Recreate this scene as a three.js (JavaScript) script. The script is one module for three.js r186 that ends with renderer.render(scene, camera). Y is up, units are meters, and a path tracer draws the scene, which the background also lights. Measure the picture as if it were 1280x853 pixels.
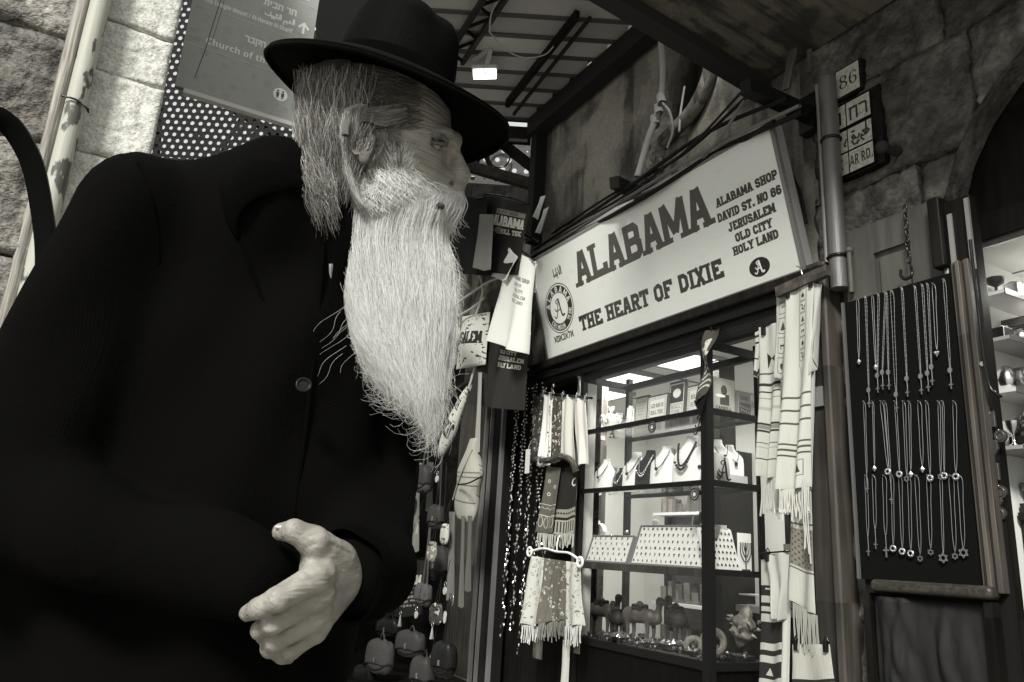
import * as THREE from 'three';
import { mergeGeometries, mergeVertices } from 'three/addons/utils/BufferGeometryUtils.js';
import { MarchingCubes } from 'three/addons/objects/MarchingCubes.js';
import { RoundedBoxGeometry } from 'three/addons/geometries/RoundedBoxGeometry.js';
import { RectAreaLightUniformsLib } from 'three/addons/lights/RectAreaLightUniformsLib.js';

// ------------------------------------------------------------------ camera, sky, sun, exposure
// x runs along the shop front, y up, the shop front stands at z = 0 and the lane lies at z > 0
const scene = new THREE.Scene();
const FOCAL = 960, CAM = new THREE.Vector3(0, 1.1, 2.9);
const yaw = 28.6 * Math.PI / 180, pitch = 15.7 * Math.PI / 180, roll = -3.55 * Math.PI / 180;
const FH = new THREE.Vector3(-Math.cos(yaw), 0, -Math.sin(yaw)), UP = new THREE.Vector3(0, 1, 0), RH = FH.clone().cross(UP);
const FW = FH.clone().multiplyScalar(Math.cos(pitch)).addScaledVector(UP, Math.sin(pitch));
const U1 = RH.clone().cross(FW);
const RT = RH.clone().multiplyScalar(Math.cos(roll)).addScaledVector(U1, -Math.sin(roll));
const UC = RH.clone().multiplyScalar(Math.sin(roll)).addScaledVector(U1, Math.cos(roll));
const camera = new THREE.PerspectiveCamera(2 * Math.atan(426.5 / FOCAL) * 180 / Math.PI, 1024 / 682, 0.05, 300);
camera.position.copy(CAM); camera.up.copy(UC); camera.lookAt(CAM.clone().add(FW));
scene.add(camera);
const renderer = new THREE.WebGLRenderer({ antialias: true });
renderer.toneMapping = THREE.LinearToneMapping;
renderer.toneMappingExposure = 3.1;
renderer.shadowMap.enabled = true;
RectAreaLightUniformsLib.init();
{ // pale overcast sky, a little brighter overhead
  const w = 64, h = 32, d = new Float32Array(w * h * 4);
  for (let j = 0; j < h; j++) for (let i = 0; i < w; i++) {
    const el = Math.max(0, (j + .5) / h * 2 - 1), v = 0.22 + 0.08 * el, o = (j * w + i) * 4;
    d[o] = v * .98; d[o + 1] = v; d[o + 2] = v * .97; d[o + 3] = 1;
  }
  const sky = new THREE.DataTexture(d, w, h, THREE.RGBAFormat, THREE.FloatType);
  sky.mapping = THREE.EquirectangularReflectionMapping; sky.magFilter = THREE.LinearFilter; sky.needsUpdate = true;
  scene.background = sky; scene.environment = sky;
}
const sun = new THREE.DirectionalLight(new THREE.Color(1, .985, .93), 1.5);
sun.position.set(4.05, 8.3, 6.95); sun.target.position.set(-2, 1.5, 0.8);
sun.castShadow = true; sun.shadow.radius = 24; sun.shadow.mapSize.set(2048, 2048);
Object.assign(sun.shadow.camera, { left: -9, right: 9, top: 9, bottom: -9, near: .1, far: 40 });
scene.add(sun, sun.target);

// ------------------------------------------------------------------ helpers
const V3 = (x, y, z) => new THREE.Vector3(x, y, z);
const dirOf = (px, py) => FW.clone().multiplyScalar(FOCAL).addScaledVector(RT, px - 640).addScaledVector(UC, -(py - 426.5)).multiplyScalar(1 / FOCAL);
const at = (px, py, depth) => CAM.clone().addScaledVector(dirOf(px, py), depth);
const onZ = (px, py, z = 0) => { const d = dirOf(px, py); return CAM.clone().addScaledVector(d, (z - CAM.z) / d.z); };
const onX = (px, py, x) => { const d = dirOf(px, py); return CAM.clone().addScaledVector(d, (x - CAM.x) / d.x); };
const onY = (px, py, y) => { const d = dirOf(px, py); return CAM.clone().addScaledVector(d, (y - CAM.y) / d.y); };
function rng(s) { return () => { s |= 0; s = s + 0x6D2B79F5 | 0; let t = Math.imul(s ^ s >>> 15, 1 | s); t = t + Math.imul(t ^ t >>> 7, 61 | t) ^ t; return ((t ^ t >>> 14) >>> 0) / 4294967296; }; }
const R = rng(7), rr = (a, b) => a + (b - a) * R(), pick = a => a[Math.floor(R() * a.length)];
const lerp = (a, b, t) => a + (b - a) * t, clamp = (x, a = 0, b = 1) => Math.min(b, Math.max(a, x)), ss = (a, b, x) => { x = clamp((x - a) / (b - a)); return x * x * (3 - 2 * x); };
const h2 = (i, j, s = 0) => { let n = Math.imul(i, 374761393) + Math.imul(j, 668265263) + Math.imul(s, 974634777) | 0; n = Math.imul(n ^ n >>> 13, 1274126177); return ((n ^ n >>> 16) >>> 0) / 4294967296; };
function vn(x, y, s = 0, p = 0) { // value noise, optional period
  let i = Math.floor(x), j = Math.floor(y); const f = x - i, g = y - j, u = f * f * (3 - 2 * f), v = g * g * (3 - 2 * g);
  const m = (a) => p ? ((a % p) + p) % p : a;
  return lerp(lerp(h2(m(i), m(j), s), h2(m(i + 1), m(j), s), u), lerp(h2(m(i), m(j + 1), s), h2(m(i + 1), m(j + 1), s), u), v);
}
function fbm(x, y, o = 4, s = 0, p = 0) { let a = .5, r = 0, t = 0; for (let k = 0; k < o; k++) { r += a * vn(x, y, s + k, p); t += a; a *= .5; x *= 2; y *= 2; p *= 2; } return r / t; }
function tex(n, fn, srgb = true, rep = 1, m = n) { // fn(u, v) -> grey or [r,g,b], 0..1
  const d = new Uint8Array(n * m * 4);
  for (let j = 0; j < m; j++) for (let i = 0; i < n; i++) {
    const c = fn(i / n, j / m), o = (j * n + i) * 4, a = Array.isArray(c) ? c : [c, c, c];
    for (let k = 0; k < 3; k++) d[o + k] = clamp(a[k]) * 255; d[o + 3] = 255;
  }
  const t = new THREE.DataTexture(d, n, m); t.wrapS = t.wrapT = THREE.RepeatWrapping; t.magFilter = THREE.LinearFilter; t.minFilter = THREE.LinearMipmapLinearFilter; t.generateMipmaps = true;
  if (srgb) t.colorSpace = THREE.SRGBColorSpace; t.repeat.set(rep, rep); t.needsUpdate = true; return t;
}
function canvasTex(w, h, draw) {
  const c = document.createElement('canvas'); c.width = w; c.height = h; const g = c.getContext('2d'); draw(g, w, h);
  const t = new THREE.CanvasTexture(c); t.colorSpace = THREE.SRGBColorSpace; t.anisotropy = 8; return t;
}
const grey = (v, warm = 0) => new THREE.Color().setRGB(v * (1 + warm), v, v * (1 - warm));
const mat = (v, rough = .8, o = {}) => new (typeof v === 'number' && v < .08 && !o.metalness ? THREE.MeshPhysicalMaterial : THREE.MeshStandardMaterial)({ ...(typeof v === 'number' && v < .08 && !o.metalness ? { specularIntensity: .25 } : {}), color: Array.isArray(v) ? new THREE.Color().setRGB(...v) : grey(v, o.warm ?? .02), roughness: rough, ...(({ warm, ...q }) => q)(o) });
const phys = (v, rough, o = {}) => new THREE.MeshPhysicalMaterial({ color: grey(v, .02), roughness: rough, ...o });

const used = {};
function numbered(n) { if (used[n] === undefined) { used[n] = 0; return n; } return n + '_' + String(++used[n]).padStart(3, '0'); }
function meta(o, label, category, group) { o.userData.label = label; o.userData.category = category; if (group) o.userData.group = group; return o; }
function shade(o) { o.traverse(m => { if (m.isMesh) { m.castShadow = true; m.receiveShadow = true; } }); return o; }
function thing(name, label, category, group) { const o = new THREE.Group(); o.name = numbered(name); scene.add(o); return meta(o, label, category, group); }
function part(name, geo, m, parent) { const o = new THREE.Mesh(Array.isArray(geo) ? join(geo) : geo, m); o.name = name; parent.add(o); return o; }
function solo(name, geo, m, label, category, group) { const o = new THREE.Mesh(Array.isArray(geo) ? join(geo) : geo, m); o.name = numbered(name); scene.add(o); return meta(o, label, category, group); }
function struct(name, geo, m) { const o = new THREE.Mesh(Array.isArray(geo) ? join(geo) : geo, m); o.name = numbered(name); o.userData.kind = 'structure'; scene.add(o); return o; }
function join(list) { const l = list.map(g => { const q = g.index ? g.toNonIndexed() : g; for (const k of Object.keys(q.attributes)) if (!['position', 'normal', 'uv'].includes(k)) q.deleteAttribute(k); return q; }); return l.length === 1 ? l[0] : mergeGeometries(l); }
function copy(src, label) { const c = src.clone(); c.name = numbered(src.name.replace(/_\d{3}$/, '')); c.userData = { ...src.userData }; if (label) c.userData.label = label; scene.add(c); return c; }
// geometry makers (world or local metres)
function triUV(g, s = 1) { // uv in metres from the dominant axis of each face
  g = g.index ? g.toNonIndexed() : g; const p = g.attributes.position, uv = new Float32Array(p.count * 2), a = V3(), b = V3(), c = V3();
  for (let i = 0; i < p.count; i += 3) {
    a.fromBufferAttribute(p, i); b.fromBufferAttribute(p, i + 1).sub(a); c.fromBufferAttribute(p, i + 2).sub(a); b.cross(c);
    const x = Math.abs(b.x), y = Math.abs(b.y), z = Math.abs(b.z);
    for (let k = 0; k < 3; k++) { a.fromBufferAttribute(p, i + k); const q = x >= y && x >= z ? [a.z, a.y] : y >= z ? [a.x, a.z] : [a.x, a.y]; uv[(i + k) * 2] = q[0] * s; uv[(i + k) * 2 + 1] = q[1] * s; }
  }
  g.setAttribute('uv', new THREE.BufferAttribute(uv, 2)); return g;
}
const box = (x0, x1, y0, y1, z0, z1, b = 0) => { const w = Math.abs(x1 - x0), h = Math.abs(y1 - y0), d = Math.abs(z1 - z0), g = b ? new RoundedBoxGeometry(w, h, d, 2, b) : new THREE.BoxGeometry(w, h, d); return triUV(g.translate((x0 + x1) / 2, (y0 + y1) / 2, (z0 + z1) / 2)); };
const curve = pts => new THREE.CatmullRomCurve3(pts, false, 'centripetal');
const tube = (pts, r, seg = 0, sides = 6, closed = false) => new THREE.TubeGeometry(closed ? new THREE.CatmullRomCurve3(pts, true) : curve(pts), seg || Math.max(2, pts.length * 4), r, sides, closed);
function bar(a, b, w, h = w, upv = UP) { // rectangular bar from a to b
  const d = b.clone().sub(a), L = d.length(); d.normalize(); let s = upv.clone().cross(d); if (s.lengthSq() < 1e-4) s = V3(1, 0, 0).cross(d); s.normalize(); const u = d.clone().cross(s);
  const g = triUV(new THREE.BoxGeometry(w, h, L)); g.applyMatrix4(new THREE.Matrix4().makeBasis(s, u, d)); return g.translate((a.x + b.x) / 2, (a.y + b.y) / 2, (a.z + b.z) / 2);
}
const rod = (a, b, r, r2 = r, n = 8) => { const d = b.clone().sub(a), L = d.length(), g = new THREE.CylinderGeometry(r2, r, L, n); g.applyQuaternion(new THREE.Quaternion().setFromUnitVectors(UP, d.normalize())); return g.translate((a.x + b.x) / 2, (a.y + b.y) / 2, (a.z + b.z) / 2); };
const lathe = (prof, n = 16) => new THREE.LatheGeometry(prof.map(p => new THREE.Vector2(p[0], p[1])), n);
const ball = (r, x, y, z, n = 8, sx = 1, sy = 1, sz = 1) => new THREE.SphereGeometry(r, n * 2, n).scale(sx, sy, sz).translate(x, y, z);
function surf(nu, nv, fn, thick = 0) { // grid surface fn(u,v)->Vector3 with uv; thick closes it into a slab
  const pos = [], uv = [], idx = [], n = (nu + 1) * (nv + 1), P = [];
  for (let j = 0; j <= nv; j++) for (let i = 0; i <= nu; i++) { P.push(fn(i / nu, j / nv)); uv.push(i / nu, j / nv); }
  const id = (i, j) => j * (nu + 1) + i;
  for (let j = 0; j < nv; j++) for (let i = 0; i < nu; i++) idx.push(id(i, j), id(i + 1, j), id(i + 1, j + 1), id(i, j), id(i + 1, j + 1), id(i, j + 1));
  if (!thick) for (const p of P) pos.push(p.x, p.y, p.z);
  else {
    const g0 = new THREE.BufferGeometry(); g0.setAttribute('position', new THREE.Float32BufferAttribute(P.flatMap(p => [p.x, p.y, p.z]), 3)); g0.setIndex(idx.slice()); g0.computeVertexNormals(); const nr = g0.attributes.normal;
    for (const p of P) pos.push(p.x, p.y, p.z);
    for (let k = 0; k < n; k++) { pos.push(P[k].x - nr.getX(k) * thick, P[k].y - nr.getY(k) * thick, P[k].z - nr.getZ(k) * thick); uv.push(uv[k * 2], uv[k * 2 + 1]); }
    const m = idx.length; for (let k = 0; k < m; k += 3) idx.push(idx[k] + n, idx[k + 2] + n, idx[k + 1] + n);
    const edge = (a, b) => idx.push(a, a + n, b, b, a + n, b + n);
    for (let i = 0; i < nu; i++) { edge(id(i, 0), id(i + 1, 0)); edge(id(i + 1, nv), id(i, nv)); }
    for (let j = 0; j < nv; j++) { edge(id(0, j + 1), id(0, j)); edge(id(nu, j), id(nu, j + 1)); }
  }
  const g = new THREE.BufferGeometry(); g.setAttribute('position', new THREE.Float32BufferAttribute(pos, 3)); g.setAttribute('uv', new THREE.Float32BufferAttribute(uv, 2)); g.setIndex(idx); g.computeVertexNormals(); return g;
}
function extrude(pts, depth, bevel = 0, holes = []) { const s = new THREE.Shape(pts.map(p => new THREE.Vector2(p[0], p[1]))); for (const h of holes) s.holes.push(new THREE.Path(h.map(p => new THREE.Vector2(p[0], p[1])))); return new THREE.ExtrudeGeometry(s, { depth, bevelEnabled: bevel > 0, bevelSize: bevel, bevelThickness: bevel, bevelSegments: 2, curveSegments: 10 }); }

// lettering: a stroked slab face, and strokes for the Hebrew and Arabic lines
const SLAB = (() => {
  const L = .2, Q = .8, o = 1; // strokes [points], 's' lists serif feet [x, y]
  const O = [[.36, 1], [.64, 1], [.84, .82], [.84, .18], [.64, 0], [.36, 0], [.16, .18], [.16, .82], [.36, 1]];
  return {
    A: [[[[.14, 0], [.45, 1]], [[.86, 0], [.55, 1]], [[.26, .32], [.74, .32]], [[.3, 1], [.56, 1]]], [[.14, 0], [.86, 0]]],
    B: [[[[L, 0], [L, 1]], [[.06, 1], [.66, 1], [.79, .88], [.79, .62], [.66, .52], [L, .52]], [[.66, .52], [.84, .4], [.84, .12], [.7, 0], [.06, 0]]], []],
    C: [[[[.84, .7], [.84, .84], [.64, 1], [.36, 1], [.16, .82], [.16, .18], [.36, 0], [.64, 0], [.84, .16], [.84, .3]]], []],
    D: [[[[L, 0], [L, 1]], [[.06, 1], [.6, 1], [.84, .8], [.84, .2], [.6, 0], [.06, 0]]], []],
    E: [[[[L, 0], [L, 1]], [[.06, 1], [.84, 1], [.84, .74]], [[L, .52], [.64, .52]], [[.06, 0], [.88, 0], [.88, .27]]], []],
    F: [[[[L, 0], [L, 1]], [[.06, 1], [.86, 1], [.86, .72]], [[L, .5], [.66, .5]]], [[L, 0]]],
    H: [[[[L, 0], [L, 1]], [[Q, 0], [Q, 1]], [[L, .5], [Q, .5]]], [[L, 0], [Q, 0], [L, 1], [Q, 1]]],
    I: [[[[.5, 0], [.5, 1]]], [[.5, 0], [.5, 1]]],
    J: [[[[.68, 1], [.68, .18], [.52, 0], [.3, 0], [.14, .16], [.14, .34]]], [[.68, 1]]],
    L: [[[[L, 0], [L, 1]], [[.06, 0], [.88, 0], [.88, .3]]], [[L, 1]]],
    M: [[[[.12, 0], [.12, 1]], [[.88, 0], [.88, 1]], [[.14, 1], [.5, .12]], [[.86, 1], [.5, .12]]], [[.12, 0], [.88, 0]]],
    N: [[[[.16, 0], [.16, 1]], [[.84, 0], [.84, 1]], [[.16, 1], [.84, 0]]], [[.16, 0], [.84, 1]]],
    O: [[O], []], P: [[[[L, 0], [L, 1]], [[.06, 1], [.66, 1], [.84, .88], [.84, .55], [.66, .42], [L, .42]]], [[L, 0]]],
    R: [[[[L, 0], [L, 1]], [[.06, 1], [.66, 1], [.82, .88], [.82, .6], [.66, .47], [L, .47]], [[.56, .47], [.84, 0]]], [[L, 0], [.86, 0]]],
    S: [[[[.82, .72], [.82, .85], [.64, 1], [.36, 1], [.17, .85], [.17, .65], [.32, .55], [.68, .46], [.84, .35], [.84, .16], [.66, 0], [.36, 0], [.17, .15], [.17, .3]]], []],
    T: [[[[.5, 0], [.5, 1]], [[.1, .7], [.1, 1], [.9, 1], [.9, .7]]], [[.5, 0]]],
    U: [[[[.18, 1], [.18, .18], [.36, 0], [.64, 0], [.82, .18], [.82, 1]]], [[.18, 1], [.82, 1]]],
    V: [[[[.12, 1], [.48, 0]], [[.88, 1], [.52, 0]]], [[.12, 1], [.88, 1]]],
    W: [[[[.08, 1], [.28, 0]], [[.28, 0], [.5, .9]], [[.5, .9], [.72, 0]], [[.72, 0], [.92, 1]]], [[.08, 1], [.92, 1]]],
    X: [[[[.14, 0], [.86, 1]], [[.86, 0], [.14, 1]]], [[.14, 0], [.86, 0], [.14, 1], [.86, 1]]],
    Y: [[[[.12, 1], [.5, .45]], [[.88, 1], [.5, .45]], [[.5, .45], [.5, 0]]], [[.5, 0], [.12, 1], [.88, 1]]],
    G: [[[[.84, .72], [.84, .84], [.64, 1], [.36, 1], [.16, .82], [.16, .18], [.36, 0], [.64, 0], [.84, .16], [.84, .45], [.55, .45]]], []],
    K: [[[[L, 0], [L, 1]], [[.84, 1], [.25, .45]], [[.4, .58], [.86, 0]]], [[L, 0], [L, 1], [.86, 0]]],
    8: [[[[.36, 1], [.64, 1], [.8, .86], [.8, .66], [.64, .54], [.36, .54], [.2, .66], [.2, .86], [.36, 1]], [[.36, .54], [.16, .4], [.16, .14], [.34, 0], [.66, 0], [.84, .14], [.84, .4], [.64, .54]]], []],
    6: [[[[.8, .78], [.8, .86], [.64, 1], [.36, 1], [.17, .82], [.17, .18], [.36, 0], [.64, 0], [.83, .16], [.83, .42], [.64, .57], [.36, .57], [.17, .42]]], []],
    1: [[[[.25, .8], [.52, 1], [.52, 0]]], [[.52, 0]]], '.': [[[[.5, 0], [.5, .02]]], []], '/': [[[[.2, -.1], [.8, 1.1]]], []],
  };
})();
function slab(g, text, x, y, h, wid, t, sp = .1, color) { // x,y baseline left in pixels; h letter height; wid letter width; t stroke
  if (color) { g.strokeStyle = color; g.fillStyle = color; }
  for (const ch of text) {
    if (ch === ' ') { x += wid * .55; continue; }
    const d = SLAB[ch]; if (!d) { x += wid; continue; }
    const w = ch === 'I' || ch === '.' ? wid * .5 : ch === 'M' || ch === 'W' ? wid * 1.22 : wid, X = u => x + u * w, Y = v => y - t / 2 - v * (h - t);
    g.lineWidth = t; g.lineJoin = 'miter'; g.lineCap = 'butt'; g.miterLimit = 2;
    for (const s of d[0]) { g.beginPath(); s.forEach((p, i) => { const yy = s.length === 2 && (p[1] === 0 || p[1] === 1) && s[0][1] !== s[1][1] ? y - p[1] * h : Y(p[1]); i ? g.lineTo(X(p[0]), yy) : g.moveTo(X(p[0]), yy); }); g.stroke(); }
    for (const [u, v] of d[1]) g.fillRect(X(u) - t * .5 - wid * .13, v ? y - h : y - t * .62, t + wid * .26, t * .62);
    if (ch === '.') g.fillRect(X(.5) - t * .6, y - t * 1.1, t * 1.2, t * 1.1);
    x += w + wid * sp;
  }
  return x;
}
const slabW = (text, wid, sp = .1) => [...text].reduce((a, c) => a + (c === ' ' ? wid * .55 : (c === 'I' || c === '.' ? .5 : c === 'M' || c === 'W' ? 1.22 : 1) * wid + wid * sp), 0);
const HEB = {
  'ה': [[[1, 0], [1, 1], [0, 1]], [[.1, 0], [.1, .68]]], 'ר': [[[.9, 0], [.9, .85], [.75, 1], [0, 1]]], 'ב': [[[.8, 0], [.8, 1], [.1, 1]], [[0, 0], [1, 0]]], 'י': [[[.6, .5], [.6, 1], [.2, 1]]],
  'ת': [[[.95, 0], [.95, 1], [0, 1]], [[.22, 1], [.22, .08], [0, 0]]], 'ח': [[[.95, 0], [.95, 1], [0, 1]], [[.08, 0], [.08, 1]]], 'ו': [[[.55, 0], [.55, 1], [.2, 1]]],
  'ק': [[[.75, .2], [.95, .6], [.95, 1], [0, 1]], [[.15, .7], [.15, -.35]]], 'ס': [[[0, 1], [.85, 1], [1, .5], [.6, 0], [.3, 0], [.05, .5], [.15, 1]]], 'נ': [[[.35, 1], [.65, .95], [.7, 0], [.05, 0]]],
  'כ': [[[.1, 1], [.7, 1], [.9, .5], [.7, 0], [.1, 0]]], 'א': [[[0, 1], [1, 0]], [[.9, 1], [.9, .7], [.6, .48]], [[.1, 0], [.1, .3], [.4, .56]]], 'ל': [[[.2, 1.35], [.2, 1], [.9, 1], [.85, .6], [.4, 0]]],
  'מ': [[[.12, 0], [.3, .95], [.75, 1], [.95, .8], [.95, 0], [.5, 0]], [[.3, .9], [0, 1]]],
};
function hebrew(g, text, xr, y, h, lw, color) { // right to left from xr
  g.strokeStyle = color; g.lineWidth = lw; g.lineJoin = 'miter'; g.lineCap = 'square'; const w = h * .72;
  for (const ch of text) { if (ch === ' ') { xr -= w * .7; continue; } const d = HEB[ch], n = ch === 'י' || ch === 'ו' ? .45 : 1; for (const s of d) { g.beginPath(); s.forEach((p, i) => { const X = xr - w * n + p[0] * w * n, Y = y - p[1] * h; i ? g.lineTo(X, Y) : g.moveTo(X, Y); }); g.stroke(); } xr -= w * n + h * .26; }
}
// Arabic words as pen strokes (unit: x to the left from the right end, y up), dots as [x, y]
const ARA = {
  haram: { s: [[[0, 1.1], [0, 0]], [[.25, 1.1], [.25, .1], [.35, 0], [.6, 0], [.95, .35], [.7, .5], [.95, 0], [1.2, 0], [1.25, .1], [1.45, .15], [1.5, -.1], [1.35, -.35]], [[1.6, .05], [1.75, .2], [1.9, .05], [1.75, -.05], [2, -.1], [2, -.7]]], d: [], w: 2.2 },
  sharif: { s: [[[0, 1.1], [0, 0]], [[.25, 1.1], [.25, 0], [.45, 0], [.5, .3], [.6, 0], [.72, .3], [.85, 0], [1, .3], [1.15, 0], [1.3, .15], [1.35, -.15], [1.15, -.4]], [[1.55, .3], [1.6, 0], [1.8, 0], [1.95, .45], [2.1, .25], [2, .05], [2.4, 0], [2.9, 0], [3, .25]]], d: [[.72, .7], [.85, .85], [.98, .7], [1.6, -.3], [1.72, -.3], [2.05, .8]], w: 3.1 },
  tariq: { s: [[[.35, 1.2], [.4, .05], [.7, .45], [.3, .5], [.1, .25], [.35, .05], [.7, 0], [.85, .2], [.9, -.1], [.65, -.4]], [[1.05, .35], [1.1, .05], [1.35, .05], [1.6, .5], [1.75, .3], [1.55, .12], [1.75, -.05], [1.6, -.4], [1.25, -.45], [1.15, -.2]]], d: [[1.1, -.25], [1.24, -.3], [1.5, .8], [1.66, .8]], w: 1.9 },
  qiyama: { s: [[[0, 1.1], [0, 0]], [[.2, 1.1], [.22, 0], [.5, 0], [.65, .4], [.45, .35], [.8, 0], [1, .3], [1.1, 0], [1.3, 0], [1.3, 1.1]], [[1.55, .1], [1.7, .3], [1.85, .05], [2.1, .1], [2.25, .4], [2.4, .1], [2.15, .05]]], d: [[.52, .7], [.66, .7], [1, -.25], [1.12, -.25], [2.2, .75], [2.34, .75]], w: 2.5 },
  alabama: { s: [[[0, 1.1], [0, 0]], [[.2, 1.1], [.3, .1], [.5, 0], [.75, 1.1]], [[.95, .4], [1, 0], [1.25, 0], [1.25, 1.1]], [[1.45, 0], [1.6, .3], [1.75, 0], [1.95, 0], [1.95, 1.1]]], d: [[1, -.3], [.3, 1.3]], w: 2.1 },
};
function arabic(g, word, xr, y, h, lw, color) { const w = ARA[word]; g.strokeStyle = g.fillStyle = color; g.lineWidth = lw; g.lineJoin = g.lineCap = 'round'; const k = h; for (const s of w.s) { g.beginPath(); s.forEach((p, i) => i ? g.lineTo(xr - p[0] * k, y - p[1] * k) : g.moveTo(xr - p[0] * k, y - p[1] * k)); g.stroke(); } for (const p of w.d) { g.beginPath(); g.arc(xr - p[0] * k, y - p[1] * k, lw * .65, 0, 7); g.fill(); } return xr - w.w * k; }
// swash capital drawn with the pen: used as a painted emblem and as a cut-out
const SWASH = [[[.0, .12], [.1, -.02], [.24, .05], [.36, .32], [.5, .78], [.6, 1.0]], [[.6, 1.0], [.66, .6], [.72, .2], [.8, .0], [.98, .06]], [[.14, .52], [.2, .38], [.42, .38], [.7, .42]], [[.4, .98], [.3, .9], [.38, .78]], [[.4, .98], [.5, 1.02], [.6, 1.0]]];
function swash(g, x, y, s, lw, color) { g.strokeStyle = color; g.lineCap = 'round'; g.lineJoin = 'round'; SWASH.forEach((st, k) => { g.lineWidth = k === 1 ? lw * 1.7 : lw; g.beginPath(); g.moveTo(x + st[0][0] * s, y - st[0][1] * s); for (let i = 1; i < st.length; i++) { const p = st[i - 1], q = st[i]; g.quadraticCurveTo(x + p[0] * s, y - p[1] * s, x + (p[0] + q[0]) / 2 * s, y - (p[1] + q[1]) / 2 * s); } const e = st[st.length - 1]; g.lineTo(x + e[0] * s, y - e[1] * s); g.stroke(); }); }

// ------------------------------------------------------------------ shared materials
const T = {};
T.stone = tex(512, (u, v) => { const a = fbm(u * 6, v * 6, 6, 1, 6), b = fbm(u * 24, v * 24, 3, 9, 24), c = vn(u * 96, v * 96, 4, 96); const k = .52 + .5 * (a - .5) + .35 * (b - .5) + .12 * (c - .5); return [k * 1.02, k, k * .96]; });
T.stoneB = tex(512, (u, v) => { const a = fbm(u * 9, v * 9, 6, 21, 9), r = 1 - Math.abs(2 * fbm(u * 14, v * 22, 4, 31, 2) - 1); return clamp(.25 + .7 * (a - .2) + .25 * (r - .5)); }, false);
T.fine = tex(256, (u, v) => .5 + .5 * (fbm(u * 32, v * 32, 3, 5, 32) - .5) * 2, false);
T.plaster = tex(1024, (u, v) => {
  const a = fbm(u * 4, v * 4, 6, 41, 4), st = fbm(u * 26, v * 2.5, 4, 43), p = ss(.5, .62, fbm(u * 7 + 3, v * 5, 5, 47)), q = ss(.54, .68, fbm(u * 11, v * 7, 5, 51, 0));
  let k = .5 + .35 * (a - .5) - .2 * ss(.45, .75, st); k = lerp(k, .27, p * .75); k = lerp(k, .62, q * .5); k += .08 * (vn(u * 200, v * 200, 3) - .5); return [k * 1.02, k, k * .95];
});
T.wood = tex(512, (u, v) => { const g = fbm(u * 40, v * 3, 5, 61), w = fbm(u * 3, v * 3, 4, 63); const k = .42 + .35 * (g - .5) + .3 * (w - .5); return [k * 1.05, k, k * .93]; });
T.cloth = tex(256, (u, v) => .5 + .25 * (Math.sin(u * 2 * Math.PI * 64) * .5 + Math.sin(v * 2 * Math.PI * 64) * .5) + .3 * (vn(u * 64, v * 64, 2, 64) - .5), false);
T.scuff = tex(512, (u, v) => clamp(.45 + .7 * (fbm(u * 8, v * 8, 5, 71, 8) - .5) + .3 * (fbm(u * 60, v * 6, 3, 73, 0) - .5)), false);
const M = {
  darkMetal: mat(.012, .45, { metalness: .3, roughnessMap: T.scuff }), black: mat(.008, .75), blackGloss: mat(.01, .3),
  frame: mat(.009, .5, { bumpMap: T.scuff, bumpScale: .0006 }), grey: mat(.2, .7), cable: mat(.014, .55), cablePale: mat(.42, .6, { bumpMap: T.fine, bumpScale: .001 }),
  steel: new THREE.MeshStandardMaterial({ color: grey(.5), metalness: .85, roughness: .35, roughnessMap: T.scuff }),
  silver: new THREE.MeshStandardMaterial({ color: grey(.7), metalness: 1, roughness: .22 }), brass: new THREE.MeshStandardMaterial({ color: grey(.45, .05), metalness: 1, roughness: .3 }),
  white: mat([.78, .79, .76], .6), offwhite: mat([.62, .63, .6], .7), glass: new THREE.MeshPhysicalMaterial({ color: 0xffffff, roughness: .02, transmission: 1, thickness: 0, ior: 1.5 }),
  woodDark: mat(.05, .6, { map: T.wood, bumpMap: T.wood, bumpScale: .0015 }), wood: mat(.3, .65, { map: T.wood, bumpMap: T.wood, bumpScale: .0015 }),
  lamp: new THREE.MeshStandardMaterial({ color: 0xffffff, emissive: new THREE.Color(1, 1, .96), emissiveIntensity: 1.4, roughness: 1 }),
};
// ------------------------------------------------------------------ setting: ground and walls
struct('ground', triUV(new THREE.PlaneGeometry(80, 80, 1, 1).rotateX(-Math.PI / 2), .5), mat([1, .99, .96], .8, { map: T.stone, bumpMap: T.stoneB, bumpScale: .006 }));

function stoneBlock(w, h, depth, seed, rough, nx, ny, gap = .006, warp, ek = 1) { // displaced block face at z=0, front towards +z
  return surf(nx + 2, ny + 2, (u, v) => {
    const iu = Math.round(u * (nx + 2)), iv = Math.round(v * (ny + 2)), rim = iu === 0 || iv === 0 || iu === nx + 2 || iv === ny + 2;
    const x = clamp((iu - 1) / nx) , y = clamp((iv - 1) / ny), X = gap + x * (w - 2 * gap), Y = gap + y * (h - 2 * gap);
    const e = Math.min(X, w - X, Y, h - Y), edge = -rough * .8 * ek * (1 - ss(0, .018, e));
    let wob = (fbm(X * 9, Y * 9, 2, seed + 5) - .5) * .02 * (e < .02 ? 1 : 0);
    let z = edge + rough * 2 * (fbm(X * 5 + seed * 3.1, Y * 5, 4, seed) - .5) + rough * .9 * (fbm(X * 22, Y * 30, 3, seed + 9) - .5);
    const p = V3(X + wob, Y + wob, rim ? -depth : z); return warp ? warp(p, rim) : p;
  });
}
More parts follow.
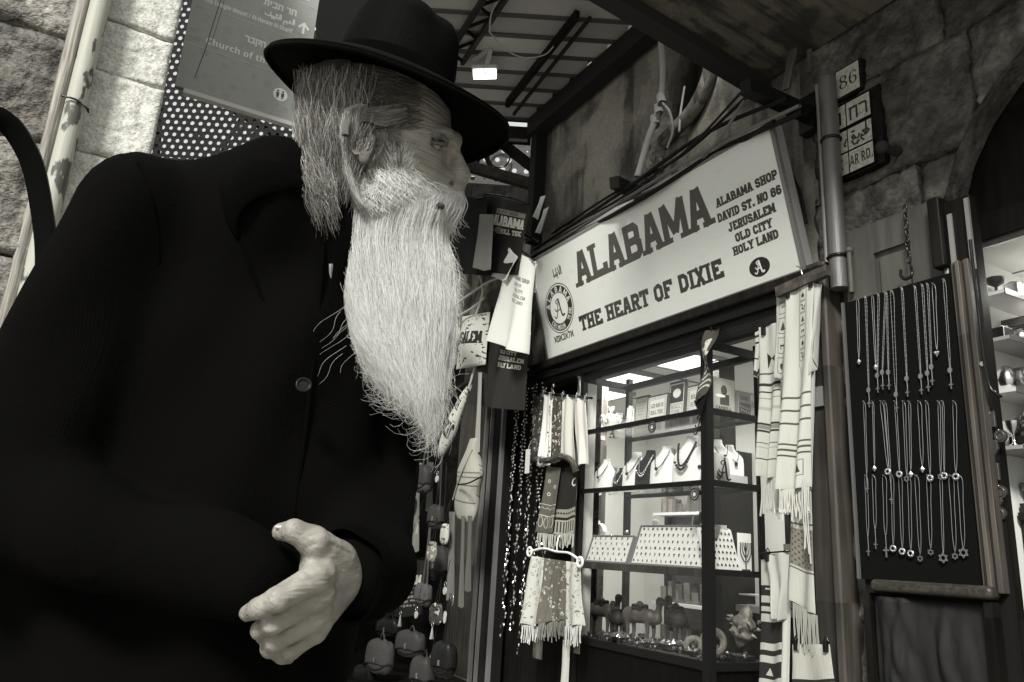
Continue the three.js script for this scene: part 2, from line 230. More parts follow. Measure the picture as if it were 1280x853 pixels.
{ // left wall: weathered rough courses and a paler dressed pilaster, both facing +x
  const rough = new THREE.MeshStandardMaterial({ color: grey(.8, .01), roughness: .95, map: T.stone.clone(), bumpMap: T.stoneB.clone(), bumpScale: .05 });
  const sooty = rough.clone(); sooty.color = grey(.45, .02);
  const mids = rough.clone(); mids.color = grey(.68, .015);
  const pale = new THREE.MeshStandardMaterial({ color: grey(2.35, .005), roughness: .9, map: T.stone.clone(), bumpMap: T.stoneB.clone(), bumpScale: .02 });
  pale.color.setRGB(1, 1, .985); pale.map = tex(512, (u, v) => { const a = fbm(u * 8, v * 8, 5, 81, 8), b = fbm(u * 40, v * 40, 3, 85, 40), p = ss(.6, .75, fbm(u * 50, v * 50, 3, 88, 50)); const k = .82 + .2 * (a - .5) + .22 * (b - .5) - .12 * p; return [k, k, k * .97]; });
  const wall = thing('stone_wall', 'rough weathered stone wall with large eroded blocks beside the pale pilaster', 'wall');
  part('core', box(-5.4, -3.8, 0, 5.4, 3.26, 6.5), mat(.2, .95), wall);
  const ys = [0, .55, 1.1, 1.64, 2.2, 2.73, 3.26, 3.8, 4.35, 4.9, 5.4];
  for (let r = 0; r < ys.length - 1; r++) {
    let z = 3.215; const cuts = [[.72, .9], [.95, .66], [.6, .85], [.85, .75], [.48, .8]][r % 5]; let k = 0;
    while (z < 6) {
      const w = cuts[k++ % 2], h = ys[r + 1] - ys[r], g = stoneBlock(w, h, .12, r * 13 + k, .03, 22, 16, .009);
      g.rotateY(Math.PI / 2).translate(-3.7, ys[r], z + w);
      part('stone', triUV(g, 1.7), [rough, mids, rough, sooty, mids][(r * 7 + k * 3) % 5], wall); z += w;
    }
  }
  const pil = thing('stone_pilaster', 'pale dressed stone pilaster between downpipe and hanging direction board', 'pilaster');
  part('core', box(-5.4, -3.85, 0, 5.4, 2.885, 3.255), mat(.3, .95), pil);
  const py = [0, .4, .82, 1.2, 1.6, 2.02, 2.4, 2.79, 3.215, 3.49, 3.9, 4.3, 4.75, 5.4];
  for (let r = 0; r < py.length - 1; r++) { const g = stoneBlock(.385, py[r + 1] - py[r], .06, 400 + r, .011, 20, 18, .003); g.rotateY(Math.PI / 2).translate(-3.79, py[r], 3.255); part('stone', triUV(g, 2.3), pale, pil); }
  const dp = thing('downpipe', 'thin pale downpipe with flaking paint in corner of rough stone wall', 'pipe');
  const pm = mat([.6, .6, .57], .6, { map: tex(512, (u, v) => { const f = ss(.6, .64, fbm(u * 6, v * 55, 5, 91)); const k = lerp(.86, .4, f); return [k, k, k * .96]; }), bumpMap: T.fine, bumpScale: .001 });
  part('pipe', new THREE.CylinderGeometry(.043, .043, 5, 20, 1).translate(-3.7, 2.5, 3.212), pm, dp);
  const mastic = part('mortar_fillet', tube([V3(-3.71, .3, 3.275), V3(-3.7, 1.4, 3.28), V3(-3.715, 2.3, 3.272), V3(-3.7, 3.1, 3.28), V3(-3.71, 4.6, 3.276)], .03, 40, 8), mat([1, .99, .96], .9, { map: T.stone, bumpMap: T.stoneB, bumpScale: .01 }), dp);
  for (const y of [2.96, 1.4]) part('wire_tie', [tube([V3(-3.66, y, 3.27), V3(-3.648, y - .005, 3.21), V3(-3.68, y - .02, 3.155)], .005, 12), tube([V3(-3.655, y, 3.2), V3(-3.64, y - .03, 3.17), V3(-3.65, y - .05, 3.15)], .004, 8)], M.darkMetal, dp);
}
const wallMap = T.plaster;
{ // upper plastered wall over the shop, with an arched recess
  const w = thing('plaster_wall', 'stained peeling plaster wall with arched dark recess above white shop sign', 'wall');
  const hole = []; const c = V3(-3.2, 3.98, 0); for (let k = 0; k < 20; k++) { const a = k / 20 * Math.PI * 2; hole.push([c.x + Math.cos(a) * .185 + .05 * Math.sin(a), c.y + Math.sin(a) * (Math.sin(a) > 0 ? .55 : .28)]); }
  const pm = mat([1, .99, .95], .95, { map: wallMap, bumpMap: wallMap, bumpScale: .012 });
  part('plaster', triUV(extrude([[-5.0, 2.5], [-2.3, 2.5], [-2.3, 5.6], [-5.0, 5.6]], .3, 0, [hole]).translate(0, 0, -.32), .42), pm, w);
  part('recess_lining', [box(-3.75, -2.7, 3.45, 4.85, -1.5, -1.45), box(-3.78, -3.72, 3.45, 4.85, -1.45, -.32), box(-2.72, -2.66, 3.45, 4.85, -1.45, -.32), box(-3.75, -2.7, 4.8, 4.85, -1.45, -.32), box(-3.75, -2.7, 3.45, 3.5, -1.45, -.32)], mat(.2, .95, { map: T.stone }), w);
  part('plaster_rib', triUV(tube([onZ(884, 60, .03), onZ(888, 85, .03), onZ(880, 112, .03), onZ(866, 138, .03), onZ(848, 158, .03), onZ(828, 178, .02)], .045, 24, 8), 1), mat([.95, .94, .9], .95, { map: wallMap, bumpMap: T.stoneB, bumpScale: .01 }), w);
  part('plaster_patch', triUV(surf(10, 10, (u, v) => { const a = u * 6.283, r = v * (.16 + .05 * Math.sin(a * 3) + .03 * Math.sin(a * 5 + 1)); return V3(-3.52 + r * Math.cos(a), 3.75 + r * 1.3 * Math.sin(a), .012 * (1 - v) - .015); }), 1), mat([1, 1, .96], .95, { map: T.stone, bumpMap: T.stoneB, bumpScale: .014 }), w);
  part('loose_plaster', Array.from({ length: 14 }, (_, k) => triUV(new THREE.DodecahedronGeometry(rr(.012, .035), 0).scale(1, 1, .5).translate(-3.5 + rr(-.12, .16), 3.6 + rr(-.1, .2), 0))), pm, w);
  // dark neighbouring front to the left
  const n = thing('dark_shop_front', 'dark recessed shop front behind hanging bags and shirts', 'shop front');
  part('wall', box(-9.5, -5.0, 0, 4.4, -.75, -.55), mat(.3, .9, { map: T.wood, bumpMap: T.wood, bumpScale: .003 }), n);
  part('return_wall', box(-5.14, -5.0, 2.55, 4.62, -.55, -.02), mat([1, .99, .95], .95, { map: wallMap }), n);
}
{ // right stone wall with the arch of the next shop
  const cx = -.9, cy = 2.45, r = .795;
  const wall = thing('arched_stone_wall', 'sooty rough stone wall with arch beside rusty street name tiles', 'wall');
  const sm = [.34, .4, .28].map(v => mat(v, .95, { map: T.stone, bumpMap: T.stoneB, bumpScale: .055 }));
  part('core', triUV(extrude([[-2.3, 0], [-1.72, 0], [-1.72, 2.45], ...Array.from({ length: 17 }, (_, k) => [cx - .82 * Math.cos(k / 16 * Math.PI), cy + .82 * Math.sin(k / 16 * Math.PI)]), [-.08, 0], [3, 0], [3, 4.2], [-2.3, 4.2]], .06).translate(0, 0, -.135)), mat(.1, .95), wall);
  part('arch_soffit', triUV(surf(28, 1, (u, v) => { const t = u * 2 + 0; let x, y; if (u < .25) { x = cx - r; y = lerp(0, cy, u / .25); } else if (u > .75) { x = cx + r; y = lerp(cy, 0, (u - .75) / .25); } else { const a = Math.PI * (1 - (u - .25) / .5); x = cx + r * Math.cos(a); y = cy + r * Math.sin(a); } return V3(x, y, lerp(.0, -.14, v)); })), sm[2], wall);
  const warp = p => p; let y = .0, row = 0;
  while (y < 3.7) {
    const h = [.5, .43, .52, .46][row % 4]; let x = -2.32, k = 0;
    while (x < 1.2) {
      const w = [.54, .7, .62, .8, .48][(row * 3 + k++) % 5], x0 = x, y0 = y; x += w;
      const ins = (X, Y) => Y > cy ? Math.hypot(X - cx, Y - cy) < r : Math.abs(X - cx) < r;
      const cs = [[x0, y0], [x0 + w, y0], [x0, y0 + h], [x0 + w, y0 + h], [x0 + w / 2, y0 + h]].filter(q => !ins(...q)).length; if (!cs) continue;
      const g = stoneBlock(w, h, .1, 700 + row * 17 + k, .04, 20, 16, .0015, (p) => { const X = p.x + x0, Y = p.y + y0; if (ins(X, Y)) { if (Y > cy) { const d = Math.hypot(X - cx, Y - cy) || 1; p.x = cx + (X - cx) / d * r - x0; p.y = cy + (Y - cy) / d * r - y0; } else p.x = cx + Math.sign(X - cx) * r - x0; } return p; }, .25);
      const gg = g.index, gp = g.attributes.position, keep = [], on = i => { const X = gp.getX(i) + x0, Y = gp.getY(i) + y0; return Y > cy ? Math.hypot(X - cx, Y - cy) < r + 1e-4 : Math.abs(X - cx) < r + 1e-4; }; for (let i = 0; i < gg.count; i += 3) { const q = [0, 1, 2].map(k => gg.getX(i + k)); if (!q.every(on)) keep.push(...q); } if (!keep.length) continue; g.setIndex(keep);
      part('stone', triUV(g.translate(x0, y0, -.01)), sm[(row + k * 2) % 3], wall);
    }
    y += h; row++;
  }
  const nail = thing('wall_spike', 'short rusty iron spike stuck in sooty stone wall', 'spike'); part('spike', [rod(onZ(1122, 190, -.01), onZ(1104, 184, .1), .022, .016), ball(.03, ...onZ(1103, 184, .11).toArray(), 5)], mat(.04, .8, { bumpMap: T.stoneB, bumpScale: .01 }), nail);
  // overhead slab that shades this corner
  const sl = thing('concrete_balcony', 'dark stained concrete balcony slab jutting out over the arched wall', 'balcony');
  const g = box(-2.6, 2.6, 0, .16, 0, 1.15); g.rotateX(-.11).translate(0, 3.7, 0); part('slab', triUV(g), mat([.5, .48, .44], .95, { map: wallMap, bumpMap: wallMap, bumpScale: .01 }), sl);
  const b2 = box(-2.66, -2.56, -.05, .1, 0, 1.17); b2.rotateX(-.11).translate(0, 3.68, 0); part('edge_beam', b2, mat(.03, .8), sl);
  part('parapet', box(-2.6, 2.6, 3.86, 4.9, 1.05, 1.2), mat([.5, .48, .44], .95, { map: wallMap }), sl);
  const pl = mat(.5, .85, { map: T.wood, bumpMap: T.wood, bumpScale: .004 });
  [[1000, 12, 983, 112, .08, 12], [978, 30, 974, 66, .05, 10], [1012, 62, 1012, 92, .05, 6]].forEach(([a, b, c, d, z, w], k) => { solo('broken_plank', [bar(onZ(a, b, z), onZ(c, d, z), .045 - k * .012, .014, V3(0, 0, 1))], pl, ['long pale splintered plank hanging by the sign end', 'short broken plank stub under the concrete slab', 'thin splintered wood strip under the concrete slab'][k], 'plank'); });
}
{ // canopy of ribbed sheets, ribs run along RH
  const can = thing('metal_canopy', 'ribbed metal canopy with dark battens roofing the lane', 'canopy');
  const shm = [.5, .6, .42].map(v => mat(v, .6, { bumpMap: T.scuff, bumpScale: .004 })), bm = mat(.03, .6), td0 = mat(.09, .7);
  const P = (d, s, y) => V3(CAM.x, y, CAM.z).addScaledVector(FH, d).addScaledVector(RH, s), sEnd = d => (2.9 - .479 * d) / .878 - .03;
  let k = 0; for (let d = 5.84; d > 3.3; d -= .2175, k++) {
    const e = Math.min(sEnd(d), 1.35); part('roof_sheet', bar(P(d - .11, -1.0, 4.74 + .004 * (k % 3)), P(d - .11, e, 4.74), .012, .2, FH), shm[(k * 7) % 3], can).rotation.set(0, 0, 0);
    part('batten', bar(P(d, -1.0, 4.728), P(d, e, 4.728), .034, .016), td0, can);
  }
  part('roof_deck', triUV(surf(1, 1, (u, v) => P(lerp(3.2, 5.95, v), lerp(-1.0, u ? Math.min(sEnd(lerp(3.2, 5.95, v)), 1.35) : 0, u), 4.79), .03)), bm, can);
  part('wall_beam', bar(V3(-5.05, 4.6, .07), V3(-3.3, 4.6, .07), .12, .16), mat(.025, .7), can);
  part('header_beam', bar(P(5.9, -1.0, 4.6), P(5.9, sEnd(5.9), 4.6), .1, .12), mat(.02, .7), can);
  part('header_trim', bar(P(5.86, -1.0, 4.53), P(5.86, sEnd(5.86) - .05, 4.53), .02, .02), mat(.2, .7), can);
  part('post', bar(V3(-5.0, 3.55, .03), V3(-5.0, 4.6, .03), .11, .09), mat(.018, .6), can);
  part('post_trim', bar(V3(-5.06, 3.65, .06), V3(-5.06, 4.52, .06), .014, .014), mat(.3, .6), can);
  const trussM = mat(.16, .75, { map: T.wood, bumpMap: T.wood, bumpScale: .004 }), td = mat(.07, .8, { map: T.wood, bumpMap: T.wood, bumpScale: .004 });
  part('truss_rail', bar(at(540, 195, 6.75), at(700, 241, 6.45), .075, .085), trussM, can);
  part('truss_brace', bar(at(618, 172, 6.7), at(700, 236, 6.4), .06, .085), td, can);
  part('truss_web', bar(at(570, 182, 6.8), at(586, 216, 6.75), .035, .04), bm, can); part('truss_web', bar(at(600, 178, 6.8), at(616, 216, 6.7), .035, .04), bm, can); part('truss_web', bar(at(612, 175, 6.8), at(596, 205, 6.75), .02, .02), bm, can);
  part('roof_strut', bar(at(722, 18, 5.2), at(634, 130, 6.2), .035, .07), td, can); part('roof_strut', bar(at(738, 22, 5.22), at(642, 143, 6.35), .02, .025), bm, can);
  for (const o of [-1, 1]) part('girder_chord', bar(at(630 + o * 14, -20, 4.9), at(566 + o * 12, 78, 5.9), .03, .05), o < 0 ? bm : trussM, can);
  for (let q = 0; q < 7; q++) { const t = q / 7, s = q % 2 ? 1 : -1; part('girder_lacing', bar(at(lerp(630, 566, t) + s * 13, lerp(-20, 78, t), lerp(4.88, 5.88, t)), at(lerp(630, 566, t + .14) - s * 13, lerp(-20, 78, t + .14), lerp(4.88, 5.88, t + .14)), .015, .02), td, can); }
  solo('roof_wire', [tube([at(612, 40, 5.3), at(632, 62, 5.4), at(655, 72, 5.45), at(682, 68, 5.45), at(692, 58, 5.4)], .005, 24), tube([at(612, 40, 5.3), at(614, 18, 5.2), at(628, -10, 5)], .006, 16)], M.cablePale, 'thin pale wire looping below the ribbed canopy', 'wire');
  // flood lamp under the canopy
  const lp = thing('flood_lamp', 'white flood lamp on a bracket under the ribbed canopy', 'lamp'); const c = at(606, 93, 5.75), a = V3().copy(RH), n = V3().copy(UP).multiplyScalar(-1).addScaledVector(RH, .1).addScaledVector(FH, -.02).normalize();
  const frame = new THREE.Matrix4().makeBasis(a.clone().sub(n.clone().multiplyScalar(a.dot(n))).normalize(), n.clone().cross(a).normalize().cross(n).normalize().cross(n), n); // columns used for placement only
  const ex = a.clone().addScaledVector(n, -a.dot(n)).normalize(), ey = n.clone().cross(ex), mx = new THREE.Matrix4().makeBasis(ex, ey, n).setPosition(c);
  part('housing', new RoundedBoxGeometry(.19, .12, .04, 2, .012).translate(0, 0, -.03).applyMatrix4(mx), mat(.6, .4), lp);
  part('glowing_face', new THREE.BoxGeometry(.17, .1, .008).translate(0, 0, .002).applyMatrix4(mx), new THREE.MeshStandardMaterial({ color: 0xffffff, emissive: new THREE.Color(1, 1, .95), emissiveIntensity: 1.6 }), lp);
  part('bracket', [bar(at(613, 62, 5.72), at(606, 92, 5.72), .035, .012), bar(at(613, 60, 5.72), at(592, 76, 5.8), .03, .02)], mat(.55, .45), lp);
  const L = new THREE.RectAreaLight(new THREE.Color(1, 1, .95), 6, .17, .1); L.name = 'flood_lamp_light'; L.position.copy(c).addScaledVector(n, .02); L.lookAt(c.clone().addScaledVector(n, 2)); scene.add(L);
}
// perforated screens: one cell = square ring round an eight-sided hole
function perforated(W, H, px, py, rad, th) {
  const pos = [], idx = [], nx = Math.round(W / px), ny = Math.round(H / py);
  for (let j = 0; j < ny; j++) for (let i = 0; i < nx; i++) {
    const cx = (i + (j % 2 ? .5 : 0)) * px - W / 2, cy = (j + .5) * py - H / 2, b = pos.length / 3, skip = h2(i, j, 77) < .05, rd = skip ? rad * .35 : rad * (.9 + .2 * h2(i, j, 78));
    for (const z of [0, -th]) for (let k = 0; k < 8; k++) { const a = (k + .5) / 8 * Math.PI * 2, c = Math.cos(a), s = Math.sin(a), m = Math.max(Math.abs(c), Math.abs(s)); pos.push(cx + c / m * px / 2, cy + s / m * py / 2, z, cx + c * rd, cy + s * rd, z); }
    for (let k = 0; k < 8; k++) { const n = (k + 1) % 8, o0 = b + k * 2, o1 = b + n * 2, i0 = o0 + 1, i1 = o1 + 1; idx.push(o0, o1, i1, o0, i1, i0, o0 + 16, i1 + 16, o1 + 16, o0 + 16, i0 + 16, i1 + 16, i0, i1, i1 + 16, i0, i1 + 16, i0 + 16); }
  }
  // the outer corners of the eight-sided ring are filled by a diamond at each corner
  for (let j = 0; j < ny; j++) for (let i = 0; i < nx; i++) for (const [sx, sy] of [[1, 1], [-1, 1], [1, -1], [-1, -1]]) { const cx = (i + (j % 2 ? .5 : 0)) * px - W / 2, cy = (j + .5) * py - H / 2, b = pos.length / 3, q = Math.tan(Math.PI / 8); pos.push(cx + sx * px / 2, cy + sy * py / 2, -th / 2, cx + sx * px / 2, cy + sy * py / 2 * q, -th / 2, cx + sx * px / 2 * q, cy + sy * py / 2, -th / 2); idx.push(b, b + 1, b + 2); }
  const g = new THREE.BufferGeometry(); g.setAttribute('position', new THREE.Float32BufferAttribute(pos, 3)); g.setIndex(idx); const q = g.toNonIndexed(); q.computeVertexNormals(); return triUV(q);
}
{
  const pm = mat(.02, .7), facing = (c, lean) => { const n = V3().copy(FH).multiplyScalar(-Math.cos(lean)).addScaledVector(UP, -Math.sin(lean)).normalize(), ex = RH.clone(), ey = n.clone().cross(ex).normalize(); return new THREE.Matrix4().makeBasis(ex, ey, n).setPosition(c); };
  const s1 = thing('perforated_screen', 'black perforated metal screen with rows of light holes behind direction board', 'screen');
  const m1 = facing(at(262, 70, 7), .1); part('added_sky_blocker', bar(at(450, -110, 7), at(450, 300, 7), .02, .8, RH), M.black, s1); part('perforated_sheet', perforated(1.98, 2.9, .0735, .0585, .0185, .004).applyMatrix4(m1), pm, s1);  // solid black panel is added beside the sheet to hide bright sky
  part('frame_bar', [bar(at(312, 128, 6.95), at(262, 215, 6.9), .02, .02)], mat(.1, .6), s1); part('frame_bar', [bar(at(290, 150, 6.95), at(345, 185, 6.9), .02, .03)], mat(.2, .6), s1); part('frame_bar', [bar(at(280, 130, 6.95), at(380, 190, 6.9), .05, .06)], pm, s1);
  part('edge_post', bar(at(215, -60, 7), at(190, 260, 7), .05, .05), pm, s1); 
  const s2 = thing('perforated_screen', 'small grey perforated sheet with light holes beyond the timber truss', 'screen');
  const m2 = facing(at(632, 200, 7.3), .25); part('perforated_sheet', perforated(1.5, .48, .112, .095, .025, .004).applyMatrix4(m2), mat(.1, .6), s2);
  part('ring', new THREE.TorusGeometry(.1, .008, 6, 20).applyMatrix4(m2).translate(...RH.clone().multiplyScalar(-.06).toArray()).translate(...FH.clone().multiplyScalar(-.05).toArray()), M.darkMetal, s2);
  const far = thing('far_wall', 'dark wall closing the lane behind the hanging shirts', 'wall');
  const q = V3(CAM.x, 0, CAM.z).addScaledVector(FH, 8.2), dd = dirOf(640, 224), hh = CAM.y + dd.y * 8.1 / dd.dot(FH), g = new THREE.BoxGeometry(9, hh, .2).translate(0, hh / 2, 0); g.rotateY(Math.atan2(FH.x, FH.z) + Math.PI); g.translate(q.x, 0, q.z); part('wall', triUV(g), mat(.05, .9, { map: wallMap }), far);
}
{ // direction board hung across the lane
  const b = thing('direction_board', 'grey hanging direction board with white lettering and arrows', 'sign board');
  const z0 = 2.055, z1 = 2.815, y0 = 3.715, y1 = 4.95, x = -4.6, W = 768, H = Math.round(W * (y1 - y0) / (z1 - z0));
  const t = canvasTex(W, H, (g) => {
    g.fillStyle = '#a2a49e'; g.fillRect(0, 0, W, H); const r = rng(3);
    for (let k = 0; k < 900; k++) { g.fillStyle = `rgba(${r() < .5 ? '60,60,58' : '190,190,185'},${r() * .06})`; const s = 4 + r() * 50; g.fillRect(r() * W, r() * H, s, s * (.2 + r())); }
    for (let k = 0; k < 260; k++) { g.fillStyle = `rgba(225,225,220,${.2 + r() * .4})`; g.fillRect(r() * W, r() * H, 1 + r() * 2, 1 + r() * 2); }
    const line = y => { g.fillStyle = '#c9cbc6'; g.fillRect(0, y, W, 4); g.fillStyle = '#55564f'; g.fillRect(0, y + 4, W, 2); };
    const px = (fx, fy) => [fx * W, H - fy * W]; // fy in board widths above the bottom
    for (const f of [.41, .79, 1.17]) line(H - f * W);
    g.fillStyle = '#e4e6e1'; g.font = 'bold 62px sans-serif'; g.fillText('Church of the Holy', 118, H - .46 * W + 0); g.fillText('Sepulchre', 700, H - .46 * W);
    hebrew(g, 'כנסיית הקבר', W * .86, H - .61 * W, 34, 10, '#e4e6e1'); arabic(g, 'qiyama', W * .84, H - .53 * W, 34, 9, '#e4e6e1');
    g.font = 'bold 46px sans-serif'; g.fillText('The Temple Mount / Al-Haram Al-Sharif', 66, H - .835 * W, 560);
    hebrew(g, 'הר הבית', W * .82, H - 1.02 * W, 36, 10, '#e4e6e1'); const xx = arabic(g, 'haram', W * .82, H - .925 * W, 34, 9, '#e4e6e1'); arabic(g, 'sharif', xx - 14, H - .925 * W, 34, 9, '#e4e6e1');
    g.font = 'bold 46px sans-serif'; g.fillText('Western Wall', W * .5, H - 1.215 * W, 260); hebrew(g, 'הכותל', W * .82, H - 1.36 * W, 34, 10, '#e4e6e1');
    for (const f of [.93, 1.28]) { const ax = W * .905, ay = H - f * W; g.strokeStyle = '#e8eae5'; g.lineWidth = 16; g.lineJoin = 'miter'; g.lineCap = 'butt'; g.beginPath(); g.moveTo(ax, ay + 46); g.lineTo(ax, ay - 28); g.stroke(); g.beginPath(); g.moveTo(ax - 34, ay + 4); g.lineTo(ax, ay - 34); g.lineTo(ax + 34, ay + 4); g.stroke(); }
    g.fillStyle = '#eceee9'; g.beginPath(); g.arc(W * .8, H - .22 * W, 46, 0, 7); g.fill(); g.fillStyle = '#4a4a46'; for (const o of [-17, 15]) { g.beginPath(); g.arc(W * .8 + o, H - .22 * W - 24, 7, 0, 7); g.fill(); g.fillRect(W * .8 + o - 9, H - .22 * W - 14, 18, 30); g.fillRect(W * .8 + o - 6, H - .22 * W + 14, 5, 16); g.fillRect(W * .8 + o + 1, H - .22 * W + 14, 5, 16); }
    g.strokeStyle = '#2c2a26'; g.lineWidth = 5; g.beginPath(); g.moveTo(170, H - 1.3 * W); g.lineTo(160, H - .9 * W); g.lineTo(140, H - .62 * W); g.lineTo(126, H - .38 * W); g.lineTo(112, H - .26 * W); g.lineTo(100, H - .12 * W); g.stroke(); g.lineWidth = 3; g.beginPath(); g.moveTo(190, H - 1.2 * W); g.lineTo(176, H - .8 * W); g.lineTo(158, H - .52 * W); g.stroke();
  });
  const face = new THREE.PlaneGeometry(z1 - z0, y1 - y0).rotateY(Math.PI / 2).translate(x + .003, (y0 + y1) / 2, (z0 + z1) / 2);
  part('printed_face', face, new THREE.MeshStandardMaterial({ map: t, roughness: .45, color: grey(.95) }), b);
  part('board', box(x - .03, x, y0, y1, z0, z1), mat(.2, .5), b);
  part('bottom_rail', box(x - .035, x + .012, y0 - .03, y0 - .002, z0 - .01, z1 - .05), mat(.62, .45), b);
  for (const z of [2.2, 2.68]) part('hanging_rod', rod(V3(x - .015, y1, z), V3(x - .015, 5.3, z), .012), M.darkMetal, b);
  solo('lane_crossbeam', box(-4.68, -4.55, 5.3, 5.42, -.02, 3.2), M.darkMetal, 'steel crossbeam carrying the hanging direction board', 'beam');
}
{ // the white shop sign, leaning forward
  const sg = thing('shop_sign', 'large white shop sign with dark slab lettering and round crests', 'sign');
  const W = 2048, H = 672;
  const t = canvasTex(W, H, (g) => {
    g.fillStyle = '#e9ebe5'; g.fillRect(0, 0, W, H); const r = rng(9);
    for (let k = 0; k < 700; k++) { g.fillStyle = `rgba(${r() < .6 ? '120,118,110' : '255,255,250'},${r() * .03})`; const s = 3 + r() * 70; g.fillRect(r() * W, r() * H, s, s * (.1 + r() * .5)); }
    for (let k = 0; k < 200; k++) { g.fillStyle = `rgba(70,66,58,${r() * .18})`; g.fillRect(r() * W, r() * H, 1 + r() * 3, 1 + r() * 3); }
    const fit = (s, u0, u1, v0, v1, tk, col, sp = .1) => { const w0 = slabW(s, 100, sp), wid = (u1 - u0) * W / w0 * 100; slab(g, s, u0 * W, v1 * H, (v1 - v0) * H, wid, tk, sp, col); };
    fit('ALABAMA', .224, .79, .148, .456, 44, '#4a4740', .06);
    fit('THE HEART OF DIXIE', .2, .79, .713, .853, 23, '#37342e', .1);
    fit('ALABAMA SHOP', .808, .99, .298, .362, 11, '#37342e', .12); fit('DAVID ST. NO 86', .803, .992, .405, .469, 11, '#37342e', .12); fit('JERUSALEM', .828, .966, .502, .566, 11, '#37342e', .12); fit('OLD CITY', .842, .95, .592, .654, 11, '#37342e', .12); fit('HOLY LAND', .828, .96, .676, .738, 11, '#37342e', .12);
    // oval emblem
    g.fillStyle = '#23211d'; g.beginPath(); g.ellipse(.891 * W, .876 * H, 60, 44, 0, 0, 7); g.fill(); swash(g, .891 * W - 30, .876 * H + 26, 54, 6, '#f2f2ec');
    // round crest
    const bx = .108 * W, by = .562 * H, ring = (rad, c) => { g.fillStyle = c; g.beginPath(); g.arc(bx, by, rad, 0, 7); g.fill(); };
    ring(160, '#37342e'); ring(154, '#e9ebe5'); ring(145, '#37342e'); ring(98, '#e9ebe5'); swash(g, bx - 62, by + 56, 112, 8, '#37342e');
    const arc = (s, a0, a1, rad, flip, h, wid, tk) => [...s].forEach((ch, i) => { const a = lerp(a0, a1, s.length > 1 ? i / (s.length - 1) : 0); g.save(); g.translate(bx + Math.cos(a) * rad, by + Math.sin(a) * rad); g.rotate(a + (flip ? -Math.PI / 2 : Math.PI / 2)); slab(g, ch, -wid / 2, h / 2, h, wid, tk, .1, '#e9ebe5'); g.restore(); });
    arc('ALABAMA', -2.85, -.3, 121, false, 36, 30, 7); arc('CRIMSON', 2.45, 1.35, 122, true, 30, 20, 5); arc('TIDE', .78, .28, 122, true, 30, 20, 5);
    arabic(g, 'alabama', .152 * W, .262 * H, 44, 8, '#26241f'); hebrew(g, 'אלאבאמא', .158 * W, .862 * H, 32, 8, '#26241f');
  });
  const x0 = -4.633, w = 2.289, b = V3(x0, 2.499, .06), vy = V3(0, .726, .19), nn = V3(0, -.19, .726).normalize(), Q = (u, v, o = 0) => V3(x0 + u * w, b.y + vy.y * v, b.z + vy.z * v).addScaledVector(nn, o);
  const f = surf(1, 1, (u, v) => Q(u, v, .003)); part('printed_face', f, new THREE.MeshPhysicalMaterial({ map: t, roughness: .38, clearcoat: .3, clearcoatRoughness: .35 }), sg);
  part('box', join([0].map(() => { const g = new THREE.BoxGeometry(w, .75, .08); g.applyMatrix4(new THREE.Matrix4().makeBasis(V3(1, 0, 0), vy.clone().normalize(), nn)); const c = Q(.5, .5, -.04); return g.translate(c.x, c.y, c.z); })), mat(.35, .6), sg);
  const trim = mat(.2, .5, { roughnessMap: T.scuff }); for (const [a, c] of [[[0, 0], [1, 0]], [[1, 0], [1, 1]], [[1, 1], [0, 1]], [[0, 1], [0, 0]]]) part('trim', bar(Q(...a, -.004), Q(...c, -.004), .02, .022, nn), trim, sg);
  // lintel and fascia under the sign
  const li = thing('shop_lintel', 'dark wooden lintel running under the white shop sign', 'lintel');
  part('beam', box(-4.85, -2.2, 2.37, 2.47, -.12, .07), M.frame, li); part('moulding', box(-4.85, -2.2, 2.43, 2.49, .07, .1, .012), mat(.06, .5, { map: T.wood }), li); part('lower_lip', box(-4.8, -2.22, 2.335, 2.37, -.1, .03), mat(.03, .5), li);
  // sign support arms with a cable bundle
  for (const [a, c, l] of [[[768, 228, .42], [800, 243, .05], 'dark bracket arm holding cables above sign middle'], [[932, 108, .5], [1008, 142, .05], 'thick dark bracket arm at the upper sign end']]) { const br = thing('cable_bracket', l, 'bracket'); part('arm', bar(onZ(...a), onZ(...c), .06, .07), mat(.012, .6), br); part('wall_plate', box(onZ(...c).x - .05, onZ(...c).x + .05, onZ(...c).y - .1, onZ(...c).y + .1, -.01, .05), M.darkMetal, br); }
  const runs = [[[690, 292, .1], [770, 240, .3], [850, 196, .3], [935, 120, .4]], [[668, 312, .1], [780, 238, .32], [880, 168, .3], [985, 122, .35]], [[672, 318, .1], [790, 244, .3], [880, 190, .3], [1000, 132, .3]], [[664, 322, .12], [800, 250, .28], [900, 188, .25], [1004, 140, .3]], [[690, 300, .08], [760, 262, .25], [860, 214, .22], [905, 165, .35], [935, 118, .4]], [[676, 316, .12], [790, 256, .26], [880, 205, .2], [968, 152, .3]], [[700, 284, .1], [740, 268, .2], [800, 232, .36], [860, 186, .35], [930, 112, .45]]];
  runs.forEach((p, k) => solo('electric_cable', [tube(p.map(q => onZ(...q)), [.009, .012, .011, .014, .008, .012, .007][k], 40, 6)], k === 2 || k === 4 ? mat(.16, .6) : M.cable, ['thin black cable looped highest above the white sign', 'thick black cable strung over the white sign', 'grey cable strung over the white sign', 'heaviest black cable along the sign top', 'thin grey cable sagging behind the bracket arm', 'black cable lying along the top trim of sign', 'thinnest black wire crossing between the bracket arms'][k], 'cable', 'cables above the shop sign'));
  const strip = thing('cable_tray', 'pale metal cable tray running behind cables above the sign', 'cable tray'); part('tray', bar(onZ(676, 318, .06), onZ(966, 158, .06), .05, .05), mat([.5, .5, .47], .5, { roughnessMap: T.scuff }), strip);
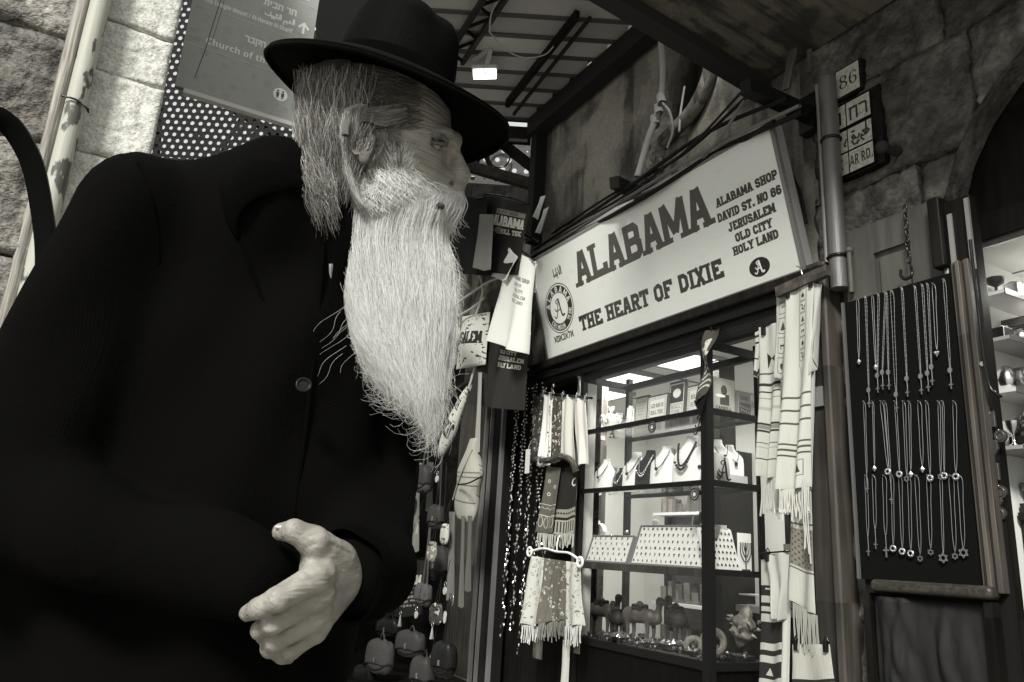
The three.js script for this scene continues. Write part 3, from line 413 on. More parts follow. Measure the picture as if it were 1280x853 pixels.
  const cd = thing('conduit', 'thick pale cracked conduit drooping down the plaster wall', 'conduit'); part('pipe', tube([onZ(822, 10, .1), onZ(826, 45, .1), onZ(829, 85, .1), onZ(828, 112, .1), onZ(823, 138, .12), onZ(812, 170, .16), onZ(797, 222, .26)], .022, 40, 8), M.cablePale, cd);
  for (const [x, y] of [[827, 125], [824, 138], [819, 152]]) part('tape', tube([onZ(x - 1, y - 5, .11), onZ(x, y, .12), onZ(x + 1, y + 5, .13)], .03, 6, 7), mat(.5, .9, { bumpMap: T.fine, bumpScale: .004 }), cd);
  for (const [p, l] of [[[[828, 128, .13], [838, 142, .16], [841, 165, .16], [834, 185, .15]], 'short pale loop of wire beside the thick conduit'], [[[856, 108, .05], [851, 140, .06], [849, 165, .08]], 'pale wire tail hanging out of the dark recess'], [[[910, 70, .1], [916, 95, .1], [930, 112, .12]], 'dark frayed wire beneath the concrete slab edge'], [[[985, 210, .05], [1000, 240, .05], [1008, 280, .03]], 'thin wire dangling by the sign end']]) solo('loose_wire', tube(p.map(q => onZ(...q)), .008, 16, 5), l[0] === 'd' || l[0] === 't' ? M.cable : M.cablePale, l, 'wire');
}
{ // right-hand downpipe and the tiled street name
  const dp = thing('wall_pipe', 'vertical grey metal pipe in front of the street name tiles', 'pipe'); const a = onZ(1034, 100, .07), b = onZ(1049, 335, .07), x = (a.x + b.x) / 2;
  part('pipe', rod(V3(x, b.y - .1, .07), V3(x, a.y, .07), .04, .04, 16), mat(.17, .5, { metalness: .5, bumpMap: T.scuff, bumpScale: .003 }), dp); part('thin_pipe', rod(V3(x - .075, b.y - .1, .05), V3(x - .075, a.y + .02, .05), .011), mat(.3, .5, { metalness: .4 }), dp);
  for (const y of [2.5, 3.1]) part('clamp', new THREE.TorusGeometry(.043, .008, 6, 16).rotateX(Math.PI / 2).translate(x, y, .07), M.darkMetal, dp);
  const ink = '#26241f', tilePrint = (w, h, draw) => new THREE.MeshPhysicalMaterial({ map: canvasTex(w, h, g => { g.fillStyle = '#bfbfb6'; g.fillRect(0, 0, w, h); const r = rng(w + h); for (let k = 0; k < 260; k++) { g.fillStyle = `rgba(60,52,40,${r() * .14})`; const s = 2 + r() * 22; g.fillRect(r() * w, r() * h, s, s * (.3 + r())); } draw(g); }), roughness: .5, clearcoat: .3, clearcoatRoughness: .3 });
  const edge = mat(.04, .9, { map: T.stone });
  const hp = thing('house_number_tile', 'square ceramic tile with black house number and dark rim', 'tile'); const q0 = onZ(1045, 97, .035), q1 = onZ(1075, 118, .035);
  const hx = (q0.x + q1.x) / 2; part('rim', box(hx - .075, hx + .075, 3.315, 3.485, -.02, .028, .006), edge, hp);
  part('printed_face', new THREE.PlaneGeometry(.125, .145).translate(hx, 3.4, .032), tilePrint(200, 232, g => { g.fillStyle = ink; g.font = '150px serif'; g.fillText('86', 18, 168, 168); }), hp);
  const st = thing('street_name_tiles', 'panel of cracked ceramic street name tiles half behind the grey pipe', 'tiles');
  part('mortar_bed', box(hx - .17, hx + .15, 2.9, 3.3, -.02, .018), edge, st);
  const tl = (x0, x1, y0, y1, m) => { part('tile', box(x0 + .002, x1 - .002, y0 + .002, y1 - .002, .016, .03), edge, st); part('tile_print', new THREE.PlaneGeometry(x1 - x0 - .006, y1 - y0 - .006).translate((x0 + x1) / 2, (y0 + y1) / 2, .033), m, st); };
  const xs = [hx - .16, hx - .02, hx + .11];
  tl(xs[0], xs[1], 3.155, 3.28, tilePrint(180, 160, g => { hebrew(g, 'וב', 150, 128, 78, 15, ink); })); tl(xs[1], xs[2], 3.155, 3.28, tilePrint(181, 160, g => { hebrew(g, 'רח', 158, 128, 78, 15, ink); }));
  tl(xs[0], xs[1], 3.025, 3.14, tilePrint(182, 160, g => { g.strokeStyle = ink; g.lineWidth = 12; g.lineCap = 'round'; g.beginPath(); g.moveTo(178, 70); g.quadraticCurveTo(150, 110, 170, 120); g.stroke(); g.beginPath(); g.moveTo(120, 40); g.lineTo(110, 120); g.quadraticCurveTo(70, 130, 40, 100); g.stroke(); })); tl(xs[1], xs[2], 3.025, 3.14, tilePrint(183, 160, g => { arabic(g, 'tariq', 172, 100, 82, 13, ink); }));
  tl(xs[0], xs[1], 2.91, 3.022, tilePrint(184, 160, g => { g.fillStyle = ink; g.font = 'bold 118px sans-serif'; g.fillText('AZ', 6, 118, 165); })); tl(xs[1], xs[2], 2.91, 3.022, tilePrint(185, 160, g => { g.fillStyle = ink; g.font = 'bold 112px sans-serif'; g.fillText('AR RD.', 0, 116, 182); }));
}
// ------------------------------------------------------------------ the bearded man
function surfaceNets(sdf, mn, mx, cell) {
  const n = [0, 1, 2].map(k => Math.ceil((mx[k] - mn[k]) / cell) + 1), [nx, ny, nz] = n, F = new Float32Array(nx * ny * nz), id = (i, j, k) => i + nx * (j + ny * k);
  for (let k = 0; k < nz; k++) for (let j = 0; j < ny; j++) for (let i = 0; i < nx; i++) F[id(i, j, k)] = sdf(mn[0] + i * cell, mn[1] + j * cell, mn[2] + k * cell);
  const vi = new Int32Array(nx * ny * nz).fill(-1), pos = [], idx = [], off = [0, 1, nx, nx + 1, nx * ny, nx * ny + 1, nx * ny + nx, nx * ny + nx + 1], E = [[0, 1], [2, 3], [4, 5], [6, 7], [0, 2], [1, 3], [4, 6], [5, 7], [0, 4], [1, 5], [2, 6], [3, 7]];
  for (let k = 0; k < nz - 1; k++) for (let j = 0; j < ny - 1; j++) for (let i = 0; i < nx - 1; i++) {
    const b = id(i, j, k); let m = 0; for (let q = 0; q < 8; q++) if (F[b + off[q]] < 0) m |= 1 << q; if (m === 0 || m === 255) continue;
    let x = 0, y = 0, z = 0, c = 0; for (const [p, q] of E) { const a = F[b + off[p]], d = F[b + off[q]]; if ((a < 0) === (d < 0)) continue; const t = a / (a - d); x += lerp(p & 1, q & 1, t); y += lerp(p >> 1 & 1, q >> 1 & 1, t); z += lerp(p >> 2, q >> 2, t); c++; }
    vi[b] = pos.length / 3; pos.push(mn[0] + (i + x / c) * cell, mn[1] + (j + y / c) * cell, mn[2] + (k + z / c) * cell);
  }
  const S = [1, nx, nx * ny];
  for (let k = 1; k < nz - 1; k++) for (let j = 1; j < ny - 1; j++) for (let i = 1; i < nx - 1; i++) { const b = id(i, j, k), f = F[b] < 0; for (let a = 0; a < 3; a++) { if ((F[b + S[a]] < 0) === f) continue; const u = S[(a + 1) % 3], v = S[(a + 2) % 3], A = vi[b], B = vi[b - u], C = vi[b - u - v], D = vi[b - v]; if (A < 0 || B < 0 || C < 0 || D < 0) continue; f ? idx.push(A, B, C, A, C, D) : idx.push(A, C, B, A, D, C); } }
  const g = new THREE.BufferGeometry(); g.setAttribute('position', new THREE.Float32BufferAttribute(pos, 3)); g.setIndex(idx); g.computeVertexNormals();
  const uv = new Float32Array(pos.length / 3 * 2); for (let i = 0; i < pos.length / 3; i++) { uv[i * 2] = pos[i * 3] + pos[i * 3 + 2] * .7; uv[i * 2 + 1] = pos[i * 3 + 1]; } g.setAttribute('uv', new THREE.BufferAttribute(uv, 2)); return g;
}
const capD = (x, y, z, c) => { const [a, b, ra, rb] = c, px = x - a.x, py = y - a.y, pz = z - a.z, dx = b.x - a.x, dy = b.y - a.y, dz = b.z - a.z, t = clamp((px * dx + py * dy + pz * dz) / (dx * dx + dy * dy + dz * dz + 1e-9)); return Math.hypot(px - dx * t, py - dy * t, pz - dz * t) - lerp(ra, rb, t); };
const ellD = (x, y, z, c, r) => { const X = (x - c.x) / r[0], Y = (y - c.y) / r[1], Z = (z - c.z) / r[2], k = Math.hypot(X, Y, Z), m = Math.hypot(X / r[0], Y / r[1], Z / r[2]); return m ? k * (k - 1) / m : -Math.min(...r); };
const smin = (a, b, k) => { const h = Math.max(k - Math.abs(a - b), 0) / k; return Math.min(a, b) - h * h * k * .25; }, smax = (a, b, k) => -smin(-a, -b, k);
{
  const man = thing('person', 'bearded man in wide black hat and long black coat clasping his sleeve', 'person');
  man.userData.placed = true; const ORG = V3(CAM.x, 0, CAM.z).addScaledVector(FH, 1.0).addScaledVector(RH, -.3); man.position.copy(ORG); man.rotation.y = Math.atan2(-RH.z, RH.x);
  const loc = (px, py, d) => { const p = at(px, py, d).sub(ORG); return V3(p.dot(RH), p.y, -p.dot(FH)); };
  const C = (a, b, ra, rb = ra) => [loc(...a), loc(...b), ra, rb];
  // ---- coat
  const coatM = new THREE.MeshPhysicalMaterial({ color: grey(.003, .05), roughness: .95, specularIntensity: .06, sheen: .02, sheenColor: grey(.25, .03), sheenRoughness: .6, bumpMap: T.cloth.clone(), bumpScale: .0012 }); coatM.bumpMap.repeat.set(14, 14);
  const belly = loc(285, 640, 1.02), X0 = belly.x, Z0 = belly.z;
  const torso = [C([300, 330, 1.06], [290, 470, 1.05], .125, .165), [loc(290, 470, 1.05), belly, .165, .185], [belly, V3(X0 - .02, .5, Z0), .185, .2], C([185, 284, .95], [400, 306, 1.12], .072, .085), C([400, 300, 1.12], [490, 330, 1.2], .08, .065), C([330, 235, 1.04], [385, 235, 1.07], .055, .05), C([130, 560, 1.0], [40, 1000, 1.0], .15, .2)];
  const arms = [C([160, 276, .93], [-5, 630, .8], .07, .066), C([-5, 630, .8], [320, 722, .775], .06, .046), C([490, 335, 1.2], [458, 600, 1.1], .066, .062), C([458, 600, 1.1], [462, 712, .86], .056, .05)];
  const legs = [[V3(X0 - .1, .6, Z0 + .03), V3(X0 - .14, .1, Z0 + .05), .1, .06], [V3(X0 + .08, .6, Z0 - .05), V3(X0 + .12, .1, Z0 - .06), .1, .06]];
  const fold = (x, y, z) => .011 * Math.sin(x * 38 + y * 9 + 3 * Math.sin(y * 7)) * Math.sin(z * 23 + y * 11) + .005 * (fbm(x * 11 + z * 7, y * 9, 3, 5) - .5);
  const coatF = (x, y, z) => { let d = 9; for (const c of torso) d = smin(d, capD(x, y, z, c), .07); for (const c of arms) d = smin(d, capD(x, y, z, c), .022); return d; };
  const coat = surfaceNets((x, y, z) => {
    let d = coatF(x, y, z) + fold(x, y, z); return Math.max(d, .42 - y);
  }, [X0 - .55, .38, Z0 - .6], [X0 + .55, 1.66, Z0 + .5], .0125);
  part('coat', coat, coatM, man);
  part('trousers', surfaceNets((x, y, z) => Math.max(smin(capD(x, y, z, legs[0]), capD(x, y, z, legs[1]), .03), .07 - y), [X0 - .35, .05, Z0 - .25], [X0 + .35, .75, Z0 + .25], .02), coatM, man);
  for (const c of legs) part('shoe', surfaceNets((x, y, z) => Math.max(ellD(x, y, z, V3(c[1].x + .06, .04, c[1].z + .02), [.15, .075, .055]), .002 - y), [c[1].x - .12, -.01, c[1].z - .08], [c[1].x + .24, .14, c[1].z + .12], .01), M.blackGloss, man);
  // collar: a turned-down band round the neck, and the edge of the front with a button
  const colP = [[276, 250, .97], [283, 222, .96], [300, 208, .97], [330, 197, .99], [358, 192, 1.02], [376, 196, 1.05]].map(p => loc(...p)), colQ = [[300, 300, .93], [300, 268, .925], [318, 250, .94], [350, 240, .965], [380, 235, .99], [400, 240, 1.03]].map(p => loc(...p)), cp = curve(colP), cq = curve(colQ);
  part('collar', surf(24, 6, (u, v) => cp.getPoint(u).lerp(cq.getPoint(u), v).add(V3(0, 0, .012 * Math.sin(v * Math.PI))), .006), coatM, man);
  const bt = loc(380, 482, .868); part('button', [new THREE.CylinderGeometry(.0085, .0085, .005, 18).rotateX(Math.PI / 2 - .2).rotateY(.3).translate(bt.x, bt.y, bt.z), new THREE.TorusGeometry(.0075, .0018, 8, 18).rotateX(-.2).rotateY(.3).translate(bt.x, bt.y, bt.z + .003)], mat(.012, .22), man);
  const snapCoat = (px, py, lift) => { for (let d = .7; d < 1.25; d += .003) { const p = loc(px, py, d); if (coatF(p.x, p.y, p.z) + fold(p.x, p.y, p.z) < lift) return p; } return loc(px, py, 1.05); };
  for (const [p, r] of [[[[172, 204], [181, 225], [190, 255], [196, 290], [198, 330]], .0022], [[[404, 300], [398, 380], [388, 480], [376, 580], [366, 650]], .003], [[[300, 300], [330, 380], [366, 470]], .002]]) part('seam', tube(p.map(q => snapCoat(q[0], q[1], .0005)), r, 24, 6), coatM, man);
  const shirt = part('shirt_collar', surf(6, 8, (u, v) => loc(lerp(411, 432, u) , lerp(330, 388 + 8 * u, v), lerp(1.0, 1.06, u)), .003), mat(.35, .85, { bumpMap: T.cloth, bumpScale: .0005 }), man);
  { const a = loc(474, 710, .9), b = loc(432, 719, .815), d = b.clone().sub(a).normalize(), sd = V3(0, 1, 0).cross(d).normalize(), up2 = d.clone().cross(sd); // cuff, open towards the hand
    part('cuff', surf(36, 10, (u, v) => { const t = v < .6 ? v / .6 : 1 - (v - .6) / .4 * .5, r = (v < .6 ? .047 : .041) + .003 * Math.sin(u * 25) * t, an = u * Math.PI * 2; return a.clone().lerp(b, t).addScaledVector(sd, Math.cos(an) * r).addScaledVector(up2, Math.sin(an) * r * 1.12); }), coatM, man); }
  // ---- head
  T.pore = tex(256, (u, v) => clamp(.5 + .7 * (fbm(u * 48, v * 48, 3, 221, 48) - .5) - .3 * ss(.6, .8, fbm(u * 20, v * 20, 3, 225, 20))), false, 6);
  T.skin = tex(512, (u, v) => { const a = fbm(u * 40, v * 40, 3, 211, 40), w = 1 - Math.abs(2 * fbm(u * 5 + .4 * fbm(u * 6, v * 6, 2, 217, 6), v * 30, 3, 213, 0) - 1); return clamp(.5 + .5 * (a - .5) - .55 * Math.pow(w, 6)); }, false);
  const skinM = new THREE.MeshPhysicalMaterial({ color: new THREE.Color().setRGB(.46, .445, .415), roughness: .55, bumpMap: T.skin, bumpScale: .0016, map: tex(256, (u, v) => { const k = .82 + .3 * (fbm(u * 14, v * 14, 4, 201, 14) - .5); return [k, k * .99, k * .97]; }) }); skinM.bumpMap.repeat.set(6, 6); skinM.map.repeat.set(6, 6);
  const e0 = loc(547, 178, 1.043), skull = loc(468, 138, 1.085), face = loc(522, 195, 1.085);
  const caps = [[C([563, 180, 1.082], [577, 216, 1.082], .0085, .011), .012], [C([572, 219, 1.082], [562, 221, 1.082], .0162, .014), .007], [C([549, 219, 1.06], [558, 221, 1.064], .0105, .0095), .005], [C([567, 175, 1.082], [557, 170, 1.05], .0125, .0115), .01], [C([557, 170, 1.05], [533, 170, 1.03], .0105, .008), .01], [C([515, 205, 1.035], [535, 207, 1.045], .02, .014), .02], [C([530, 235, 1.05], [560, 240, 1.08], .022, .02), .02], [C([455, 190, 1.04], [480, 250, 1.04], .03, .025), .03], [C([480, 250, 1.04], [550, 275, 1.085], .025, .025), .03], [C([400, 230, 1.12], [430, 330, 1.12], .06, .06), .03]];
  const headF = (x, y, z) => {
    let d = smin(ellD(x, y, z, skull, [.1, .108, .078]), ellD(x, y, z, face, [.041, .085, .056]), .04); for (const [c, k] of caps) d = smin(d, capD(x, y, z, c), k);
    d = smax(d, -(Math.hypot((x - e0.x - .002) * .8, (y - e0.y) * 1.25, z - e0.z - .002) - .0108), .009); // eye socket
    const nz = loc(562, 230, 1.06); d = smax(d, -(Math.hypot(x - nz.x, (y - nz.y) * 1.4, z - nz.z) - .0062), .003);
    d += .0012 * Math.sin((y - e0.y) * 520 + x * 80) * ss(.02, 0, Math.hypot(x - e0.x + .018, y - e0.y + .006, (z - e0.z) * .7)) + .001 * (fbm(x * 90, y * 90 + z * 60, 2, 3) - .5);
    return d;
  };
  const hb = loc(478, 200, 1.085), head = part('body', join([surfaceNets(headF, [hb.x - .13, hb.y - .2, hb.z - .1], [hb.x + .13, hb.y + .2, hb.z + .1], .0036)]), skinM, man);
  const eye = part('eye', new THREE.SphereGeometry(.0102, 20, 14).translate(e0.x - .003, e0.y, e0.z - .003), phys(.25, .12, { clearcoat: 1 }), man);
  part('iris', new THREE.SphereGeometry(.0062, 14, 10).translate(e0.x + .0045, e0.y - .0005, e0.z + .0005), phys(.012, .08, { clearcoat: 1 }), eye);
  for (const [dy, r] of [[.0058, .0042], [-.0064, .003]]) part('eyelid', tube([V3(e0.x - .015, e0.y - dy * .1, e0.z + .007), V3(e0.x - .004, e0.y + dy * .9, e0.z + .0095), V3(e0.x + .009, e0.y + dy * .75, e0.z + .004), V3(e0.x + .011, e0.y, e0.z - .006)], r, 16, 6), skinM, man);
  const ec = loc(452, 172, .995); { const hel = []; for (let k = 0; k <= 14; k++) { const a = -1.2 + k / 14 * 4.6; hel.push(V3(ec.x - .004 + Math.cos(a) * .017 * (a > 2.6 ? .8 : 1), ec.y + Math.sin(a) * .029, ec.z + .004 - .012 * Math.cos(a))); }
    part('ear', [tube(hel, .0046, 36, 7), ball(.009, ec.x + .006, ec.y - .027, ec.z - .002, 7, .8, 1.1, .6), ball(.006, ec.x + .014, ec.y - .002, ec.z, 6, .8, 1.2, .8), surf(10, 10, (u, v) => { const a = u * 6.283, r = v; return V3(ec.x - .002 + Math.cos(a) * .016 * r, ec.y + Math.sin(a) * .027 * r, ec.z - .012 + .012 * r * r); }, .003)], skinM, man); }
  // ---- hand gripping the other sleeve
  const handM = skinM.clone(); handM.bumpMap = T.pore; handM.bumpScale = .0016;
  const palm = [C([424, 702, .81], [400, 716, .756], .019, .0145), C([425, 718, .805], [400, 741, .754], .02, .0138), C([422, 735, .81], [400, 763, .761], .019, .0128), C([418, 746, .82], [400, 779, .773], .018, .0118), C([432, 716, .85], [420, 724, .81], .027, .026)];
  const chain = (...p) => p.slice(1).map((q, i) => C(p[i].slice(0, 3), q.slice(0, 3), p[i][3], q[3]));
  const fingers = [chain([402, 718, .752, .014], [392, 724, .74, .0145], [346, 750, .700, .0112], [323, 761, .704, .0095], [309, 767, .718, .0078]), chain([402, 742, .75, .013], [390, 750, .744, .0135], [341, 779, .714, .0104], [326, 788, .728, .0092], [330, 796, .75, .008]), chain([402, 764, .757, .012], [392, 773, .752, .0125], [345, 801, .729, .0098], [337, 811, .744, .0088], [346, 816, .76, .008]), chain([402, 780, .77, .011], [393, 790, .765, .0115], [363, 814, .748, .0088], [353, 820, .759, .008], [360, 822, .772, .007]), chain([418, 698, .795, .019], [391, 677, .754, .0152], [367, 664, .744, .011], [351, 665, .757, .0088])];
  const web = [C([398, 690, .768], [390, 712, .758], .0125, .0115)];
  const hp = loc(375, 740, .76), handF = (x, y, z) => {
    let d = 9; for (const c of palm) d = smin(d, capD(x, y, z, c), .009);
    fingers.forEach((f, i) => { let e = 9; for (const c of f) e = smin(e, capD(x, y, z, c), .0035); d = smin(d, e, i === 4 ? .012 : .0022); }); for (const c of web) d = smin(d, capD(x, y, z, c), .012);
    return d + .0009 * (fbm(x * 130, y * 130 + z * 90, 2, 8) - .5) + .0007 * Math.sin((x * .6 + y) * 900) * ss(.012, .004, Math.abs(Math.hypot(x - fingers[0][0][1].x, y - fingers[0][0][1].y) - .0));
  };
  const hand = surfaceNets(handF, [hp.x - .085, hp.y - .095, hp.z - .11], [hp.x + .095, hp.y + .09, hp.z + .08], .0026);
  part('hand', hand, handM, man); const tn = loc(347, 664, .748); part('thumbnail', ball(.0046, tn.x + .003, tn.y + .0035, tn.z + .003, 7, 1.3, .5, .9), phys(.5, .35), man);
  // ---- hat
  const felt = new THREE.MeshPhysicalMaterial({ color: grey(.0026, .03), roughness: .6, specularIntensity: .05, sheen: .01, sheenColor: grey(.5, .01), sheenRoughness: .45, bumpMap: T.fine.clone(), bumpScale: .0006 }); felt.bumpMap.repeat.set(6, 6);
  const hat = part('hat', surf(1, 1, (u, v) => V3(u * .001, v * .001, 0)), felt, man); { const hc = loc(483, 119, 1.085), tilt = new THREE.Matrix4().makeRotationZ(-.2).premultiply(new THREE.Matrix4().makeRotationX(.1)); const put = g => g.applyMatrix4(tilt).translate(hc.x, hc.y, hc.z);
    const crownX = a => .092 * (1 + .0 * a), lean = .003;
    const brimR = a => { const c = Math.cos(a), s = Math.sin(a); return [c > 0 ? .181 : .172, .15 - .012 * (c < 0 ? c * c : 0)]; };
    const brim = surf(72, 12, (u, v) => { const a = u * Math.PI * 2, c = Math.cos(a), s = Math.sin(a), [rx, rz] = brimR(a), x0 = .086, z0 = .077; const y = .004 - .03 * v * v * s * s - .012 * v * Math.max(0, c) * v + .004 * Math.sin(a * 3) * v; return V3(c * lerp(x0, rx, v) + lean * (1 - v), y, -s * lerp(z0, rz, v)); }, .0045);
    const edgeP = Array.from({ length: 73 }, (_, k) => { const a = k / 72 * Math.PI * 2, c = Math.cos(a), s = Math.sin(a), [rx, rz] = brimR(a); return V3(c * rx, .004 - .03 * s * s - .012 * Math.max(0, c) + .004 * Math.sin(a * 3) - .002, -s * rz); });
    const crown = surf(64, 22, (u, v) => { const a = u * Math.PI * 2, c = Math.cos(a), s = Math.sin(a); let rx, rz, y; if (v < .7) { const t = v / .7; rx = lerp(.088, .073, t * t * .8 + t * .2); rz = lerp(.079, .062, t); y = t * .112; } else { const t = (v - .7) / .3, q = Math.cos(t * Math.PI / 2), e = t < .45 ? Math.sin(t / .45 * Math.PI / 2) : 1; rx = .073 * (t < .45 ? lerp(1, .86, e) : lerp(.86, 0, (t - .45) / .55)); rz = .062 * (t < .45 ? lerp(1, .84, e) : lerp(.84, 0, (t - .45) / .55)); y = .112 + .014 * e - .028 * ss(.4, 1, t); }
      const pinch = 1 - .22 * ss(.35, .9, v) * Math.exp(-Math.pow((Math.atan2(Math.abs(s), c) - .75) / .35, 2)); return V3(c * rx * pinch + lean, y - .004 * c * v, -s * rz * pinch); });
    const band = surf(64, 4, (u, v) => { const a = u * Math.PI * 2; return V3(Math.cos(a) * (.0895 - .002 * v) + lean, .003 + v * .034, -Math.sin(a) * (.0805 - .003 * v)); }, .001);
    hat.geometry = join([put(brim), put(crown), put(tube(edgeP.slice(0, 72), .0034, 144, 6, true))]); part('hat_band', put(band), coatM, hat); }
  // ---- hair and beard strands
  const hr = rng(2024), h1 = (a, b) => a + (b - a) * hr();
  function strands() { const pos = [], nor = [], idx = []; return { add(pts, r0, r1 = r0 * .5) { const n = pts.length, b = pos.length / 3; for (let i = 0; i < n; i++) { const p = pts[i], t = pts[Math.min(n - 1, i + 1)].clone().sub(pts[Math.max(0, i - 1)]).normalize(), s = t.clone().cross(V3(.3, .1, .95)).normalize(), u = s.clone().cross(t), r = lerp(r0, r1, i / (n - 1)); for (let k = 0; k < 3; k++) { const a = k * 2.0944, nn = s.clone().multiplyScalar(Math.cos(a)).addScaledVector(u, Math.sin(a)); pos.push(p.x + nn.x * r, p.y + nn.y * r, p.z + nn.z * r); nor.push(nn.x, nn.y, nn.z); } } for (let i = 0; i < n - 1; i++) for (let k = 0; k < 3; k++) { const a = b + i * 3 + k, c = b + i * 3 + (k + 1) % 3; idx.push(a, c + 3, c, a, a + 3, c + 3); } }, build() { const g = new THREE.BufferGeometry(); g.setAttribute('position', new THREE.Float32BufferAttribute(pos, 3)); g.setAttribute('normal', new THREE.Float32BufferAttribute(nor, 3)); g.setIndex(idx); return g; } }; }
  const tab = (t, y) => { if (y <= t[0][0]) return t[0].slice(1); for (let i = 1; i < t.length; i++) if (y <= t[i][0]) { const k = (y - t[i - 1][0]) / (t[i][0] - t[i - 1][0]); return t[i].slice(1).map((v, q) => lerp(t[i - 1][q + 1], v, k)); } return t[t.length - 1].slice(1); };
  // y, back x, front x, centre depth, half thickness
  const BT = [[205, 468, 520, 1.07, .05], [225, 432, 560, 1.075, .058], [245, 416, 576, 1.08, .062], [262, 412, 573, 1.08, .066], [280, 413, 563, 1.08, .066], [300, 414, 560, 1.075, .064], [340, 418, 565, 1.06, .06], [380, 427, 567, 1.045, .056], [420, 440, 564, 1.03, .05], [460, 464, 556, 1.015, .043], [500, 490, 552, 1.0, .032], [540, 516, 548, .995, .022], [580, 532, 544, .99, .014]];
  const whiteHair = mat([.88, .885, .86], .55), beardW = strands(), beardG = strands(), beard = { add(...a) { (hr() < .7 ? beardW : beardG).add(...a); } };
  let clump;
  const core = surf(32, 40, (u, v) => { const y = lerp(215, 470, v), [bx, fx, d, hd] = tab(BT, y), a = u * Math.PI * 2, k = .92 - .32 * v; const rg = 1 + .06 * (fbm(u * 40, v * 5, 3, 12) - .5); return loc((bx + fx) / 2 + Math.cos(a) * (fx - bx) / 2 * k * rg, y + (v === 0 ? 4 : 0), d - Math.sin(a) * hd * k * rg); });
  const flow = (u, lay, y0, len, curl, amp, n, drift = 0, cl = null) => { const ye = h1(505, 578) - 105 * Math.abs(clamp(u) - .72), ph = cl ? cl.ph + h1(-.5, .5) : h1(0, 6.3), f = cl ? cl.f : h1(.035, .07), ph2 = h1(0, 6.3), p = []; for (let i = 0; i < n; i++) { const t = i / (n - 1), y = Math.min(y0 + len, ye) * t + y0 * (1 - t), [bx, fx, d, hd] = tab(BT, y), uu = u + drift * t * t, c = 2 * clamp(uu, .01, .99) - 1, A = amp * (.3 + 1.2 * t); p.push(loc(lerp(bx, fx, uu) + A * Math.sin(y * f + ph) + curl * Math.cos(t * 9 + ph2) * t * t, y + curl * Math.sin(t * 9 + ph2) * t * t, d - lay * hd * Math.sqrt(Math.max(.03, 1 - c * c)) + .0012 * A * Math.cos(y * f * 1.3 + ph2))); } return p; };
  for (let k = 0; k < 12500; k++) { if (k % 16 === 0) clump = { u: hr(), ph: h1(0, 6.3), f: h1(.03, .085), A: h1(.8, 4.5), l: h1(.84, 1.06), d: h1(-.07, .07), y: h1(222, 430) }; const y0 = clump.y + h1(-25, 25), u = clamp(clump.u + h1(-.022, .022)); beard.add(flow(u, clump.l + h1(-.05, .03), Math.max(222, y0), h1(70, 190) * (y0 > 380 ? .7 : 1), h1(0, 4), clump.A, 12, clump.d + h1(-.02, .02), clump), h1(.00011, .00021)); }
  for (let k = 0; k < 1100; k++) { const y0 = h1(330, 470), u = clamp(hr() * 1.15 - .08, 0, 1); beard.add(flow(u, h1(.2, 1.1), y0, h1(80, 170), h1(2, 12), h1(1.5, 5), 14, h1(-.12, .12)), h1(.00014, .00024)); }
  for (let k = 0; k < 330; k++) { const y0 = h1(285, 470); beard.add(flow(h1(.94, 1.0), h1(-.6, 1), y0, h1(25, 55), h1(4, 10), h1(1, 3), 14, h1(.02, .1)), h1(.00015, .00026)); } // front curls
  for (let k = 0; k < 420; k++) { const y0 = h1(300, 420); beard.add(flow(h1(-.02, .12), h1(-.2, 1), y0, h1(70, 170), h1(2, 14), h1(3, 8), 16, h1(-.1, .1)), h1(.00015, .00026)); } // loose back locks
  for (let k = 0; k < 420; k++) { const y0 = h1(450, 530); beard.add(flow(h1(-.1, 1), h1(-.4, 1), y0, h1(50, 120), h1(10, 26), h1(3, 8), 18, h1(-.5, .3)), h1(.00014, .00024)); } // tip curls
  // cheek whiskers: short wavy, on the head surface
  const snap = (px, py, lift) => { let lo = .9, hi = 1.12; for (let d = lo; d < hi; d += .003) { const p = loc(px, py, d); if (headF(p.x, p.y, p.z) < lift) return p; } return loc(px, py, 1.08); };
  for (let k = 0; k < 1500; k++) { const x = h1(425, 568), y = lerp(h1(208, 262), 262, clamp((470 - x) / 90) * .3) + (x > 520 ? 18 : 0); if (x > 545 && y < 238) continue; const a = lerp(1.3, .3, clamp((x - 440) / 110)) + h1(-.7, .7) + (x > 545 ? 1 : 0), L = h1(12, 28), p = []; for (let i = 0; i < 5; i++) { const t = i / 4; p.push(snap(x + Math.cos(a + t * h1(-.3, .5)) * L * t, y + Math.sin(a + .5 * t) * L * t, .003 + .007 * t)); } beard.add(p, h1(.00028, .00045)); }
  for (let k = 0; k < 420; k++) { const x = h1(486, 512), y = h1(178, 226), a = h1(-2.1, -1.2) + (x > 500 ? .5 : -.1), L = h1(8, 20), p = []; for (let i = 0; i < 4; i++) { const t = i / 3; p.push(snap(x + Math.cos(a) * L * t, y + 12 + Math.sin(a) * L * t, .002 + .005 * t)); } beard.add(p, h1(.00024, .0004)); } // sideburn
  for (let k = 0; k < 1300; k++) { const t0 = hr(), x = lerp(546, 579, t0) + h1(-3, 2), y = lerp(241, 243, t0) + h1(-4, 6), a = lerp(2.35, 1.45, t0) + h1(-.35, .35), L = h1(16, 38), p = [], d0 = lerp(1.045, 1.082, t0) - h1(0, .012); for (let i = 0; i < 6; i++) { const t = i / 5; p.push(loc(x + Math.cos(a + t * .4) * L * t + 2 * Math.sin(t * 5), y + Math.sin(a) * L * t, d0 - .012 * Math.sin(t * 2.6))); } beard.add(p, h1(.0003, .0005)); } // moustache
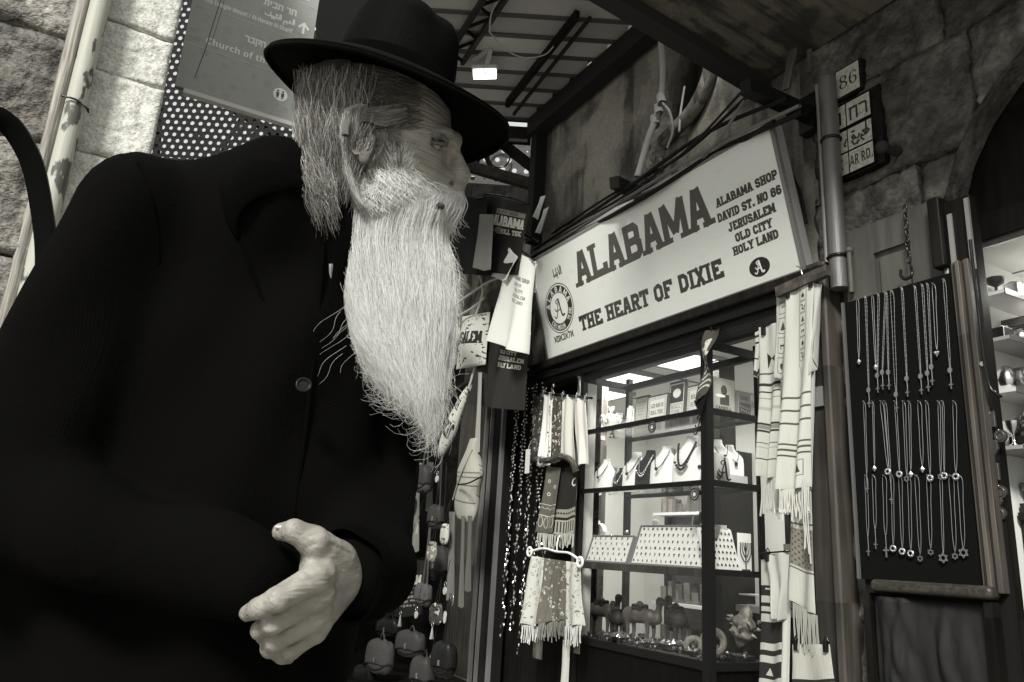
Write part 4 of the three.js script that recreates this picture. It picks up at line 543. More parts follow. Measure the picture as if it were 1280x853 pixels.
  const bd = part('beard', beardW.build(), whiteHair, man); part('grey_beard', beardG.build(), mat([.5, .5, .475], .6), bd).userData.kind = 'stuff'; part('beard_mass', core, mat([.88, .885, .86], .9, { bumpMap: T.fine, bumpScale: .004 }), man);
  part('lip', ball(.0065, ...loc(549, 258, 1.0335).toArray(), 8, 1.2, .7, .9), mat(.06, .8), man);  // dark-coloured ball paints in the shaded gap of the mouth
  const xe = loc(462, 170, 1.0).x, yb = loc(400, 330, 1.08).y, neck = [C([415, 190, 1.07], [410, 300, 1.08], .046, .036)];
  const hairF = (x, y, z) => Math.max(smin(headF(x, y, z) - .002, capD(x, y, z, neck[0]), .02) + .004 * (fbm(x * 120 + z * 90, y * 18, 3, 4) - .5), x - xe - .9 * Math.max(0, y - e0.y - .01), yb - y);
  part('hair_mass', surfaceNets(hairF, [hb.x - .15, yb - .02, hb.z - .1], [hb.x + .06, hb.y + .2, hb.z + .12], .005), mat([.07, .066, .058], .85), man);
  const snapH = (px, py, lift) => { for (let d = .93; d < 1.15; d += .004) { const p = loc(px, py, d); if (smin(headF(p.x, p.y, p.z), capD(p.x, p.y, p.z, neck[0]), .02) < lift) return p; } return loc(px, py, 1.09); };
  const dark = strands(), mid = strands(), pale = strands();
  for (let k = 0; k < 3000; k++) { const s = hr(), x0 = lerp(370, 448 + h1(0, 34) * hr(), s), y0 = h1(78, 195), x1 = lerp(372, 424, s) + h1(-8, 8), y1 = y0 + h1(60, 130), ph = h1(0, 6), A = h1(2, 7), lf = h1(.003, .018), p = []; for (let i = 0; i < 9; i++) { const t = i / 8; p.push(snapH(lerp(x0, x1, t * ss(100, 300, y1)) + A * Math.sin(t * 7 + ph), lerp(y0, y1, t), lf + .002 * Math.sin(t * 8 + ph))); } (hr() < .5 ? dark : hr() < .7 ? mid : pale).add(p, h1(.0002, .00034)); }
  const snapC = (px, py, lift) => { for (let d = .9; d < 1.12; d += .005) { const p = loc(px, py, d); if (Math.min(coatF(p.x, p.y, p.z), headF(p.x, p.y, p.z), capD(p.x, p.y, p.z, neck[0])) < lift) return p; } return loc(px, py, 1.04); };
  for (let k = 0; k < 900; k++) { const s = hr(), lf = hr(), x0 = lerp(376, 420, s), y0 = h1(150, 235) + 15 * s, p = [], ph = h1(0, 6), A = h1(.8, 3), L = Math.min(h1(25, 75), h1(235, 305) - y0), dx = (lerp(402, 428, s) - x0) * L / 100 + h1(-3, 5); for (let i = 0; i < 12; i++) { const t = i / 11; p.push(snapC(x0 + dx * t + A * Math.sin(t * 8 + ph), y0 + L * t, .004 + .012 * lf + .003 * Math.sin(t * 9 + ph))); } (hr() < .5 ? dark : hr() < .7 ? mid : pale).add(p, h1(.00018, .0003)); } // neck locks
  for (let k = 0; k < 330; k++) { const s = hr(), o = h1(-7, 7), p = [], wv = h1(0, 6), wz = h1(-.004, .005), sp = curve([[452 + o, 134], [437 + o * .8, 140], [430 + o, 165], [431 + o, 200], [441 + o * .8, 235], [454 + o * .6, 262]].map(q => snapH(q[0], q[1], .012))); for (let i = 0; i < 12; i++) { const q = sp.getPoint(i / 11 * h1(.92, 1)); q.z += .004 * Math.cos(o * .3) + wz; q.x += .0018 * Math.sin(i * .9 + wv); p.push(q); } (hr() < .45 ? pale : mid).add(p, h1(.00025, .0004)); } // side lock behind the ear
  for (let k = 0; k < 420; k++) { const o = h1(0, 1), sp = curve([loc(500 + h1(-10, 10), lerp(128, 150, o), 1.01), loc(478, lerp(132, 158, o), 1.0), loc(456, lerp(136, 150, o), .99), loc(440, lerp(142, 165, o), .988)]), p = []; for (let i = 0; i < 8; i++) p.push(sp.getPoint(i / 7).add(V3(h1(-.0008, .0008), h1(-.001, .001), 0))); (hr() < .6 ? dark : mid).add(p, h1(.00028, .00045)); } // hair combed back over the ear
  for (let k = 0; k < 420; k++) { const x = h1(462, 500), y = h1(140, 205), a = h1(1.2, 2.6), L = h1(8, 22), p = []; for (let i = 0; i < 4; i++) { const t = i / 3; p.push(snap(x - Math.cos(a) * L * t * .6, y + Math.sin(a + t) * L * t, .002 + .004 * t)); } (hr() < .5 ? dark : mid).add(p, h1(.00024, .0004)); } // temple
  for (let k = 0; k < 1100; k++) { const x = h1(432, 530), y = h1(88, 160), a = h1(2.2, 3.3), L = h1(14, 34), p = []; for (let i = 0; i < 5; i++) { const t = i / 4; p.push(snap(x + Math.cos(a) * L * t, y - Math.sin(a + t * .5) * L * t * -.6, .002 + .004 * t)); } (hr() < .75 ? dark : mid).add(p, h1(.00026, .00042)); } // hair under the brim
  for (let k = 0; k < 90; k++) { const t0 = hr(), x = lerp(536, 567, t0), p = [], L = h1(6, 14), a = h1(-.6, .7); for (let i = 0; i < 4; i++) { const t = i / 3; p.push(snap(x + Math.cos(a) * L * t, lerp(168, 174, t0) + h1(-3, 3) * 0 + Math.sin(a) * L * t, .003 + .005 * t)); } (hr() < .5 ? mid : dark).add(p, h1(.00024, .00036)); } // eyebrow
  for (let k = 0; k < 9; k++) { const p = [], x = h1(402, 424), y = h1(390, 460), ph = h1(0, 6), dx = h1(-18, 4); for (let i = 0; i < 10; i++) { const t = i / 9; p.push(loc(x + dx * t + 5 * Math.sin(t * 5 + ph) + 30 * (1 - t) * .8, y + 24 * t - 14 * (1 - t), .93 - .01 * t)); } pale.add(p, .00016); } // stray wisps over the coat
  part('hair', dark.build(), mat([.13, .122, .108], .6), man); part('grey_hair', mid.build(), mat([.34, .335, .31], .6), man); part('pale_hair', pale.build(), mat([.66, .66, .63], .6), man); for (const o of man.children) if (/hair$|^beard$/.test(o.name)) o.userData.kind = 'stuff';
}
{ // webbing strap of a bag slung behind the man
  const b = thing('shoulder_bag', 'black ribbed webbing bag strap curving in behind the coat sleeve', 'bag'); const p = [[-150, 240, 1.0], [-70, 150, 1.05], [0, 148, 1.1], [34, 190, 1.12], [52, 260, 1.12], [58, 340, 1.1], [40, 460, 1.05], [10, 580, 1.0], [-8, 660, .98], [-60, 760, .98]], cv = curve(p.map(q => at(...q)));
  part('strap', surf(90, 4, (u, v) => { const c = cv.getPoint(u), t = cv.getTangent(u), s = FW.clone().cross(t).normalize(); return c.addScaledVector(s, (v - .5) * .03).addScaledVector(FW, -.003 * Math.sin(v * 3.14)); }, .003), new THREE.MeshPhysicalMaterial({ color: grey(.004), roughness: .8, specularIntensity: .05 }), b);
  const ribs = []; for (let i = 0; i < 150; i++) { const u = .25 + .5 * i / 150, c = cv.getPoint(u), t = cv.getTangent(u), s = FW.clone().cross(t).normalize(); ribs.push(new THREE.SphereGeometry(.0017, 5, 4).translate(...c.addScaledVector(s, -.0152).toArray())); } part('ribbed_edge', ribs, mat(.05, .6), b);
  const q = at(-330, 820, 1.0); part('bag_body', new RoundedBoxGeometry(.3, .28, .12, 3, .03).rotateY(1.1).translate(q.x, q.y - .05, q.z), mat(.012, .8), b);
}
// ------------------------------------------------------------------ the lit shop: room, ceiling lights, display case
const lightW = new THREE.Color(1, 1, .96);
function ceilingPanel(x, y, z, w, d, power, label, glow = .8) {
  const t = thing('ceiling_light', label, 'ceiling light', 'light panels in the shop ceiling');
  part('frame', [box(x - w / 2 - .03, x + w / 2 + .03, y - .012, y + .01, z - d / 2 - .03, z - d / 2), box(x - w / 2 - .03, x + w / 2 + .03, y - .012, y + .01, z + d / 2, z + d / 2 + .03), box(x - w / 2 - .03, x - w / 2, y - .012, y + .01, z - d / 2, z + d / 2), box(x + w / 2, x + w / 2 + .03, y - .012, y + .01, z - d / 2, z + d / 2)], mat(.3, .6), t);
  part('diffuser', box(x - w / 2, x + w / 2, y - .006, y + .008, z - d / 2, z + d / 2), new THREE.MeshStandardMaterial({ color: 0xffffff, emissive: lightW, emissiveIntensity: glow, roughness: 1 }), t);
  const L = new THREE.RectAreaLight(lightW, power, w, d); L.name = 'shop_light'; L.position.set(x, y - .015, z); L.lookAt(x, y - 2, z); scene.add(L);
}
{
  const rm = thing('shop_room', 'pale walled lit shop room behind the display case', 'shop interior');
  const wm = mat([.5, .5, .47], .8, { map: wallMap }), cm = mat([.7, .7, .67], .85);
  part('back_wall', box(-6.4, -2.2, 0, 2.6, -2.3, -2.2), mat([.4, .4, .37], .85), rm); part('side_wall', box(-2.3, -2.2, 0, 2.6, -2.2, -.36), mat([.5, .5, .46], .85), rm); part('far_side_wall', box(-6.4, -6.3, 0, 2.6, -2.2, -.76), mat([.5, .5, .46], .85), rm);
  part('ceiling', box(-6.4, -2.2, 2.552, 2.64, -2.2, -.1), cm, rm); for (let k = 0; k < 5; k++) part('ceiling_seam', box(-6.3 + k * .85, -6.285 + k * .85, 2.545, 2.553, -2.2, -.12), mat(.15, .8), rm);
  part('ceiling_rail', box(-6.2, -2.3, 2.5, 2.55, -.62, -.56), mat(.05, .6), rm); part('valance', box(-4.8, -2.3, 2.49, 2.553, -.2, -.12), mat(.5, .7), rm);
  part('floor', box(-6.4, -2.2, 0, .02, -2.2, -.02), mat(.12, .7), rm); part('dividing_wall', box(-6.3, -5.02, 0, 2.55, -.55, -.5), mat(.25, .8), rm);
  ceilingPanel(-4.86, 2.54, -.86, .42, .42, 24, 'square light panel in the shop ceiling over plaques'); ceilingPanel(-4.12, 2.54, -.86, .42, .42, 24, 'square light panel in the shop ceiling behind the corner pole'); ceilingPanel(-5.5, 2.54, -1.0, .42, .42, 16, 'square light panel deepest in the shop ceiling corner'); ceilingPanel(-2.95, 2.54, -1.3, .42, .42, 14, 'square light panel in the shop ceiling behind striped shawls');
  for (const [x, z] of [[-4.1, -.3], [-3.55, -.3]]) solo('ceiling_grille', [box(x - .09, x + .09, 2.538, 2.551, z - .05, z + .05), box(x - .06, x + .06, 2.53, 2.538, z - .03, z + .03)], mat(.12, .6), x < -4 ? 'small dark grille in shop ceiling beyond lintel end' : 'small dark grille in shop ceiling behind corner pole', 'grille');
  // cabinets at the back
  for (const [x0, x1, y0, y1, l] of [[-5.6, -4.9, .1, 2.1, 'tall back cabinet with shelves of small boxed goods'], [-4.2, -3.6, .1, 1.95, 'grey back cabinet with ribbed sliding door']]) { const c = thing('back_cabinet', l, 'cabinet'); part('carcass', box(x0, x1, y0, y1, -2.2, -1.95), mat(.22, .7), c); part('upright', box(x0 - .05, x0, y0, y1, -2.2, -1.9), M.woodDark, c); part('upright', box(x1, x1 + .05, y0, y1, -2.2, -1.9), M.woodDark, c); for (let y = y0 + .3; y < y1; y += .38) { part('shelf', box(x0, x1, y, y + .025, -1.95, -1.72), mat(.4, .6), c); part('boxed_goods', Array.from({ length: 7 }, (_, k) => { const w = rr(.05, .08), h = rr(.08, .22); return box(x0 + .02 + k * (x1 - x0) / 7, x0 + .02 + k * (x1 - x0) / 7 + w, y + .026, y + .026 + h, -1.9, -1.8); }), mat(rr(.3, .6), .7, { map: T.plaster }), c).userData.kind = 'stuff'; } }
  const dk = thing('dark_column', 'dark wooden column standing inside the shop', 'column'); part('shaft', box(-4.05, -3.9, 0, 2.55, -1.05, -.9), M.woodDark, dk); part('base', box(-4.08, -3.87, 0, .18, -1.08, -.87), M.woodDark, dk);
  const dk2 = thing('shop_counter', 'long dark counter with drawers inside the shop', 'counter'); part('body', box(-3.9, -2.5, 0, .85, -1.5, -1.05), M.woodDark, dk2); for (let k = 0; k < 3; k++) { const d = part('drawer', box(-3.85 + k * .45, -3.44 + k * .45, .5, .8, -1.05, -1.03), mat(.14, .5, { map: T.wood }), dk2); part('knob', ball(.018, -3.645 + k * .45, .65, -1.015, 6), M.brass, d); } part('top', box(-3.93, -2.47, .85, .89, -1.53, -1.02), mat(.3, .4), dk2); part('glass_top', box(-3.9, -2.5, .95, .96, -1.5, -1.05), mat(.5, .3), dk2);
}
{
  const X0 = -4.25, X1 = -3.07, Z1 = -.385, Y0 = .635, Y1 = 2.3, ys = [1.93, 1.545, 1.09];
  const cs = thing('display_case', 'black framed glass display case with three lit shelves', 'display case'); const fm = M.frame, p = .018;
  const post = (x, z, w = p) => part('post', box(x - w, x + w, 0, Y1 + .06, z - w, z + w), fm, cs); post(X0, 0); post(X1, 0, .024); post(X0, Z1); post(X1, Z1, .014);
  for (const y of [Y1, Y0]) { part('rail', box(X0, X1, y - .02, y + .02, -.015, .015), fm, cs); part('rail', box(X0, X1, y - .02, y + .02, Z1 - .015, Z1 + .015), fm, cs); part('rail', box(X1 - .015, X1 + .015, y - .02, y + .02, Z1, -.016), fm, cs); part('rail', box(X0 - .015, X0 + .015, y - .02, y + .02, Z1, -.016), fm, cs); }
  const gl = new THREE.MeshPhysicalMaterial({ color: grey(.92), roughness: .03, transmission: 1, thickness: 0, ior: 1.5 });
  ys.forEach((y, k) => { const th = k === 2 ? .03 : .016; const s = part('shelf', box(X0 + .02, X1 - .02, y - .004, y + .004, Z1 + .02, -.02), k === 2 ? mat(.2, .5) : gl, cs); part('front_edge', box(X0 + .01, X1 - .026, y - th, y + .01, -.018, .012), k === 2 ? mat(.16, .4, { map: T.wood }) : fm, s); part('side_edge', box(X1 - .012, X1 + .012, y - .018, y + .014, Z1, -.026), fm, s); part('back_edge', box(X0, X1, y - .016, y + .012, Z1 - .01, Z1 + .012), fm, s); });
  part('plinth', box(X0, X1, 0, Y0 - .02, Z1, .0), mat(.014, .6, { map: T.wood }), cs);
  const pane = new THREE.MeshPhysicalMaterial({ color: 0xffffff, roughness: .01, transmission: 1, thickness: 0, ior: 1.45, specularIntensity: .6 });
  part('front_pane', box(X0 + .02, X1 - .026, Y0 + .02, Y1 - .02, .0, .003), pane, cs); part('side_pane', box(X1 + .001, X1 + .004, Y0 + .02, Y1 - .02, Z1 + .016, -.03), pane, cs);
  // emblem stickers on the glass
  const stick = mat(.015, .5), em = (px, py, s, z = .008) => { const c = onZ(px, py, z); return SWASH.map((st, k) => tube(st.map(q => V3(c.x + (q[0] - .5) * s, c.y + (q[1] - .5) * s, z)), s * (k === 1 ? .055 : .034), 14, 5).scale(1, 1, 1)); };
  part('emblem_sticker', em(875, 531, .1), stick, cs); part('emblem_sticker', em(765, 541, .06), stick, cs);
  { const c = onX(905, 588, X1 + .008), s = .1; part('emblem_sticker', SWASH.map((st, k) => tube(st.map(q => V3(X1 + .008, c.y + (q[1] - .5) * s, c.z - (q[0] - .5) * s)), s * (k === 1 ? .055 : .034), 14, 5)), stick, cs); }
  for (const [px, py, r] of [[815, 534, .03], [868, 618, .03]]) { const c = onZ(px, py, .014); const o = part('round_sticker', [new THREE.TorusGeometry(r, .005, 6, 24).translate(c.x, c.y, .014), new THREE.TorusGeometry(r * .55, .004, 6, 20).translate(c.x, c.y, .014)], mat(.05, .5), cs); part('disc', new THREE.CylinderGeometry(r, r, .003, 24).rotateX(Math.PI / 2).translate(c.x, c.y, .011), mat(.6, .6), o); }
  // ---- top shelf: plaques and ornaments
  const sy = ys[0] + .006;
  const plaque = (px, w, h, z, tone, label, draw, turn = 0) => { const t = thing('plaque', label, 'plaque', 'plaques on the top shelf'); const c = onZ(px, 520, z); const W = 256, H = Math.round(256 * h / w); part('frame', new RoundedBoxGeometry(w, h, .02, 2, .004).translate(0, h / 2, 0), mat(tone, .5, { map: T.wood }), t); part('printed_face', new THREE.PlaneGeometry(w * .86, h * .86).translate(0, h / 2, .0115), new THREE.MeshStandardMaterial({ roughness: .5, map: canvasTex(W, H, g => draw(g, W, H)) }), t); t.rotation.set(-.08, turn, 0); t.position.set(c.x, sy + .004, z); t.userData.placed = true; };
  const motto = (a, b, bg) => (g, W, H) => { g.fillStyle = bg; g.fillRect(0, 0, W, H); g.strokeStyle = '#55534c'; g.lineWidth = 8; g.setLineDash && g.setLineDash([12, 8]); g.strokeRect(12, 12, W - 24, H - 24); g.setLineDash && g.setLineDash([]); g.lineWidth = 3; g.strokeRect(26, 26, W - 52, H - 52); const f = (s, y) => { const wid = (W - 84) / slabW(s, 1, .12); slab(g, s, 42, y, H * .17, wid, 6, .12, '#6b685f'); }; f(a, H * .47); f(b, H * .76); };
  plaque(822, .2, .17, -.1, .35, 'plain plaque with two lines of lettering beside tall plaque', motto('LED BAG DI', 'ROLL TIDE', '#d9dad2'));
  plaque(846, .15, .235, -.12, .3, 'tall plaque with dark panel and white oval', (g, W, H) => { g.fillStyle = '#d0d1c9'; g.fillRect(0, 0, W, H); g.fillStyle = '#2d2b27'; g.fillRect(14, 14, W - 28, H * .55); g.fillStyle = '#dfe0d8'; g.beginPath(); g.ellipse(W / 2, H * .3, W * .27, H * .14, 0, 0, 7); g.fill(); g.strokeStyle = '#4a4740'; g.lineWidth = 5; g.strokeRect(24, H * .64, W - 48, H * .29); slab(g, 'ROLL', 44, H * .76, H * .08, 38, 6, .12, '#5b584f'); slab(g, 'TIDE', 44, H * .89, H * .08, 38, 6, .12, '#5b584f'); });
  plaque(873, .2, .18, -.1, .32, 'wide plaque with checkered border next to corner pole', motto('ROLL TIDE', 'ROLL', '#cfd0c8'));
  plaque(802, .13, .21, -.17, .5, 'blank grey card standing behind the small plaques', (g, W, H) => { g.fillStyle = '#b9bab2'; g.fillRect(0, 0, W, H); g.fillStyle = '#8f8f87'; for (let k = 0; k < 5; k++) g.fillRect(40, 60 + k * 46, W - 80 - k * 12, 12); });
  { const t = thing('picture_box', 'boxed picture of dark figure with a pale hat', 'box'); const z = -.17, x = X1 - .06; part('box', new RoundedBoxGeometry(.03, .2, .17, 2, .004).translate(0, .1, 0), mat(.45, .6), t); part('printed_face', new THREE.PlaneGeometry(.155, .185).rotateY(Math.PI / 2).translate(.0165, .1, 0), new THREE.MeshStandardMaterial({ roughness: .5, map: canvasTex(200, 240, g => { g.fillStyle = '#b7b7ae'; g.fillRect(0, 0, 200, 240); g.fillStyle = '#35332e'; g.beginPath(); g.ellipse(100, 80, 30, 38, 0, 0, 7); g.fill(); g.fillRect(60, 110, 90, 80); g.fillStyle = '#f2f2ec'; g.beginPath(); g.ellipse(66, 124, 48, 12, 0, 0, 7); g.fill(); slab(g, 'CARROLL', 20, 226, 26, 20, 6, .1, '#2f2d28'); }) }), t); t.position.set(x, sy + .004, z); t.userData.placed = true; }
  { const t = thing('gift_box', 'small dark printed gift box at the shelf corner', 'box'); part('box', new RoundedBoxGeometry(.09, .14, .1, 2, .004).translate(0, .07, 0), mat(.3, .6), t); part('printed_face', new THREE.PlaneGeometry(.09, .13).rotateY(Math.PI / 2).translate(.0465, .07, 0), new THREE.MeshStandardMaterial({ roughness: .5, map: canvasTex(160, 220, g => { g.fillStyle = '#77766d'; g.fillRect(0, 0, 160, 220); g.fillStyle = '#35332e'; g.fillRect(0, 100, 160, 120); g.fillStyle = '#a5a49b'; for (let k = 0; k < 12; k++) g.fillRect(10 + k * 12, 120 + (k * 37) % 70, 9, 22); slab(g, 'GRIND', 18, 70, 34, 22, 6, .1, '#2f2d28'); }) }), t); t.position.set(X1 - .075, sy + .004, -.315); t.userData.placed = true; }
  { const t = thing('crown_ornament', 'white ornate crown shaped ornament on the top shelf', 'ornament'); const c = onZ(764, 520, -.12); const wm = mat([.85, .85, .82], .35); part('body', [lathe([[.0, 0], [.055, 0], [.06, .012], [.045, .03], [.062, .05], [.07, .08], [.055, .105], [.02, .115], [.0, .12]], 20), ...[0, 1, 2, 3, 4, 5].map(k => ball(.016, Math.cos(k) * .055, .1, Math.sin(k) * .055, 6))], wm, t); part('finial', [lathe([[0, .118], [.02, .12], [.008, .135], [.022, .15], [.012, .165], [0, .17]], 12), ...[0, 1.6, 3.1, 4.7].map(a => ball(.008, Math.cos(a) * .02, .162, Math.sin(a) * .02, 5))], wm, t); part('base_block', box(-.075, .075, -.0, .001, -.05, .05), wm, t); part('medallion', [new THREE.TorusGeometry(.018, .003, 6, 18).translate(-.02, .075, .066), new THREE.TorusGeometry(.016, .003, 6, 18).translate(.032, .06, .06)], mat(.12, .5), t); t.position.set(c.x, sy, -.12); t.userData.placed = true; }
  for (const [px, l] of [[789, 'pair of white praying hands figurine on shelf']]) { const t = thing('hand_figurine', l, 'figurine'); const c = onZ(px, 518, -.1); part('hands', [0, 1].map(k => { const a = []; for (let f = 0; f < 4; f++) a.push(rod(V3(-.01 + f * .011, .06, k * .02), V3(-.012 + f * .014, .125 + [0, .012, .01, -.008][f], k * .012 + .004), .0075, .005, 8)); a.push(ball(.03, .006, .05, k * .02, 7, .9, 1.3, .45)); return join(a); }), M.white, t); part('base', lathe([[0, 0], [.045, 0], [.035, .03], [.028, .04], [0, .04]], 14), M.white, t); t.position.set(c.x, sy, -.1); t.userData.placed = true; }
  [[748, -.3, .1, .12, .55], [770, -.29, .08, .17, .3], [783, -.31, .09, .1, .7], [806, -.3, .1, .2, .4], [826, -.31, .08, .14, .25], [842, -.29, .1, .12, .6], [860, -.31, .09, .21, .35], [876, -.3, .08, .15, .5]].forEach(([px, z, w, h, v], k) => { const c = onZ(px, 520, z), t = thing('souvenir_box', ['small plain souvenir box at the back of the top shelf', 'small banded souvenir box at the back of the top shelf'][k % 2], 'box', 'souvenir boxes behind the plaques'); part('box', box(c.x - w / 2, c.x + w / 2, sy, sy + h, z - .03, z + .03, .004), mat(v, .6), t); if (k % 2) part('band', box(c.x - w / 2 - .001, c.x + w / 2 + .001, sy + h * .4, sy + h * .6, z + .031, z + .033), M.darkMetal, t); else part('lid', box(c.x - w / 2 - .003, c.x + w / 2 + .003, sy + h + .0005, sy + h + .012, z - .033, z + .033, .003), mat(v * .7, .6), t); });
  [[742, -.32], [765, -.33], [784, -.3], [800, -.33], [835, -.33], [862, -.34], [885, -.33]].forEach(([px, z], k) => { const c = onZ(px, 640, z), h = .12 + .03 * (k % 3), t = thing('perfume_bottle', ['slim dark bottle behind the pendant trays', 'round pale bottle behind the pendant trays'][k % 2], 'bottle', 'bottles behind the pendant trays'); part('bottle', lathe(k % 2 ? [[0, 0], [.035, 0], [.045, .04], [.03, .09], [.012, .11], [.012, h + .01], [0, h + .01]] : [[0, 0], [.028, 0], [.028, h * .7], [.012, h * .85], [.012, h], [0, h]], 16).translate(c.x, ys[2] + .012, z), k % 2 ? mat([.6, .6, .56], .25) : mat(.05, .2), t); part('stopper', ball(.015, c.x, ys[2] + .012 + h + .02, z, 6), M.brass, t); });
  [[745, -.3], [766, -.31], [812, -.31], [836, -.3], [872, -.31]].forEach(([px, z], k) => { const c = onZ(px, 600, z), t = thing('earring_card', 'pale card of earrings standing behind the necklace busts', 'earring card', 'earring cards behind the busts'); part('card', box(c.x - .05, c.x + .05, ys[1] + .006, ys[1] + .16 + .03 * (k % 2), z - .003, z), mat([.6, .6, .57], .7), t); for (let q = 0; q < 8; q++) part('earring', new THREE.OctahedronGeometry(.008).scale(1, 1.6, .6).translate(c.x - .035 + (q % 4) * .023, ys[1] + .06 + Math.floor(q / 4) * .05, z + .005), M.darkMetal, t); });
  // ---- second shelf: necklace busts
  const bust = (() => { const g = surf(18, 22, (u, v) => { const a = (u - .5) * Math.PI * 1.15; const w = v < .55 ? lerp(.07, .082, Math.sin(v / .55 * 1.57)) : lerp(.082, .026, ss(.55, .92, v)), dep = v < .55 ? lerp(.018, .034, v / .55) : lerp(.034, .024, ss(.55, .9, v)); return V3(Math.sin(a) * w, v * .2 - (v < .1 ? (.1 - v) * .12 * Math.cos(a) : 0), Math.cos(a) * dep - .08 * v * .6); }, .006); return g; })();
  const bm = [mat([.78, .78, .75], .6, { bumpMap: T.cloth, bumpScale: .0004 }), mat(.012, .8), mat([.38, .38, .36], .7)];
  const chainG = (r, drop, th) => { const p = []; for (let k = 0; k <= 16; k++) { const t = k / 16 * 2 - 1; p.push(V3(t * r, .17 - drop * (1 - t * t) - .0, .02 + .022 * (1 - t * t) - .055 * (1 - drop * (1 - t * t) * 6) * .6)); } return tube(p, th, 30, 5); };
  const stand = (px, z, k, sc, label, fancy, turn = .15) => { const t = thing('necklace_bust', label, 'jewellery bust', 'necklace busts on the middle shelf'); const c = onZ(px, 600, z); const b = part('bust', bust, bm[k], t); part('back_stand', bar(V3(0, .12, -.06), V3(0, 0, -.1), .05, .006, V3(1, 0, 0)), bm[k], t); part('necklace', chainG(.045, fancy ? .1 : .085, fancy ? .0045 : .0022), k === 1 ? M.silver : M.darkMetal, t); if (fancy) part('pendant', Array.from({ length: 9 }, (_, q) => ball(.006, -.03 + q * .0075, .085 - .03 * Math.sin(q / 8 * 3.14), .03, 4)), k === 1 ? M.silver : mat(.02, .3), t); else part('pendant', ball(.009, 0, .08, .034, 5), M.darkMetal, t); t.position.set(c.x, ys[1] + .006, z); t.rotation.y = turn; t.scale.setScalar(sc); t.userData.placed = true; };
  stand(738, -.2, 0, .9, 'white necklace bust at the scarf end of the shelf'); stand(752, -.1, 0, 1.05, 'white necklace bust beside the low black one'); stand(773, -.12, 1, .72, 'low black bust with silver chain between white ones', true); stand(789, -.14, 0, 1.2, 'tall white bust with thin chain behind black bust'); stand(806, -.09, 1, 1.15, 'tall black bust with chunky silver necklace', true); stand(826, -.08, 0, 1.2, 'white bust with single pendant chain between black busts'); stand(842, -.16, 1, .95, 'black bust tucked behind two white busts'); stand(857, -.07, 0, 1.38, 'largest white bust with dark beaded necklace', true); stand(880, -.12, 0, 1.15, 'white bust just behind the corner pole');
  { const t = thing('necklace_cushion', 'grey cushion with dark bead necklace behind side glass', 'jewellery cushion'); part('cushion', surf(18, 14, (u, v) => { const a = (u - .5) * 2.6; return V3(.03 + .035 * Math.sin(v * 3.14) * Math.cos(a), v * .17 * (1 - .25 * Math.abs(u - .5)), Math.sin(a) * .09); }, .01), mat([.36, .36, .34], .8), t); part('bead_string', Array.from({ length: 26 }, (_, k) => { const a = k / 25 * 2 - 1; return ball(.007, .076 - .02 * Math.abs(a), .16 - .12 * (1 - a * a), a * .05, 4); }), mat(.015, .3), t); t.position.set(X1 - .13, ys[1] + .006, -.15); t.userData.placed = true; }
  for (const [z, s, l] of [[-.24, 1, 'pale bust with pendant at back of side shelf'], [-.33, .9, 'palest bust in the rear corner of side shelf']]) { const t = thing('necklace_bust', l, 'jewellery bust', 'necklace busts on the middle shelf'); part('bust', bust, bm[0], t); part('necklace', chainG(.045, .08, .002), M.darkMetal, t); part('pendant', box(-.01, .01, .06, .085, .03, .034), M.darkMetal, t); t.rotation.y = 1.3; t.position.set(X1 - .14, ys[1] + .07, z); t.scale.setScalar(s); t.userData.placed = true; const r = thing('bust_riser', z < -.3 ? 'small clear riser in the rear shelf corner' : 'small clear riser beneath pale bust with pendant', 'riser'); part('block', box(X1 - .2, X1 - .08, ys[1] + .005, ys[1] + .068, z - .045, z + .045), mat(.5, .4), r); }
  // ---- third shelf: slanted trays with pendants in rows
  const tray = (pxa, pxb, h, z, rows, cols, label, side) => { const a = onZ(pxa, 700, z).x, b = onZ(pxb, 700, z).x, w = b - a, t = thing('pendant_tray', label, 'tray', 'pendant trays on the third shelf'); part('board', new RoundedBoxGeometry(w, h, .018, 2, .004).translate(0, h / 2, 0), mat([.56, .56, .53], .8, { bumpMap: T.cloth, bumpScale: .0006 }), t); part('rim', [box(-w / 2 - .008, w / 2 + .008, -.006, .004, -.012, .018), box(-w / 2 - .008, -w / 2, 0, h, -.012, .016), box(w / 2, w / 2 + .008, 0, h, -.012, .016), box(-w / 2 - .008, w / 2 + .008, h, h + .007, -.012, .016)], mat(.12, .5), t); const sh = [new THREE.OctahedronGeometry(.007).scale(1, 1.4, .6), new THREE.TorusGeometry(.006, .002, 5, 10), mergeGeometries([new THREE.BoxGeometry(.003, .018, .003), new THREE.BoxGeometry(.011, .003, .003).translate(0, .003, 0)])]; for (let r = 0; r < rows; r++) for (let c = 0; c < cols; c++) { const o = part('pendant', sh[(r * 5 + c * 3) % 3], h2(r, c, 3) < .5 ? M.darkMetal : M.brass, t); o.position.set(-w / 2 + (c + .5 + (r % 2) * .3) * w / (cols + .4), h * (r + .6) / rows, .013); } t.position.set((a + b) / 2, ys[2] + .012, z); t.rotation.x = -.35; t.userData.placed = true; };
  tray(734, 784, .17, -.1, 5, 7, 'small square tray of ring pendants at the shelf end'); tray(790, 884, .235, -.08, 6, 15, 'long slanted tray crowded with pendants', 0);
